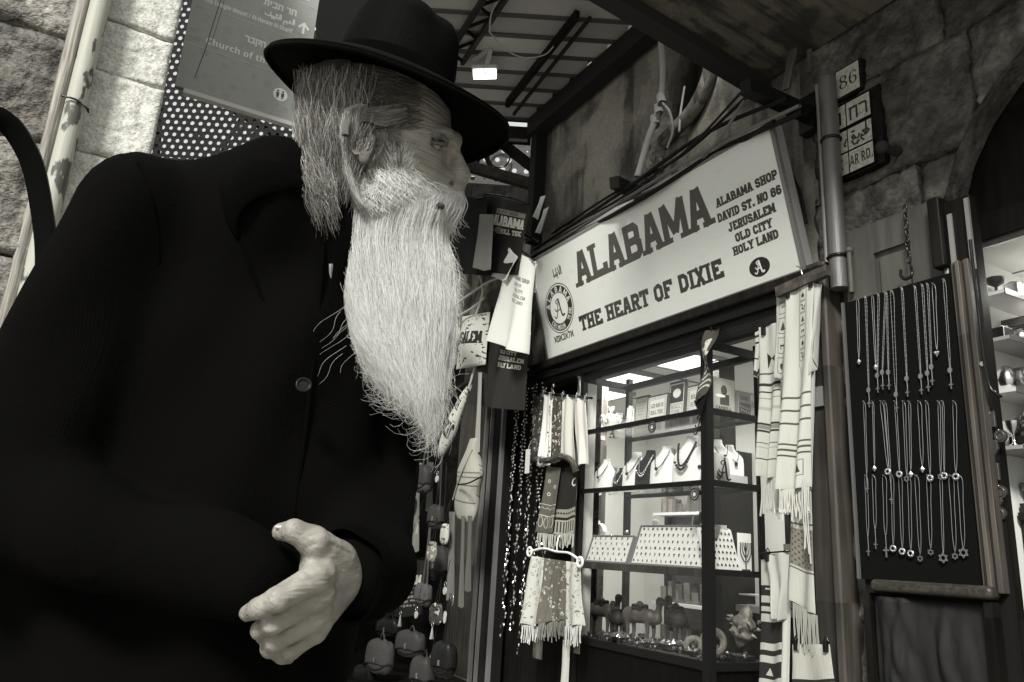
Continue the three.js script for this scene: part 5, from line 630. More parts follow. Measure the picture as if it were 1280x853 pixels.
  { const t = thing('pendant_tray', 'slanted pendant tray behind the side glass beside the pole', 'tray', 'pendant trays on the third shelf'); part('board', new RoundedBoxGeometry(.018, .22, .24, 2, .004).translate(0, .11, 0), mat([.56, .56, .53], .8), t); const g = new THREE.OctahedronGeometry(.007).scale(.6, 1.4, 1); for (let r = 0; r < 6; r++) for (let c = 0; c < 8; c++) part('pendant', g, M.darkMetal, t).position.set(.013, .025 + r * .034, -.1 + c * .028 + (r % 2) * .008); t.position.set(X1 - .05, ys[2] + .01, -.15); t.rotation.z = .3; t.userData.placed = true; }
  { const t = thing('tin_menorah', 'small dark branched candlestick on a lit card', 'candlestick'); const c = V3(X1 - .08, ys[2] + .012, -.34); part('card', box(-.004, 0, 0, .2, -.05, .05), mat([.8, .8, .77], .6), t); part('branches', [1, 2, 3].map(k => tube([V3(.008, .15, -.013 * k), V3(.008, .15 - .02 * k, -.0125 * k + .001), V3(.008, .13 - .028 * k, 0), V3(.008, .15 - .02 * k, .0125 * k - .001), V3(.008, .15, .013 * k)], .0028, 20, 5)), M.darkMetal, t); part('stem', [rod(V3(.008, .01, 0), V3(.008, .15, 0), .003), box(.0, .016, 0, .01, -.025, .025)], M.darkMetal, t); t.position.copy(c); t.userData.placed = true; }
  // figures standing behind the trays
  for (const [px, z, l, k] of [[752, -.26, 'white house shaped ornament behind small tray', 0], [819, -.28, 'white draped figurine behind the long tray', 1], [850, -.27, 'dark bead rolls stacked behind the long tray', 2], [872, -.28, 'black bust with white bead string behind tray', 3], [903, -.3, 'pale small jug behind side tray', 4]]) {
    const t = thing(['house_ornament', 'draped_figurine', 'bead_rolls', 'black_bust', 'small_jug'][k], l, ['ornament', 'figurine', 'bead rolls', 'jewellery bust', 'jug'][k]); const c = onZ(px, 650, z);
    if (k === 0) { part('walls', extrude([[-.07, 0], [.07, 0], [.07, .1], [.045, .1], [.03, .13], [.0, .15], [-.03, .13], [-.04, .17], [-.055, .13], [-.07, .12]], .03, .003).translate(0, .1, -.015), M.white, t); part('block', box(-.07, .07, 0, .1, -.02, .02), mat(.3, .6), t); part('window', [0, 1, 2].map(q => box(-.04 + q * .035, -.025 + q * .035, .13, .155, .018, .022)), M.darkMetal, t); }
    if (k === 1) { part('robe', lathe([[0, .0], [.05, 0], [.042, .06], [.03, .14], [.034, .19], [.022, .22], [.012, .235], [0, .236]], 16), M.offwhite, t); part('head', ball(.022, .004, .252, 0, 8, 1, 1.2, 1), M.offwhite, t); part('arm', tube([V3(.03, .2, .01), V3(.055, .15, .03), V3(.02, .13, .04)], .011, 12), M.offwhite, t); }
    if (k === 2) for (let q = 0; q < 5; q++) part('roll', [rod(V3(-.045, .03 + q * .035, 0), V3(.045, .03 + q * .035, 0), .017, .017, 10), ...[-.03, 0, .03].map(e => new THREE.TorusGeometry(.018, .004, 5, 12).rotateY(Math.PI / 2).translate(e, .03 + q * .035, 0))], q % 2 ? M.offwhite : M.darkMetal, t);
    if (k === 3) { part('bust', bust, bm[1], t); part('necklace', chainG(.05, .1, .004), M.white, t); part('riser', box(-.05, .05, -.12, 0, -.06, .03), bm[1], t); t.position.y = .12; }
    if (k === 4) { part('body', lathe([[0, 0], [.03, 0], [.045, .04], [.04, .08], [.02, .11], [.024, .14], [.018, .14], [.014, .11], [0, .11]], 16), M.offwhite, t); part('handle', tube([V3(.02, .12, 0), V3(.055, .11, 0), V3(.05, .06, 0), V3(.042, .05, 0)], .006, 14), M.offwhite, t); part('stand_block', box(-.04, .04, -.1, 0, -.04, .04), mat(.3, .6), t); t.position.y = .1; }
    t.position.add(V3(c.x, ys[2] + .012, z)); t.userData.placed = true;
  }
  // ---- bottom: bowls, camels, discs, shell
  const by = Y0 + .022, put = (t, px, py, z) => { const c = onZ(px, py, z); t.position.set(c.x, by, z); t.userData.placed = true; };
  const camelMat = [mat(.16, .5, { map: T.wood }), mat(.03, .5), mat(.22, .5, { map: T.wood })];
  const camel = surfaceNets((x, y, z) => { let d = 9; const c = [[V3(-.06, .12, 0), V3(.06, .12, 0), .035, .032], [V3(0, .13, 0), V3(0, .165, 0), .03, .018], [V3(.06, .12, 0), V3(.1, .11, 0), .022, .017], [V3(.1, .11, 0), V3(.115, .19, 0), .017, .012], [V3(.115, .19, 0), V3(.15, .185, 0), .015, .01]]; for (const q of c) d = smin(d, capD(x, y, z, q), .02); for (const [lx, lz] of [[-.06, .016], [-.05, -.016], [.055, .016], [.065, -.016]]) { d = smin(d, capD(x, y, z, [V3(lx, .11, lz), V3(lx + .004, .055, lz), .014, .008]), .01); d = smin(d, capD(x, y, z, [V3(lx + .004, .055, lz), V3(lx, .005, lz), .008, .009]), .006); } return Math.max(d, -y); }, [-.12, -.01, -.06], [.18, .22, .06], .006);
  [[752, -.2, 1.25, 'light wooden camel figurine by the scarf end', 0], [771, -.12, 1.05, 'black camel figurine near the lace scarves', 1], [800, -.16, 1.3, 'brown camel figurine with lowered neck beside bowls', 2], [845, -.25, 1.35, 'tall black camel figurine behind the glittering bowl', 1]].forEach(([px, z, s, l, k]) => { const t = thing('camel_figurine', l, 'figurine', 'camel figurines in the case bottom'); part('body', camel, camelMat[k], t); part('saddle', box(-.03, .03, .13, .17, -.03, .03, .008), M.darkMetal, t); t.scale.setScalar(s); put(t, px, 760, z); t.rotation.y = k === 1 ? 2.7 : .2; });
  [[838, -.1, .085, 'glittering silver bowl heaped with trinkets'], [812, -.08, .05, 'small dark metal dish before the camels'], [775, -.07, .06, 'shallow dark bowl of trinkets at the case end'], [868, -.07, .05, 'little bowl of bright coins beside the corner pole']].forEach(([px, z, r, l], k) => { const t = thing('metal_bowl', l, 'bowl', 'bowls in the case bottom'); part('bowl', lathe([[0, 0], [r * .5, 0], [r * .55, .006], [r, r * .5], [r * 1.02, r * .52], [r * .96, r * .52], [r * .5, .012], [0, .01]], 24), k % 2 ? M.darkMetal : M.steel, t); part('trinkets', Array.from({ length: 34 }, (_, q) => { const a = rr(0, 6.28), d = r * .8 * Math.sqrt(R()); return new THREE.OctahedronGeometry(rr(.008, .016), 0).rotateX(rr(0, 3)).rotateY(rr(0, 3)).translate(Math.cos(a) * d, r * .5 + rr(0, .03) * (1 - d / r), Math.sin(a) * d); }), k === 0 ? M.silver : k === 3 ? M.brass : M.steel, t).userData.kind = 'stuff'; put(t, px, 800, z); });
  [[868, 740, -.1, .035, 'pale ring shaped stone ornament leaning left of pole'], [911, 770, -.12, .05, 'large pale ring shaped stone ornament right of pole'], [893, 765, -.2, .035, 'grey ring ornament half hidden behind large ring']].forEach(([px, py, z, r, l], k) => { const t = thing('stone_ring', l, 'ornament', 'ring ornaments in the case bottom'); part('ring', new THREE.TorusGeometry(r, r * .48, 10, 24).translate(0, r * 1.48, 0), mat([.5, .49, .46], .7, { map: T.stone }), t); part('collar', new THREE.TorusGeometry(r * .55, .005, 6, 18).translate(0, r * 1.48, r * .36), M.darkMetal, t); t.rotation.y = .5; if (px > 886) { t.position.set(X1 - .14 - k * .04, by, -.05 - (px - 886) * .006); t.rotation.y = 1.1; t.userData.placed = true; } else put(t, px, py, z); });
  { const t = thing('conch_shell', 'big pale spiny conch shell beside the side glass', 'shell'); part('shell', surf(26, 30, (u, v) => { const a = u * Math.PI * 2, r = Math.sin(Math.min(1, v * 1.06) * Math.PI) * (.075 - .035 * v) * (1 + .16 * Math.sin(v * 26) + .18 * Math.max(0, Math.sin(a * 3)) * ss(.2, .5, v)); return V3(Math.cos(a) * r, .02 + v * .26, Math.sin(a) * r * .9); }), mat([.55, .54, .5], .5, { map: T.stone }), t); part('spikes', Array.from({ length: 12 }, (_, k) => new THREE.ConeGeometry(.012, .035, 6).rotateZ(-Math.PI / 2).translate(.085, 0, 0).rotateY(k * .52).translate(0, .12 + (k % 3) * .03, 0)), mat([.55, .54, .5], .5, { map: T.stone }), t).userData.kind = 'stuff'; t.position.set(X1 - .1, by, -.3); t.rotation.set(0, 0, -.3); t.userData.placed = true; const st = thing('shell_stand', 'dark block beneath the conch shell', 'stand'); part('block', box(X1 - .17, X1 - .04, by, by + .02, -.36, -.24), M.black, st); t.position.y += .03; }
  { const t = thing('trinket_heap', 'heap of dark glinting trinkets along the case bottom', 'trinkets'); part('trinkets', Array.from({ length: 260 }, () => { const z = rr(-.34, -.03); return new THREE.IcosahedronGeometry(rr(.006, .016), 0).scale(1, rr(.5, 1.4), 1).translate(rr(X0 + .05, X1 - .04), by + rr(.004, .03), z); }), mat(.08, .25, { metalness: .6 }), t); t.userData.kind = 'stuff'; delete t.userData.category; }
  // printed cloth pennant hanging on the corner pole
  { const t = thing('hanging_pennant', 'narrow printed pennant hanging twisted on the corner pole', 'pennant'); const a = onZ(889, 412, .06), b = onZ(876, 500, .06); part('cloth', surf(6, 24, (u, v) => V3(lerp(a.x, b.x, 1 - v) + (u - .5) * .085 * (1 - .3 * Math.sin((1 - v) * 3)) + .012 * Math.sin(v * 7), lerp(b.y, a.y, v) + (u - .5) * .05 * (1 - v), .06 + .02 * Math.sin(u * 3 + v * 9)), .002), new THREE.MeshStandardMaterial({ roughness: .85, map: canvasTex(96, 320, g => { g.fillStyle = '#3c3934'; g.fillRect(0, 0, 96, 320); swash(g, 18, 120, 70, 10, '#b9b8ae'); g.strokeStyle = '#a9a89f'; g.lineWidth = 9; for (let k = 0; k < 5; k++) { g.beginPath(); g.moveTo(12, 160 + k * 28); g.quadraticCurveTo(50, 130 + k * 28, 84, 170 + k * 26); g.stroke(); } }) }), t); part('tip', extrude([[-.05, 0], [.05, .02], [.0, -.09]], .004).translate(b.x, b.y, .06), M.black, t); part('hook', tube([V3(a.x, a.y, .06), V3(a.x, a.y + .04, .06), V3(a.x + .01, a.y + .06, .04)], .004), M.darkMetal, t); }
}
// ------------------------------------------------------------------ hanging goods
function hang(q, z, o = {}) { // q = photo corners TL, TR, BR, BL of a hanging cloth on the plane z
  const [a, b, c, d] = q.map(p => onZ(p[0], p[1], p[2] ?? z)), f = o.folds ?? 2, A = o.amp ?? .012, s = o.seed ?? 1;
  return surf(o.nu ?? 18, o.nv ?? 22, (u, v) => { const t = 1 - v, p = a.clone().lerp(b, u).lerp(d.clone().lerp(c, u), t); const k = .35 + .65 * t; p.z += A * k * Math.sin(u * f * Math.PI * 2 + s + t * .8) + .3 * A * Math.sin(u * 9 + t * 5 + s * 3); p.y += (o.sag ?? 0) * Math.sin(u * Math.PI) * (t < .02 ? -1 : 0) + .006 * t * Math.sin(u * 7 + s); p.x += .006 * t * Math.sin(t * 4 + s); return p; }, o.th ?? .003);
}
function fringe(p0, p1, z, n, len, r = .004, seed = 3) { const rg = rng(seed), out = []; const a = onZ(...p0, z), b = onZ(...p1, z); for (let k = 0; k < n; k++) { const t = (k + .5) / n, p = a.clone().lerp(b, t), x = (rg() - .5) * .02, l = len * (.8 + .4 * rg()); out.push(tube([p, V3(p.x + x * .4, p.y - l * .5, p.z + (rg() - .5) * .012), V3(p.x + x, p.y - l, p.z + (rg() - .5) * .02)], r, 5, 4)); } return out; }
const clothMat = (map, o = {}) => new THREE.MeshStandardMaterial({ roughness: .9, map, bumpMap: T.cloth, bumpScale: .0006, ...o });
const fabric = v => mat(v, .92, { bumpMap: T.cloth, bumpScale: .0008 });
const clipG = (px, py, z) => { const p = onZ(px, py, z); return [box(p.x - .008, p.x + .008, p.y - .03, p.y + .015, z - .012, z + .014, .003), tube([V3(p.x - .012, p.y + .012, z), V3(p.x, p.y + .03, z), V3(p.x + .012, p.y + .012, z)], .003, 8, 4)]; };
const weave = (g, w, h, base, s) => { g.fillStyle = base; g.fillRect(0, 0, w, h); const r = rng(s); for (let k = 0; k < 500; k++) { g.fillStyle = `rgba(${r() < .5 ? '60,58,52' : '255,255,248'},${r() * .06})`; g.fillRect(r() * w, r() * h, 1 + r() * 3, 10 + r() * 60); } };
const stripes = (g, w, list, col) => { for (const [y, t, a] of list) { g.fillStyle = a ?? col; g.fillRect(0, y, w, t); } };
{ // shawls and scarves by the doorway
  const icon = (g, x, y, s, k) => { g.strokeStyle = '#4c4942'; g.fillStyle = '#3a3731'; g.lineWidth = 3; g.strokeRect(x, y, s, s); const c = x + s / 2, m = y + s / 2; g.beginPath(); if (k % 4 === 0) { g.ellipse(c, m + 4, s * .28, s * .2, .4, 0, 7); g.fill(); g.fillRect(c, m - s * .3, 5, s * .3); } else if (k % 4 === 1) { for (let i = 0; i < 6; i++) g.fillRect(x + 8 + (i * 17) % (s - 18), y + 10 + (i * 23) % (s - 24), 9, 12); } else if (k % 4 === 2) { g.moveTo(c - s * .3, m + s * .3); g.lineTo(c, m - s * .3); g.lineTo(c + s * .3, m + s * .3); g.fill(); } else { g.fillRect(c - s * .3, m - 4, s * .6, 8); g.fillRect(c - s * .25, m, 6, s * .25); g.fillRect(c + s * .15, m, 6, s * .25); } };
  const front = canvasTex(256, 1024, g => { weave(g, 256, 1024, '#bdbeb6', 4); for (let k = 0; k < 6; k++) icon(g, 130, 16 + k * 62, 56, k); g.strokeStyle = '#6d6a61'; g.lineWidth = 4; g.beginPath(); g.moveTo(122, 4); g.lineTo(122, 400); g.lineTo(158, 470); g.lineTo(196, 400); g.lineTo(196, 4); g.stroke(); stripes(g, 256, [[560, 10], [625, 10], [690, 10], [795, 9], [822, 11], [852, 9]], '#4d4a43'); icon(g, 150, 890, 74, 2); });
  const hg = thing('wooden_hanger', 'brown wooden hanger with wire hook above the icon shawl', 'hanger'); part('bar', bar(onZ(972, 366, .16), onZ(1036, 338, .16), .03, .05), mat(.3, .6, { map: T.wood }), hg); part('hook', tube([onZ(1003, 352, .16), onZ(1003, 342, .16), onZ(1000, 335, .16), onZ(996, 333, .14)], .004, 12, 5), M.steel, hg); part('clip', clipG(986, 366, .16), M.darkMetal, hg); part('clip', clipG(1014, 352, .16), M.darkMetal, hg);
  const t = thing('icon_shawl', 'long cream shawl with column of stitched icons and fringe', 'shawl'); part('panel', hang([[984, 368], [1017, 352], [1012, 610], [976, 614]], .16, { folds: 1.3, amp: .022, nv: 40 }), clothMat(front), t);
  const bk = part('inner_panel', hang([[971, 372], [986, 364], [984, 470], [970, 474]], .14, { folds: 1, amp: .006 }), clothMat(canvasTex(128, 384, g => { weave(g, 128, 384, '#aeafa7', 8); for (let k = 0; k < 4; k++) icon(g, 30, 20 + k * 90, 70, k + 1); })), t); part('side_fold', hang([[1017, 354], [1027, 356], [1021, 444], [1018, 470]], .15, { folds: 1, amp: .02, nu: 8 }), fabric([.48, .48, .45]), t); part('side_strip', hang([[1014, 420], [1019, 420], [1017, 610], [1012, 612]], .14, { folds: 1, amp: .004, nu: 6 }), fabric([.42, .42, .39]), t); part('fringe', fringe([976, 613], [1012, 609], .16, 22, .12, .004, 5), fabric([.55, .55, .5]), t).userData.kind = 'stuff'; part('tassel', fringe([1002, 600], [1008, 600], .175, 5, .35, .0035, 6), fabric([.5, .5, .46]), t).userData.kind = 'stuff';
  const st = thing('striped_shawl', 'white shawl with many thin dark stripes and knotted fringe', 'shawl'); part('panel', hang([[950, 410], [977, 402], [973, 598], [951, 597]], .1, { folds: 1.4, amp: .022, nv: 40 }), clothMat(canvasTex(192, 1024, g => { weave(g, 192, 1024, '#b5b6ae', 12); stripes(g, 192, [[330, 10], [400, 20], [455, 10], [500, 6, '#7c796f'], [560, 22, '#a19e94'], [668, 14], [684, 26, '#7c796f'], [716, 14], [800, 5], [830, 5, '#8d8a80'], [905, 7]], '#2e2c27'); g.fillStyle = '#16150f'; g.beginPath(); g.moveTo(60, 190); g.lineTo(150, 270); g.lineTo(165, 200); g.lineTo(95, 245); g.lineTo(70, 300); g.fill(); })), st); part('edge_strip', hang([[944, 416], [951, 412], [950, 470], [944, 472]], .09, { folds: 1, amp: .004, nu: 6 }), clothMat(canvasTex(64, 256, g => { weave(g, 64, 256, '#b5b6ae', 13); stripes(g, 64, [[20, 14], [60, 10], [150, 8], [222, 30]], '#24221d'); })), st); part('fringe', fringe([951, 596], [973, 597], .1, 12, .16, .006, 9), fabric([.42, .42, .39]), st).userData.kind = 'stuff'; part('clip', clipG(955, 412, .1), M.darkMetal, st); part('hanger_wire', rod(onZ(944, 408, .1), onZ(985, 400, .1), .004), M.darkMetal, st);
  const e = thing('ornate_shawl', 'white shawl with dark woven band and long fringe', 'shawl'); part('panel', hang([[988, 612], [1014, 610], [1022, 770], [990, 752]], .13, { folds: 1.1, amp: .01 }), clothMat(canvasTex(192, 768, g => { weave(g, 192, 768, '#aeafa7', 21); stripes(g, 192, [[230, 12, '#55524a'], [268, 250, '#77746a'], [530, 10, '#55524a']], '#2e2c27'); g.fillStyle = '#3e3b35'; for (let i = 0; i < 8; i++) for (let j = 0; j < 12; j++) if ((i + j) % 2) g.fillRect(14 + i * 22, 276 + j * 20, 12, 12); })), e); part('fringe', fringe([991, 753], [1022, 770], .13, 22, .16, .0035, 14), fabric([.3, .3, .27]), e).userData.kind = 'stuff';
  const w = thing('folded_scarf', 'plain pale scarf folded on a clip below striped shawl', 'scarf'); part('panel', hang([[958, 694], [985, 690], [982, 776], [971, 776]], .11, { folds: 1.5, amp: .02 }), fabric([.42, .42, .39]), w); part('clip', clipG(960, 694, .11), M.darkMetal, w); part('hanger_wire', rod(onZ(952, 692, .11), onZ(988, 689, .11), .004), M.darkMetal, w);
  const dk = thing('banded_scarf', 'black and white banded scarf hanging below folded scarf', 'scarf'); part('panel', hang([[952, 700], [978, 700], [980, 900], [951, 900]], .08, { folds: 1.1, amp: .008, nv: 30 }), clothMat(canvasTex(160, 900, g => { weave(g, 160, 900, '#a9aaa2', 31); stripes(g, 160, [[150, 60], [250, 22], [300, 14], [360, 120], [520, 30], [590, 90]], '#1b1a16'); g.fillStyle = '#a9aaa2'; g.beginPath(); g.moveTo(40, 660); g.lineTo(62, 616); g.lineTo(84, 660); g.fill(); g.fillRect(30, 165, 40, 10); })), dk); part('tail', hang([[978, 690], [988, 690], [986, 900], [979, 900]], .09, { folds: .6, amp: .006, nu: 6 }), fabric([.5, .5, .46]), dk);
  const lo = thing('clipped_shawl', 'plain pale shawl hanging from two clips at the jamb foot', 'shawl'); part('panel', hang([[992, 806], [1036, 806], [1052, 920], [990, 920]], .13, { folds: 1.4, amp: .02 }), clothMat(canvasTex(128, 256, g => { weave(g, 128, 256, '#a9a9a0', 41); stripes(g, 128, [[100, 10], [140, 10]], '#1b1a16'); })), lo); part('clip', clipG(996, 804, .13), M.darkMetal, lo); part('clip', clipG(1033, 806, .13), M.darkMetal, lo);
  const j = thing('door_jamb', 'worn dark wooden door jamb right of the hanging shawls', 'door jamb'); part('post', box(-2.36, -2.24, 0, 2.52, -.14, .06), mat(.16, .7, { map: T.wood, bumpMap: T.wood, bumpScale: .004 }), j); part('moulding', box(-2.24, -2.2, 0, 2.5, -.1, .1, .012), mat(.3, .6, { map: T.wood, bumpMap: T.wood, bumpScale: .004 }), j); part('stop', box(-2.46, -2.36, 0, 2.34, -.12, -.02), M.frame, j); part('striker', box(-2.37, -2.26, 1.83, 1.92, .06, .075), mat(.2, .5), j);
}
{ // dark door frame left of the case, with two pale trims
  const f = thing('door_frame', 'dark door frame with thin pale metal trims beside bead strings', 'door frame'); part('panel', box(-6.0, -4.32, 0, 2.45, -.2, -.16), mat(.03, .8, { map: T.wood }), f); part('stile', box(-5.62, -5.36, 0, 2.4, -.1, -.02), mat(.012, .5), f); part('head', box(-6.0, -4.32, 2.4, 2.5, -.2, .0), mat(.012, .6), f);
  for (const [a, b, w] of [[604, 591, .012], [611, 598, .006], [626, 612, .014]]) { const x = (onZ(a, 520, 0).x + onZ(b, 850, 0).x) / 2; part('trim', box(x - w, x + w, 0, 2.3, -.02, .01), mat(.3, .35, { metalness: .5 }), f); }
  part('corner_panel', triUV(tube([onZ(712, 468, -.02), onZ(722, 466, -.02), onZ(727, 476, -.02), onZ(728, 500, -.02), onZ(727, 560, -.02)], .02, 20, 8)), mat([.6, .6, .56], .5), f); part('pale_return', box(-4.42, -4.3, .6, 2.34, -.14, -.06), mat([.5, .5, .47], .6), f);
}
{ // bead strings
  const bg = new THREE.OctahedronGeometry(.0085, 0), bm = [mat(.75, .25), mat([.45, .45, .42], .2), M.silver];
  for (let k = 0; k < 15; k++) { const px = 640 + k * 3.7, x = onZ(px, 560, .06).x + rr(-.01, .01), z = .03 + (k % 3) * .035, y1 = onZ(px, 478 + rr(0, 12), z).y, y0 = .45 + rr(0, .2), g = [], m = Math.floor((y1 - y0) / .026), r2 = rng(50 + k); for (let i = 0; i < m; i++) { const low = i > m * .45; if (r2() < (low ? .45 : .12)) continue; g.push(bg.clone().scale(low ? .8 : 1, low ? 1.5 : 1, .8).rotateY(r2() * 3).translate(x + (r2() - .5) * .018 - .02 * i / m, y1 - i * .026, z + (r2() - .5) * .02)); }
    const t = thing('bead_string', 'string of glinting pale beads hanging beside the dark door frame', 'bead string', 'bead strings beside the door frame'); part('beads', g, bm[k % 3], t).userData.kind = 'stuff'; part('cord', tube([V3(x, y1 + .03, z), V3(x - .01, (y0 + y1) / 2, z), V3(x - .02, y0, z)], .0016, 8, 4), M.black, t); }
  const rl = thing('bead_rail', 'dark rail above the bead strings', 'rail'); part('bar', bar(onZ(640, 474, .065), onZ(700, 462, .065), .02, .02), M.darkMetal, rl);
}
{ // scarves on clips left of the case
  const paisley = (bg, fg, s, n = 60) => canvasTex(128, 384, g => { weave(g, 128, 384, bg, s); const r = rng(s); g.strokeStyle = fg; g.fillStyle = fg; for (let k = 0; k < n; k++) { const x = r() * 128, y = r() * 384, q = 3 + r() * 9; g.lineWidth = 1.5 + r() * 2; g.beginPath(); g.ellipse(x, y, q, q * .6, r() * 3, 0, r() < .5 ? 7 : 4); r() < .4 ? g.fill() : g.stroke(); } });
  const rl = thing('scarf_rail', 'metal clip rail carrying the row of scarves', 'rail'); part('bar', rod(onZ(660, 490, .1), onZ(740, 498, .1), .008), M.darkMetal, rl); for (const x of [680, 690, 704, 722, 733]) part('clip', clipG(x, 490 + (x - 660) * .1, .1), M.steel, rl);
  [['dark patterned scarf at the bead end of the clip rail', [[668, 493], [679, 492], [676, 572], [664, 574]], clothMat(paisley('#2a2823', '#a5a399', 3))], ['narrow white scarf on the clip rail', [[681, 491], [692, 491], [686, 582], [674, 584]], fabric([.72, .72, .69])], ['dark spotted scarf between white and cream scarves', [[692, 493], [702, 492], [700, 577], [690, 580]], clothMat(paisley('#3a3731', '#b5b3a9', 7, 90))], ['cream scarf with deep folds on the clip rail', [[703, 494], [717, 494], [720, 576], [700, 572]], fabric([.58, .57, .52])], ['cream scarf nearest the display case frame', [[717, 498], [733, 498], [737, 580], [720, 582]], fabric([.64, .63, .58])]].forEach(([l, q, m], k) => { const o = solo('clip_scarf', hang(q, .1, { folds: 1.6, amp: .014, seed: k, nu: 14 }), m, l, 'scarf', 'scarves on the clip rail'); });
  solo('price_tag', [box(onZ(659, 583, .12).x - .03, onZ(659, 583, .12).x + .03, onZ(659, 592, .12).y, onZ(659, 562, .12).y, .118, .121), tube([onZ(660, 562, .12), onZ(664, 552, .11), onZ(668, 548, .1)], .002, 6, 4)], mat([.6, .6, .57], .6), 'white card tag beside the patterned scarves', 'tag');
  const rg = thing('looped_scarf', 'dark scarf tied in a loop above the paisley shawls', 'scarf'); part('loop', tube([onZ(668, 574, .12), onZ(684, 576, .16), onZ(704, 571, .16), onZ(716, 578, .14), onZ(720, 590, .12)], .022, 20, 7), clothMat(paisley('#3a3731', '#8d8b82', 15)), rg); part('knot', ball(.035, ...onZ(669, 574, .12).toArray(), 7), fabric(.02), rg); part('ring', new THREE.TorusGeometry(.03, .009, 8, 18).translate(...onZ(676, 577, .16).toArray()), mat(.3, .6), rg);
  const pz = thing('paisley_shawl', 'mid grey paisley shawl with fringe and round motifs', 'shawl'); part('panel', hang([[684, 584], [701, 585], [692, 668], [672, 666]], .12, { folds: 1, amp: .01 }), clothMat(canvasTex(160, 512, g => { weave(g, 160, 512, '#5a574f', 5); g.fillStyle = g.strokeStyle = '#bdbbb0'; for (const [x, y] of [[50, 110], [110, 150], [60, 210]]) { g.beginPath(); g.arc(x, y, 15, 0, 7); g.fill(); g.fillStyle = '#45423b'; g.beginPath(); g.arc(x, y, 7, 0, 7); g.fill(); g.fillStyle = '#bdbbb0'; } g.lineWidth = 4; for (let k = 0; k < 4; k++) { g.beginPath(); g.ellipse(24 + k * 38, 430, 15, 40, 0, 0, 7); g.stroke(); g.beginPath(); g.arc(24 + k * 38, 330, 14, 3.1, 6.3); g.stroke(); } g.fillRect(0, 290, 160, 5); g.fillRect(0, 375, 160, 8); })), pz); part('fringe', fringe([672, 666], [692, 668], .12, 14, .09, .004, 33), fabric([.45, .45, .41]), pz).userData.kind = 'stuff';
  const mn = thing('crescent_shawl', 'black shawl with pale crescent and bordered fringe', 'shawl'); part('panel', hang([[702, 586], [722, 580], [718, 668], [692, 670]], .1, { folds: .8, amp: .008 }), clothMat(canvasTex(192, 512, g => { weave(g, 192, 512, '#15140f', 6); g.strokeStyle = '#c4c2b7'; g.lineWidth = 12; g.beginPath(); g.arc(160, 130, 26, .9, 5.2); g.stroke(); g.fillStyle = '#8f8d83'; g.fillRect(0, 320, 192, 60); g.fillStyle = '#2a2823'; for (let k = 0; k < 9; k++) { g.beginPath(); g.arc(12 + k * 22, 350, 8, 0, 7); g.fill(); } g.fillStyle = '#a3a196'; g.fillRect(0, 400, 192, 110); g.fillStyle = '#3a3731'; for (let k = 0; k < 8; k++) g.fillRect(6 + k * 24, 412, 12, 80); })), mn); part('fringe', fringe([692, 669], [718, 667], .1, 18, .08, .004, 34), fabric([.4, .4, .36]), mn).userData.kind = 'stuff';
  const hg = thing('ring_hanger', 'white plastic hanger with ring ends holding lace scarves', 'hanger'); part('bar', tube([onZ(662, 690, .16), onZ(680, 686, .16), onZ(696, 690, .16), onZ(712, 692, .16), onZ(726, 702, .16)], .008, 20, 6), M.white, hg); for (const [x, y] of [[662, 690], [725, 703]]) part('ring', new THREE.TorusGeometry(.028, .008, 8, 18).translate(...onZ(x, y, .17).toArray()), M.white, hg); part('hook', tube([onZ(696, 690, .16), onZ(697, 676, .16), onZ(700, 670, .12)], .005), M.white, hg);
  [['white lace scarf with sparse flowers at the bead end', [[664, 695], [681, 698], [673, 784], [651, 780]], paisley('#c9cac2', '#7d7a71', 41, 46), [.6, .6, .57], [[652, 781], [673, 784]]], ['taupe lace scarf with pale flower sprays', [[681, 698], [695, 700], [690, 778], [673, 782]], paisley('#66635a', '#c9c7bc', 42, 44), [.2, .2, .18], [[673, 780], [690, 778]]], ['brown lace scarf in the middle of the ring hanger', [[695, 700], [708, 702], [706, 776], [690, 778]], paisley('#57544c', '#bdbbb0', 43, 44), [.16, .16, .14], [[690, 777], [706, 776]]], ['white flowered lace scarf at the display case end', [[708, 702], [724, 704], [728, 782], [706, 784]], paisley('#b9bab2', '#6d6a61', 44, 60), [.55, .55, .52], [[706, 783], [728, 782]]]].forEach(([l, q, m, fc, fr], k) => { const t = thing('lace_scarf', l, 'scarf', 'lace scarves on the ring hanger'); part('panel', hang(q, .16, { folds: 1.2, amp: .016, seed: k }), clothMat(m), t); part('fringe', fringe(fr[0], fr[1], .16, 14, .1, .004, 60 + k), fabric(fc), t).userData.kind = 'stuff'; });
  [[[668, 800], [676, 825], 'pale printed label below white lace scarf'], [[719, 800], [723, 818], 'narrow pale label below flowered lace scarf']].forEach(([a, b, l]) => { const p = onZ(...a, .14), q = onZ(...b, .14); solo('scarf_label', [box(Math.min(p.x, q.x) - .01, Math.max(p.x, q.x) + .01, q.y, p.y + .06, .138, .141)], mat([.5, .5, .47], .7, { map: T.plaster }), l, 'label'); });
  solo('pale_strap', hang([[704, 800], [712, 800], [708, 900], [699, 900]], .1, { folds: .5, amp: .006, nu: 6 }), fabric([.5, .5, .46]), 'plain pale strap hanging under the lace scarves', 'strap');
}
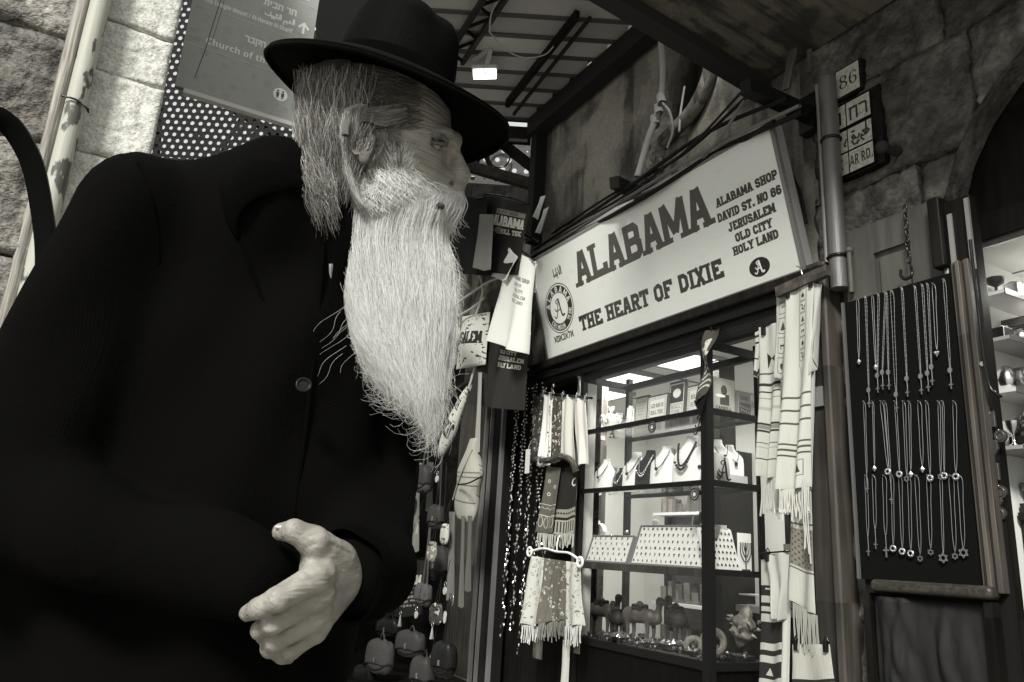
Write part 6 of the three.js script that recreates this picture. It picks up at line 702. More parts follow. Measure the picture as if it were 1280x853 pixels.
{ // shirts under the canopy end
  const lumpLater = [];
  const tee = (q, z, m, label, sleeveL, sleeveR, print, hook, extra = {}) => { const t = thing('t_shirt', label, 't-shirt', 't-shirts hung at the sign end'); part('body', hang(q, z, { folds: 1.7, amp: .03, nu: 22, nv: 26, ...extra }), print ?? m, t); if (sleeveL) part('sleeve', hang(sleeveL, z + .03, { folds: .8, amp: .02 }), m, t); if (sleeveR) part('sleeve', hang(sleeveR, z - .04, { folds: .8, amp: .02 }), m, t); const a = onZ(...hook, z); part('hanger', [tube([onZ(q[0][0], q[0][1] - 1, z), a.clone().add(V3(0, -.05, 0)), onZ(q[1][0], q[1][1] - 1, z)], .007, 16, 5), tube([a.clone().add(V3(0, -.05, 0)), a, a.clone().add(V3(.02, .03, 0)), a.clone().add(V3(.05, .01, -.02))], .004, 12, 5)], M.darkMetal, t); return t; };
  const lines = (bg, fg, list, W = 384, H = 768) => canvasTex(W, H, g => { weave(g, W, H, bg, 71); for (const [s, x, y, h, wid, tk] of list) slab(g, s, x, y, h, wid, tk, .12, fg); });
  const white = fabric([.74, .745, .72]), blk = fabric(.018);
  tee([[638, 309], [668, 327], [660, 444], [614, 428]], .42, white, 'white t-shirt with lines of dark lettering by the sign end', [[637, 310], [646, 322], [633, 352], [618, 347]], [[662, 326], [670, 330], [671, 362], [664, 366]], clothMat(lines('#dedfd8', '#5a574f', [['ALABAMA SHOP', 120, 215, 34, 15, 5], ['DAVID ST', 140, 265, 26, 14, 4], ['OLD CITY', 160, 310, 26, 14, 4], ['JERUSALEM', 130, 356, 28, 16, 4], ['HOLY LAND', 130, 400, 28, 16, 4]])), [653, 306]);
  tee([[614, 385], [664, 400], [654, 514], [590, 506]], .3, blk, 'black t-shirt with white lettering hung below the white one', [[610, 392], [618, 388], [607, 440], [596, 436]], null, clothMat(lines('#1d1b17', '#c9c8be', [['OLD CITY', 150, 330, 30, 18, 5], ['JERUSALEM', 140, 385, 38, 20, 7], ['HOLY LAND', 140, 440, 38, 20, 7]])), [640, 384]);
  tee([[604, 243], [662, 256], [646, 344], [594, 338]], .45, blk, 'black t-shirt with pale block print hung under the truss', [[606, 244], [614, 250], [606, 290], [597, 286]], null, clothMat(canvasTex(512, 640, g => { weave(g, 512, 640, '#171510', 81); g.fillStyle = '#8f8d83'; g.fillRect(170, 90, 300, 44); slab(g, 'THE BEST SHOP', 180, 126, 28, 17, 4, .12, '#24221d'); slab(g, 'ALABAMA', 150, 235, 88, 42, 17, .08, '#dddcd2'); g.fillStyle = '#8f8d83'; g.beginPath(); g.ellipse(230, 275, 60, 30, 0, 0, 7); g.fill(); slab(g, 'ROLL TIDE', 270, 300, 44, 22, 8, .1, '#c9c8be'); })), [630, 238]);
  tee([[566, 246], [606, 248], [612, 345], [560, 340]], .55, fabric(.01), 'plain black t-shirt hung nearest the beard', null, null, null, [588, 242]);
  solo('grey_tie_cloth', hang([[600, 268], [617, 268], [614, 338], [593, 336]], .6, { folds: .8, amp: .01, nu: 8 }), fabric([.16, .158, .145]), 'plain grey cloth hanging in front of the black shirts', 'cloth');
  const rail = thing('shirt_rail', 'thin rail under truss from which shirts hang', 'rail'); part('bar', rod(onZ(552, 238, .5), onZ(672, 302, .36), .008), M.darkMetal, rail);
  [[[676, 246], [682, 244], [674, 275], [668, 272]], [[680, 262], [686, 258], [678, 290], [671, 292]]].forEach((q, k) => solo('plastic_strip', hang(q, .2, { folds: 1, amp: .01, nu: 6, nv: 8 }), mat([.75, .75, .72], .3), k ? 'lower shiny plastic strip by the wall corner' : 'upper shiny plastic strip by the wall corner', 'strip'));
  // crumpled awning cloth with cords
  const aw = thing('folded_awning', 'pale crumpled awning cloth tied with cords behind the beard', 'awning'); part('cloth', hang([[556, 322], [640, 334], [612, 440], [556, 462]], .28, { folds: 2.4, amp: .07, nu: 30, nv: 24, seed: 4, th: .004 }), mat([.9, .9, .85], .9, { map: wallMap, bumpMap: T.fine, bumpScale: .003 }), aw); for (const p of [[[566, 384], [590, 366], [612, 352], [640, 342]], [[572, 396], [592, 384], [606, 372]], [[600, 342], [603, 368], [594, 396]]]) part('cord', tube(p.map(q => onZ(...q, .4)), .01, 16, 6), mat([.5, .5, .46], .8), aw); part('slat', bar(onZ(552, 500, .1), onZ(604, 468, .1), .06, .03), mat([.4, .4, .37], .8, { map: T.wood }), aw);
  // printed cushion bag, duffel and satchel
  const prt = (words, s) => canvasTex(384, 384, g => { weave(g, 384, 384, '#c6c7be', s); const r = rng(s); g.fillStyle = '#2b2924'; for (let k = 0; k < 70; k++) { g.save(); g.translate(r() * 384, r() * 384); g.rotate(r() * 1.2 - .6); g.fillRect(0, 0, 8 + r() * 34, 4 + r() * 6); g.restore(); } for (const [t, x, y, h, w, k] of words) { g.fillStyle = '#c6c7be'; g.fillRect(x - 8, y - h - 8, slabW(t, w) + 12, h + 16); slab(g, t, x, y, h, w, k, .1, '#24221d'); } });
  const cu = thing('printed_cushion', 'pale cushion bag printed with bold city lettering', 'cushion bag'); part('body', surf(20, 18, (u, v) => { const a = onZ(578, 396, .35), b = onZ(612, 390, .35), c = onZ(606, 456, .35), d = onZ(570, 462, .35), p = a.clone().lerp(b, u).lerp(d.clone().lerp(c, u), 1 - v); p.z += .09 * Math.sin(u * Math.PI) * Math.sin(v * Math.PI); return p; }, .01), clothMat(prt([['JERUSALEM', 16, 230, 90, 33, 16]], 91)), cu); part('strap', tube([onZ(596, 392, .36), onZ(602, 370, .34), onZ(612, 352, .3)], .008, 12, 5), fabric([.5, .5, .46]), cu);
  const tubeBag = (pa, pb, z, prof, m, name, label, straps) => { const a = onZ(...pa, z), b = onZ(...pb, z), ax = b.clone().sub(a), L = ax.length(); ax.normalize(); const sx = V3(0, 0, 1).cross(ax).normalize(), t = thing(name, label, 'bag', 'bags hung beside the man'); part('body', surf(24, 28, (u, v) => { const an = u * Math.PI * 2, r = prof(v); return a.clone().addScaledVector(ax, v * L).addScaledVector(sx, Math.cos(an) * r * (1 + .05 * Math.sin(v * 17 + an * 2))).addScaledVector(V3(0, 0, 1), Math.sin(an) * r * .6); }), m, t); straps.forEach(p => part('strap', tube(p.map(q => onZ(q[0], q[1], q[2] ?? z)), .012, 16, 6), fabric([.5, .5, .46]), t)); return t; };
  tubeBag([585, 484], [548, 574], .3, v => .1 * Math.pow(Math.sin(clamp(v * .93 + .07) * Math.PI), .6) * (.55 + .5 * v), clothMat(prt([['JERUSALEM', 20, 210, 80, 32, 15], ['HOLY', 60, 320, 50, 34, 10]], 93)), 'printed_duffel', 'pale printed drawstring duffel hanging slanted by beard tip', [[[586, 486], [595, 455], [600, 430]], [[588, 488], [602, 458], [606, 430]]]);
  { const sat = thing('woven_satchel', 'tan woven satchel with stitched bands hanging beside pale trims', 'bag', 'bags hung beside the man'), z = .34, c = onZ(586, 606, z), sm = clothMat(canvasTex(256, 256, g => { weave(g, 256, 256, '#9a998f', 99); for (const y of [90, 104, 128, 176]) { g.strokeStyle = '#5f5d55'; g.lineWidth = 4; g.beginPath(); g.moveTo(0, y + 14); g.quadraticCurveTo(128, y + 24, 256, y - 10); g.stroke(); } }), { bumpScale: .002 });
    part('body', surf(34, 26, (u, v) => { const a = u * Math.PI * 2, t = v, w = (t > .62 ? lerp(.15, .028, ss(.5, 1.15, t)) : lerp(.125, .15, ss(0, .25, t))) * (t < .06 ? Math.sqrt(t / .06) * .2 + .8 : 1), x = Math.sign(Math.cos(a)) * Math.abs(Math.cos(a)) ** .7 * w, dz = Math.sin(a) * .07 * Math.pow(Math.sin(clamp(t * .85 + .1) * Math.PI), .6); return V3(c.x + x * 1.0 + .06 * (t - .4) + .012 * Math.sin(t * 14 + a), c.y - .28 + t * .62 - .05 * x * (1 - t) * 4 + (t < .03 ? .02 : 0), c.z + dz); }), sm, sat);
    part('strap', hang([[598, 466], [602, 466], [599, 566], [594, 566]], z, { folds: .4, amp: .004, nu: 6 }), fabric([.3, .3, .275]), sat); part('cord', tube([onZ(590, 562, z + .04), onZ(577, 590, z + .08), onZ(566, 625, z + .06)], .007, 14, 5), fabric([.3, .3, .27]), sat); part('zip', tube([onZ(572, 606, z + .1), onZ(586, 604, z + .12), onZ(602, 596, z + .1)], .006, 12, 5), M.cable, sat); }
  lumpLater.push([530, 600, .5, .085, .1, .06, 'small grey flap pouch hanging behind the sleeve']);
  [[519, 524, 600, 690, [.2, .2, .18], 'pale webbing strap hanging beside grey pouch'], [502, 511, 565, 585, [.5, .5, .47], 'short pale tag strip high beside beard tip'], [562, 568, 640, 752, [.12, .12, .11], 'long grey strap with metal buckle below tan satchel'], [577, 580, 645, 760, [.09, .09, .08], 'thin pale strip behind the long grey strap'], [585, 589, 645, 740, [.08, .08, .072], 'wide pale strip beside the metal trims'], [492, 496, 520, 600, [.5, .5, .47], 'thin pale strip rising beside sleeve'], [536, 541, 578, 640, [.1, .1, .09], 'dark strap dangling from duffel end']].forEach(([x0, x1, y0, y1, v, l]) => solo('hanging_strap', hang([[x0, y0], [x1, y0], [x1 - 2, y1], [x0 - 2, y1]], .4, { folds: .5, amp: .01, nu: 5, nv: 10 }), fabric(v), l, 'strap', 'straps hung among the bags'));
  const bk = thing('strap_buckle', 'square metal buckle at the end of grey strap', 'buckle'); { const p = onZ(564, 750, .42); part('frame', tube([V3(p.x - .03, p.y - .03, .42), V3(p.x + .03, p.y - .03, .42), V3(p.x + .03, p.y + .03, .42), V3(p.x - .03, p.y + .03, .42)], .006, 40, 5, true), M.steel, bk); part('prong', rod(V3(p.x, p.y - .03, .425), V3(p.x, p.y + .03, .425), .004), M.steel, bk); }
  { const p = onZ(556, 772, .42), t = thing('oval_tag', 'pale oval tag hanging below the buckle', 'tag'); part('disc', new THREE.CylinderGeometry(.026, .026, .006, 20).rotateX(Math.PI / 2).scale(1, 1.6, 1).translate(p.x, p.y, .42), mat([.55, .55, .52], .5), t); part('cord', tube([V3(p.x, p.y + .04, .42), V3(p.x + .02, p.y + .14, .41)], .003, 6, 4), M.cable, t); }
  tee([[480, 700], [534, 700], [528, 770], [476, 772]], .35, blk, 'folded black t-shirt with pale city lettering low among bags', null, null, clothMat(canvasTex(384, 448, g => { weave(g, 384, 448, '#12110d', 82); slab(g, 'JERUSALEM', 40, 200, 76, 30, 14, .1, '#c2c1b7'); const r = rng(4); g.fillStyle = '#8f8d83'; for (let k = 0; k < 60; k++) g.fillRect(30 + (k % 12) * 27, 216 + Math.floor(k / 12) * 34 + r() * 8, 10 + r() * 16, 10 + r() * 12); })), [505, 690], { amp: .01 });
  // dark leather bags and figures low down
  const purse = [['#b5b6ad', '#4a4740', 5], ['#2a2823', '#b5b3a9', 6], ['#77756c', '#d0cfc5', 7]].map(([a, b, s]) => canvasTex(128, 128, g => { weave(g, 128, 128, a, s); const r = rng(s * 7); g.strokeStyle = g.fillStyle = b; for (let k = 0; k < 26; k++) { g.lineWidth = 1.5 + r() * 2; g.beginPath(); g.ellipse(r() * 128, r() * 128, 3 + r() * 8, 2 + r() * 5, r() * 3, 0, r() < .5 ? 7 : 4); r() < .5 ? g.fill() : g.stroke(); } }));
  const pil = (c, rx, ry, rz, k, v0 = 0, v1 = 1, u0 = 0, u1 = 1, th = 0, rot = 0) => surf(26, 16, (u, v) => { const a = lerp(u0, u1, u) * Math.PI * 2, b = (lerp(v0, v1, v) - .5) * Math.PI, cb = Math.pow(Math.cos(b), .45), x = Math.sign(Math.cos(a)) * Math.abs(Math.cos(a)) ** .6 * cb * rx * k, z = Math.sign(Math.sin(a)) * Math.abs(Math.sin(a)) ** .8 * cb * rz * k, y = Math.sign(Math.sin(b)) * Math.abs(Math.sin(b)) ** .8 * ry * k + .006 * Math.sin(a * 5 + b * 3); return V3(c.x + x * Math.cos(rot) + z * Math.sin(rot), c.y + y, c.z - x * Math.sin(rot) + z * Math.cos(rot)); }, th);
  const lump = (px, py, z, rx, ry, rz, m, label, flap, up = 0, rot = .5) => { const t = thing('leather_bag', label, 'bag', 'leather bags low beside the sleeve'), c = onZ(px, py, z); part('body', pil(c, rx, ry, rz, 1, 0, 1, 0, 1, 0, rot), m, t); if (flap) part('flap', pil(c, rx, ry, rz, 1.07, .42, .98, 0, .5, .006, rot), flap, t); part('handle', tube(up ? [V3(c.x - rx * .6, c.y + ry * .7, c.z), V3(c.x - rx * .2, c.y + up * .6, c.z), V3(c.x, c.y + up, c.z), V3(c.x + rx * .25, c.y + up * .6, c.z), V3(c.x + rx * .6, c.y + ry * .7, c.z)] : [V3(c.x - rx * .5, c.y + ry * .9, c.z), V3(c.x, c.y + ry * 1.5, c.z), V3(c.x + rx * .5, c.y + ry * .9, c.z)], .008, 20, 6), m, t); const f = V3(c.x + Math.sin(rot) * rz * 1.1, c.y - ry * .1, c.z + Math.cos(rot) * rz * 1.1); part('clasp', box(f.x - .012, f.x + .012, f.y - .018, f.y + .018, f.z, f.z + .01, .003), M.steel, t); part('seam', tube([0, 1, 2, 3, 4, 5, 6].map(k => { const a = (k / 6 - .5) * 2.6; return V3(c.x + Math.sin(rot) * rz * 1.02 + Math.sin(a) * rx * .8 * Math.cos(rot), c.y - ry * (.2 + .5 * Math.cos(a)), c.z + Math.cos(rot) * rz * Math.cos(a * .5) - Math.sin(a) * rx * .8 * Math.sin(rot)); }), .004, 24, 5), M.cable, t); };
  const lm = mat(.012, .35), lg = mat(.035, .5), lp = mat(.075, .6, { bumpMap: T.fine, bumpScale: .003 });
  [[476, 822, .55, .12, .12, .07, lp, 'grey suede bag with pale rounded flap', lp, 0], [514, 806, .52, .12, .085, .06, lg, 'brown bag with broad stiff flap beside suede bag', lg, 0], [488, 786, .42, .12, .075, .07, lm, 'small black glossy bag behind the suede bag', lm, 0], [530, 842, .52, .09, .1, .07, lm, 'black glossy bag with bright clasp under brown bag', lg, 0], [548, 706, .3, .1, .13, .06, lm, 'black bag hanging behind the grey strap', lg, .8], [504, 656, .35, .09, .1, .06, lm, 'black bag hanging beside the sleeve elbow', lm, .7], [546, 648, .36, .07, .09, .05, lg, 'small brown pouch hanging under the printed duffel', lg, .5], [530, 745, .4, .07, .08, .05, lp, 'small pale pouch with flap beside the printed shirt', lp, .6], [456, 850, .6, .1, .1, .06, lm, 'black round purse at the sleeve bottom', lm, 0], [556, 826, .45, .09, .11, .06, lm, 'black flap bag below the oval tag', lm, .4]].forEach(a => lump(...a)); lumpLater.forEach(a => lump(...a.slice(0, 6), lp, a[6], lg, .5, .3));
  [[470, 760], [500, 775], [520, 770], [540, 790], [556, 740], [512, 690], [498, 620], [522, 660], [546, 600], [538, 830]].forEach(([px, py], k) => { const c = onZ(px, py, .5), t = thing('key_charm', ['round pale key charm dangling among the dark bags', 'tasselled key charm dangling among the dark bags'][k % 2], 'key charm', 'key charms among the bags'); part('ring', new THREE.TorusGeometry(.016, .003, 6, 16).translate(c.x, c.y + .05, .5), M.steel, t); part('cord', rod(V3(c.x, c.y + .066, .5), V3(c.x + .01, c.y + .22, .48), .0025), M.cable, t); if (k % 2) part('tassel', Array.from({ length: 9 }, (_, q) => rod(V3(c.x, c.y + .034, .5), V3(c.x + .012 * Math.sin(q * 2.3), c.y - .05, .5 + .012 * Math.cos(q * 2.3)), .003, .003, 5)), fabric([.35, .35, .32]), t); else part('disc', new THREE.CylinderGeometry(.026, .026, .008, 18).rotateX(Math.PI / 2).translate(c.x, c.y + .006, .5), mat([.45, .45, .42], .4), t); });
  [[497, 585, 0], [512, 628, 1], [540, 690, 2], [498, 705, 1], [556, 668, 0], [520, 590, 2], [484, 740, 0], [545, 768, 1]].forEach(([px, py, k], i) => { const c = onZ(px, py, .46), t = thing('embroidered_purse', ['pale flowered purse hanging among the dark bags', 'dark purse with pale dots hanging among the bags', 'grey purse with swirls hanging among the bags'][k], 'purse', 'embroidered purses among the bags'); part('body', pil(c, .05 + .012 * (i % 3), .07, .02, 1, 0, 1, 0, 1, 0, .4 * (i % 2)), clothMat(purse[k]), t); part('zip', tube([V3(c.x - .045, c.y + .05, c.z + .02), V3(c.x, c.y + .056, c.z + .026), V3(c.x + .045, c.y + .05, c.z + .02)], .004, 10, 5), M.brass, t); part('cord', tube([V3(c.x - .03, c.y + .06, c.z), V3(c.x, c.y + .25, c.z - .02), V3(c.x + .03, c.y + .06, c.z)], .003, 14, 4), M.cable, t); });
  const sh = thing('goods_shelf', 'dark shelf board carrying leather bags', 'shelf'); part('board', box(-8.6, -6.1, .05, .1, -.2, .75), M.woodDark, sh); part('leg', box(-8.5, -8.45, 0, .05, .5, .55), M.woodDark, sh); part('leg', box(-6.2, -6.15, 0, .05, .5, .55), M.woodDark, sh);
}
// ------------------------------------------------------------------ right: door leaf, necklace board, next shop
{
  const d = thing('wooden_door', 'grey painted wooden door leaf with sunk panel folded against wall', 'door'); const x0 = -2.12, x1 = -1.675, y1 = 2.615, z = .05, pm = mat([.17, .168, .155], .6, { map: T.wood, bumpMap: T.wood, bumpScale: .002 }); pm.map = tex(256, (u, v) => { const k = .7 + .25 * (fbm(u * 30, v * 3, 4, 301) - .5) + .2 * (fbm(u * 6, v * 6, 4, 305) - .5); return [k, k, k * .97]; });
  part('leaf', box(x0 + .02, x1 - .02, .1, y1 - .02, 0, z - .015), pm, d); part('stile', box(x0, x0 + .13, .08, y1, 0, z), pm, d); part('stile', box(x1 - .12, x1, .08, y1, .001, z + .001), pm, d); part('rail', box(x0 + .13, x1 - .12, y1 - .13, y1, .001, z - .001), pm, d); part('panel', box(x0 + .16, x1 - .15, 1.2, y1 - .17, z - .02, z - .004, .006), pm, d);
  part('bead', [box(x0 + .13, x1 - .12, y1 - .145, y1 - .13, z - .012, z + .004), box(x0 + .13, x0 + .142, 1.2, y1 - .145, z - .012, z + .004), box(x1 - .132, x1 - .12, 1.2, y1 - .145, z - .012, z + .004)], pm, d); part('bolt', [rod(V3(x0 + .035, y1 - .3, z + .02), V3(x0 + .035, y1 - .1, z + .02), .012), ball(.018, x0 + .035, y1 - .1, z + .02, 6)], pm, d);
  for (const y of [2.25, 2.48]) part('hinge', rod(V3(x1 + .012, y - .05, z), V3(x1 + .012, y + .05, z), .014), M.steel, d);
  const hk = thing('chain_hook', 'dark chain with double hook hanging on the door panel', 'hook'); const a = onZ(1131, 258, .09), b = onZ(1137, 330, .09); const links = []; for (let k = 0; k < 7; k++) { const p = a.clone().lerp(b, (k + .4) / 7); links.push(new THREE.TorusGeometry(.012, .004, 6, 12).scale(.7, 1.5, 1).rotateY(k % 2 ? 1.5 : .2).translate(p.x, p.y, p.z)); } part('chain', links, M.darkMetal, hk).userData.kind = 'stuff'; part('hook', tube([onZ(1126, 338, .09), onZ(1127, 346, .1), onZ(1134, 349, .1), onZ(1140, 344, .1), onZ(1139, 334, .09)], .007, 20, 6), M.darkMetal, hk);
  // board
  const bz = .1, B = [onZ(1065, 372, bz), onZ(1181, 348, bz), onZ(1231, 728, bz), onZ(1077, 724, bz)], bd = thing('necklace_board', 'tall black velvet board hung with rows of necklaces', 'display board'); const bx0 = Math.min(B[0].x, B[3].x), bx1 = Math.max(B[1].x, B[2].x), by0 = B[3].y, by1 = (B[0].y + B[1].y) / 2;
  part('velvet', box(bx0, bx1, by0, by1, bz - .02, bz), new THREE.MeshPhysicalMaterial({ color: grey(.006), roughness: .95, specularIntensity: .1, bumpMap: T.cloth, bumpScale: .0006 }), bd); part('left_edge', box(bx0 - .01, bx0, by0, by1, bz - .02, bz + .012), mat(.1, .5), bd);
  const trims = [[.0, .012, .3], [.016, .026, .12], [.03, .05, .45], [.054, .062, .16], [.066, .09, .3]]; trims.forEach(([a, b, v], k) => part('moulding', box(bx1 + a * .8, bx1 + b * .8, by0 - .02, by1 + .03, bz - .02, bz + .012 + .008 * (k % 3), .003), mat(v, .45, { map: T.wood }), bd));
  part('ledge', new RoundedBoxGeometry(bx1 - bx0 - .02, .045, .07, 3, .02).translate((bx0 + bx1) / 2 + .06, by0 - .02, bz + .02), mat(.2, .45, { map: T.wood }), bd); part('back', box(bx0, bx1 + .07, by0 - .9, by1, .052, bz - .021), mat(.01, .8), bd);
  // necklaces: [px top, py top, px bottom, py bottom, kind, loop width]
  const Z7 = (x, y) => [1040 + x / 2.583, 230 + y / 2.583], Z8 = (x, y) => [1040 + x / 2.725, 540 + y / 2.725], N = [];
  for (const [x, y, X, Y, k, w] of [[82, 368, 88, 575, 'drop', 5], [108, 362, 122, 712, 'cross', 3], [130, 357, 142, 592, 'drop', 4], [150, 355, 150, 665, 'cross', 3], [172, 350, 166, 655, 'cross', 3], [176, 350, 186, 655, 'cross', 3], [193, 345, 211, 728, 'cross', 6], [226, 335, 246, 677, 'cross', 3], [268, 330, 291, 670, 'cross', 3], [292, 325, 313, 660, 'cross', 3], [309, 322, 326, 640, 'cross', 3], [328, 322, 340, 548, 'heart', 6], [362, 308, 387, 652, 'cross', 4]]) N.push([...Z7(x, y), ...Z7(X, Y), k, w]);
  for (const [x, X, Y, k, w] of [[104, 122, 198, 'cross', 4], [132, 146, 125, 'drop', 3], [160, 192, 136, 'disc', 6], [172, 205, 235, 'cross', 4], [205, 231, 145, 'disc', 4], [232, 256, 160, 'star', 5], [250, 270, 145, 'drop', 4], [282, 309, 128, 'drop', 7], [306, 336, 158, 'disc', 5], [345, 372, 153, 'star', 4], [358, 384, 150, 'disc', 3], [395, 424, 153, 'disc', 6]]) N.push([...Z7(x, 702), ...Z8(X, Y), k, w]);
  for (const [x, X, Y, k, w] of [[116, 126, 412, 'cross', 6], [142, 151, 388, 'cross', 7], [178, 187, 410, 'bigcross', 8], [205, 210, 398, 'disc', 5], [232, 241, 408, 'disc', 6], [262, 270, 415, 'disc', 6], [288, 302, 432, 'star', 7], [328, 338, 410, 'star', 7], [370, 381, 430, 'bigstar', 4], [405, 421, 424, 'star', 8], [435, 450, 412, 'bigstar', 8]]) N.push([...Z8(x, 148), ...Z8(X, Y), k, w]);
  const silver = new THREE.MeshStandardMaterial({ color: grey(.55), metalness: .9, roughness: .32 }), pend = (() => { const star = s => { const a = []; for (const f of [0, Math.PI]) for (let k = 0; k < 3; k++) { const p = t => V3(Math.cos(t) * s, Math.sin(t) * s, 0), t0 = f + Math.PI / 2 + k * 2.0944; a.push(bar(p(t0), p(t0 + 2.0944), s * .16, s * .16, V3(0, 0, 1))); } return a; }, cr = s => [new THREE.BoxGeometry(s * .28, s * 2, .004), new THREE.BoxGeometry(s * 1.25, s * .28, .0045).translate(0, s * .35, 0)]; return { cross: join(cr(.013)), bigcross: join(cr(.02)), star: join(star(.012)), bigstar: join(star(.018)), disc: join([new THREE.TorusGeometry(.011, .0035, 6, 14), ...[0, 1, 2, 3, 4, 5].map(k => ball(.004, Math.cos(k * 1.047) * .009, Math.sin(k * 1.047) * .009, .002, 4))]), drop: join([new THREE.OctahedronGeometry(.0105).scale(1, 1.3, .6)]), heart: join([ball(.006, -.005, .004, 0, 5), ball(.006, .005, .004, 0, 5), new THREE.ConeGeometry(.0105, .017, 8).rotateX(Math.PI).scale(1, 1, .5).translate(0, -.006, 0)]) }; })();
  const desc = { cross: 'rosary style chain with small cross pendant on black board', bigcross: 'silver chain with the largest cross pendant on black board', star: 'silver chain with small six pointed star pendant', bigstar: 'silver chain with large six pointed star pendant', disc: 'silver chain with round filigree pendant on black board', drop: 'silver chain with single drop pendant on black board', heart: 'silver chain with heart shaped pendant on black board' };
  N.forEach(([ax, ay, bx, by, k, w], i) => { const z0 = bz + .006, a = onZ(ax, ay, z0), b = onZ(bx, by, z0 + .004), t = thing('necklace', desc[k].replace(' on black board', '') + (i < 13 ? ' in top row on black board' : i < 25 ? ' in middle row on black board' : ' in bottom row on black board'), 'necklace', 'necklaces hung on the black board'), hw = w * .0009, L = a.y - b.y, yb = b.y + (k.includes('cross') ? .06 : .014) * (L > .2 ? 1 : .6), beaded = k === 'cross' && i < 13;
    const pts = [V3(b.x, yb, z0 + .003), V3(lerp(a.x, b.x, .85) - hw * .8, lerp(a.y, yb, .85), z0 + .002), V3(lerp(a.x, b.x, .4) - hw, lerp(a.y, yb, .4), z0), V3(a.x - hw, a.y - .01, z0), V3(a.x, a.y, z0 + .004), V3(a.x + hw, a.y - .01, z0), V3(lerp(a.x, b.x, .4) + hw, lerp(a.y, yb, .4), z0), V3(lerp(a.x, b.x, .85) + hw * .8, lerp(a.y, yb, .85), z0 + .002)];
    const g = [tube(pts, beaded ? .0009 : .0011, 48, 4, true)]; if (beaded) { const c = new THREE.CatmullRomCurve3(pts, true), n = Math.round(L / .011); for (let q = 0; q < n * 1.6; q++) { const p = c.getPoint(q / (n * 1.6)); g.push(new THREE.OctahedronGeometry(.003).translate(p.x, p.y, p.z)); } } part('chain', g, silver, t); if (k.includes('cross')) { part('drop_chain', rod(V3(b.x, yb, z0 + .004), V3(b.x, b.y + .01, z0 + .004), .0014), silver, t); if (beaded) part('medal', new THREE.CylinderGeometry(.009, .009, .003, 12).rotateX(Math.PI / 2).scale(1, 1.25, 1).translate(b.x, yb, z0 + .005), silver, t); } const p = part('pendant', pend[k], silver, t); p.position.set(b.x, b.y, z0 + .006); part('peg', rod(V3(a.x, a.y, bz), V3(a.x, a.y, bz + .014), .0025), M.steel, t); });
  // below the board: dark carved figure relief and hanging cloth
  const rl = thing('carved_relief', 'dark carved relief panel with draped figure under necklace board', 'relief'); const rx0 = onZ(1094, 760, .1).x, rx1 = onZ(1238, 780, .1).x; part('panel', surf(60, 50, (u, v) => { const x = lerp(rx0, rx1, u), y = lerp(.1, by0 - .06, v); let z = .1; const w = .035 * Math.exp(-Math.pow((u - .22) / .16, 2)) + .03 * Math.exp(-Math.pow((u - .68) / .2, 2) - Math.pow((v - .8) / .14, 2)); z += w * (1 + .9 * (fbm(u * 16 + v * 3, v * 5, 4, 407) - .5) + .25 * Math.sin(u * 34 + 9 * fbm(u * 4, v * 6, 3, 409))); return V3(x, y, z + .004 * (fbm(u * 20, v * 30, 3, 401) - .5)); }, .03), mat(.02, .6, { bumpMap: T.stoneB, bumpScale: .004 }), rl); part('frame', [box(rx0 - .03, rx0, .08, by0 - .05, .06, .13), box(rx1, rx1 + .03, .08, by0 - .05, .06, .13)], M.woodDark, rl);
}
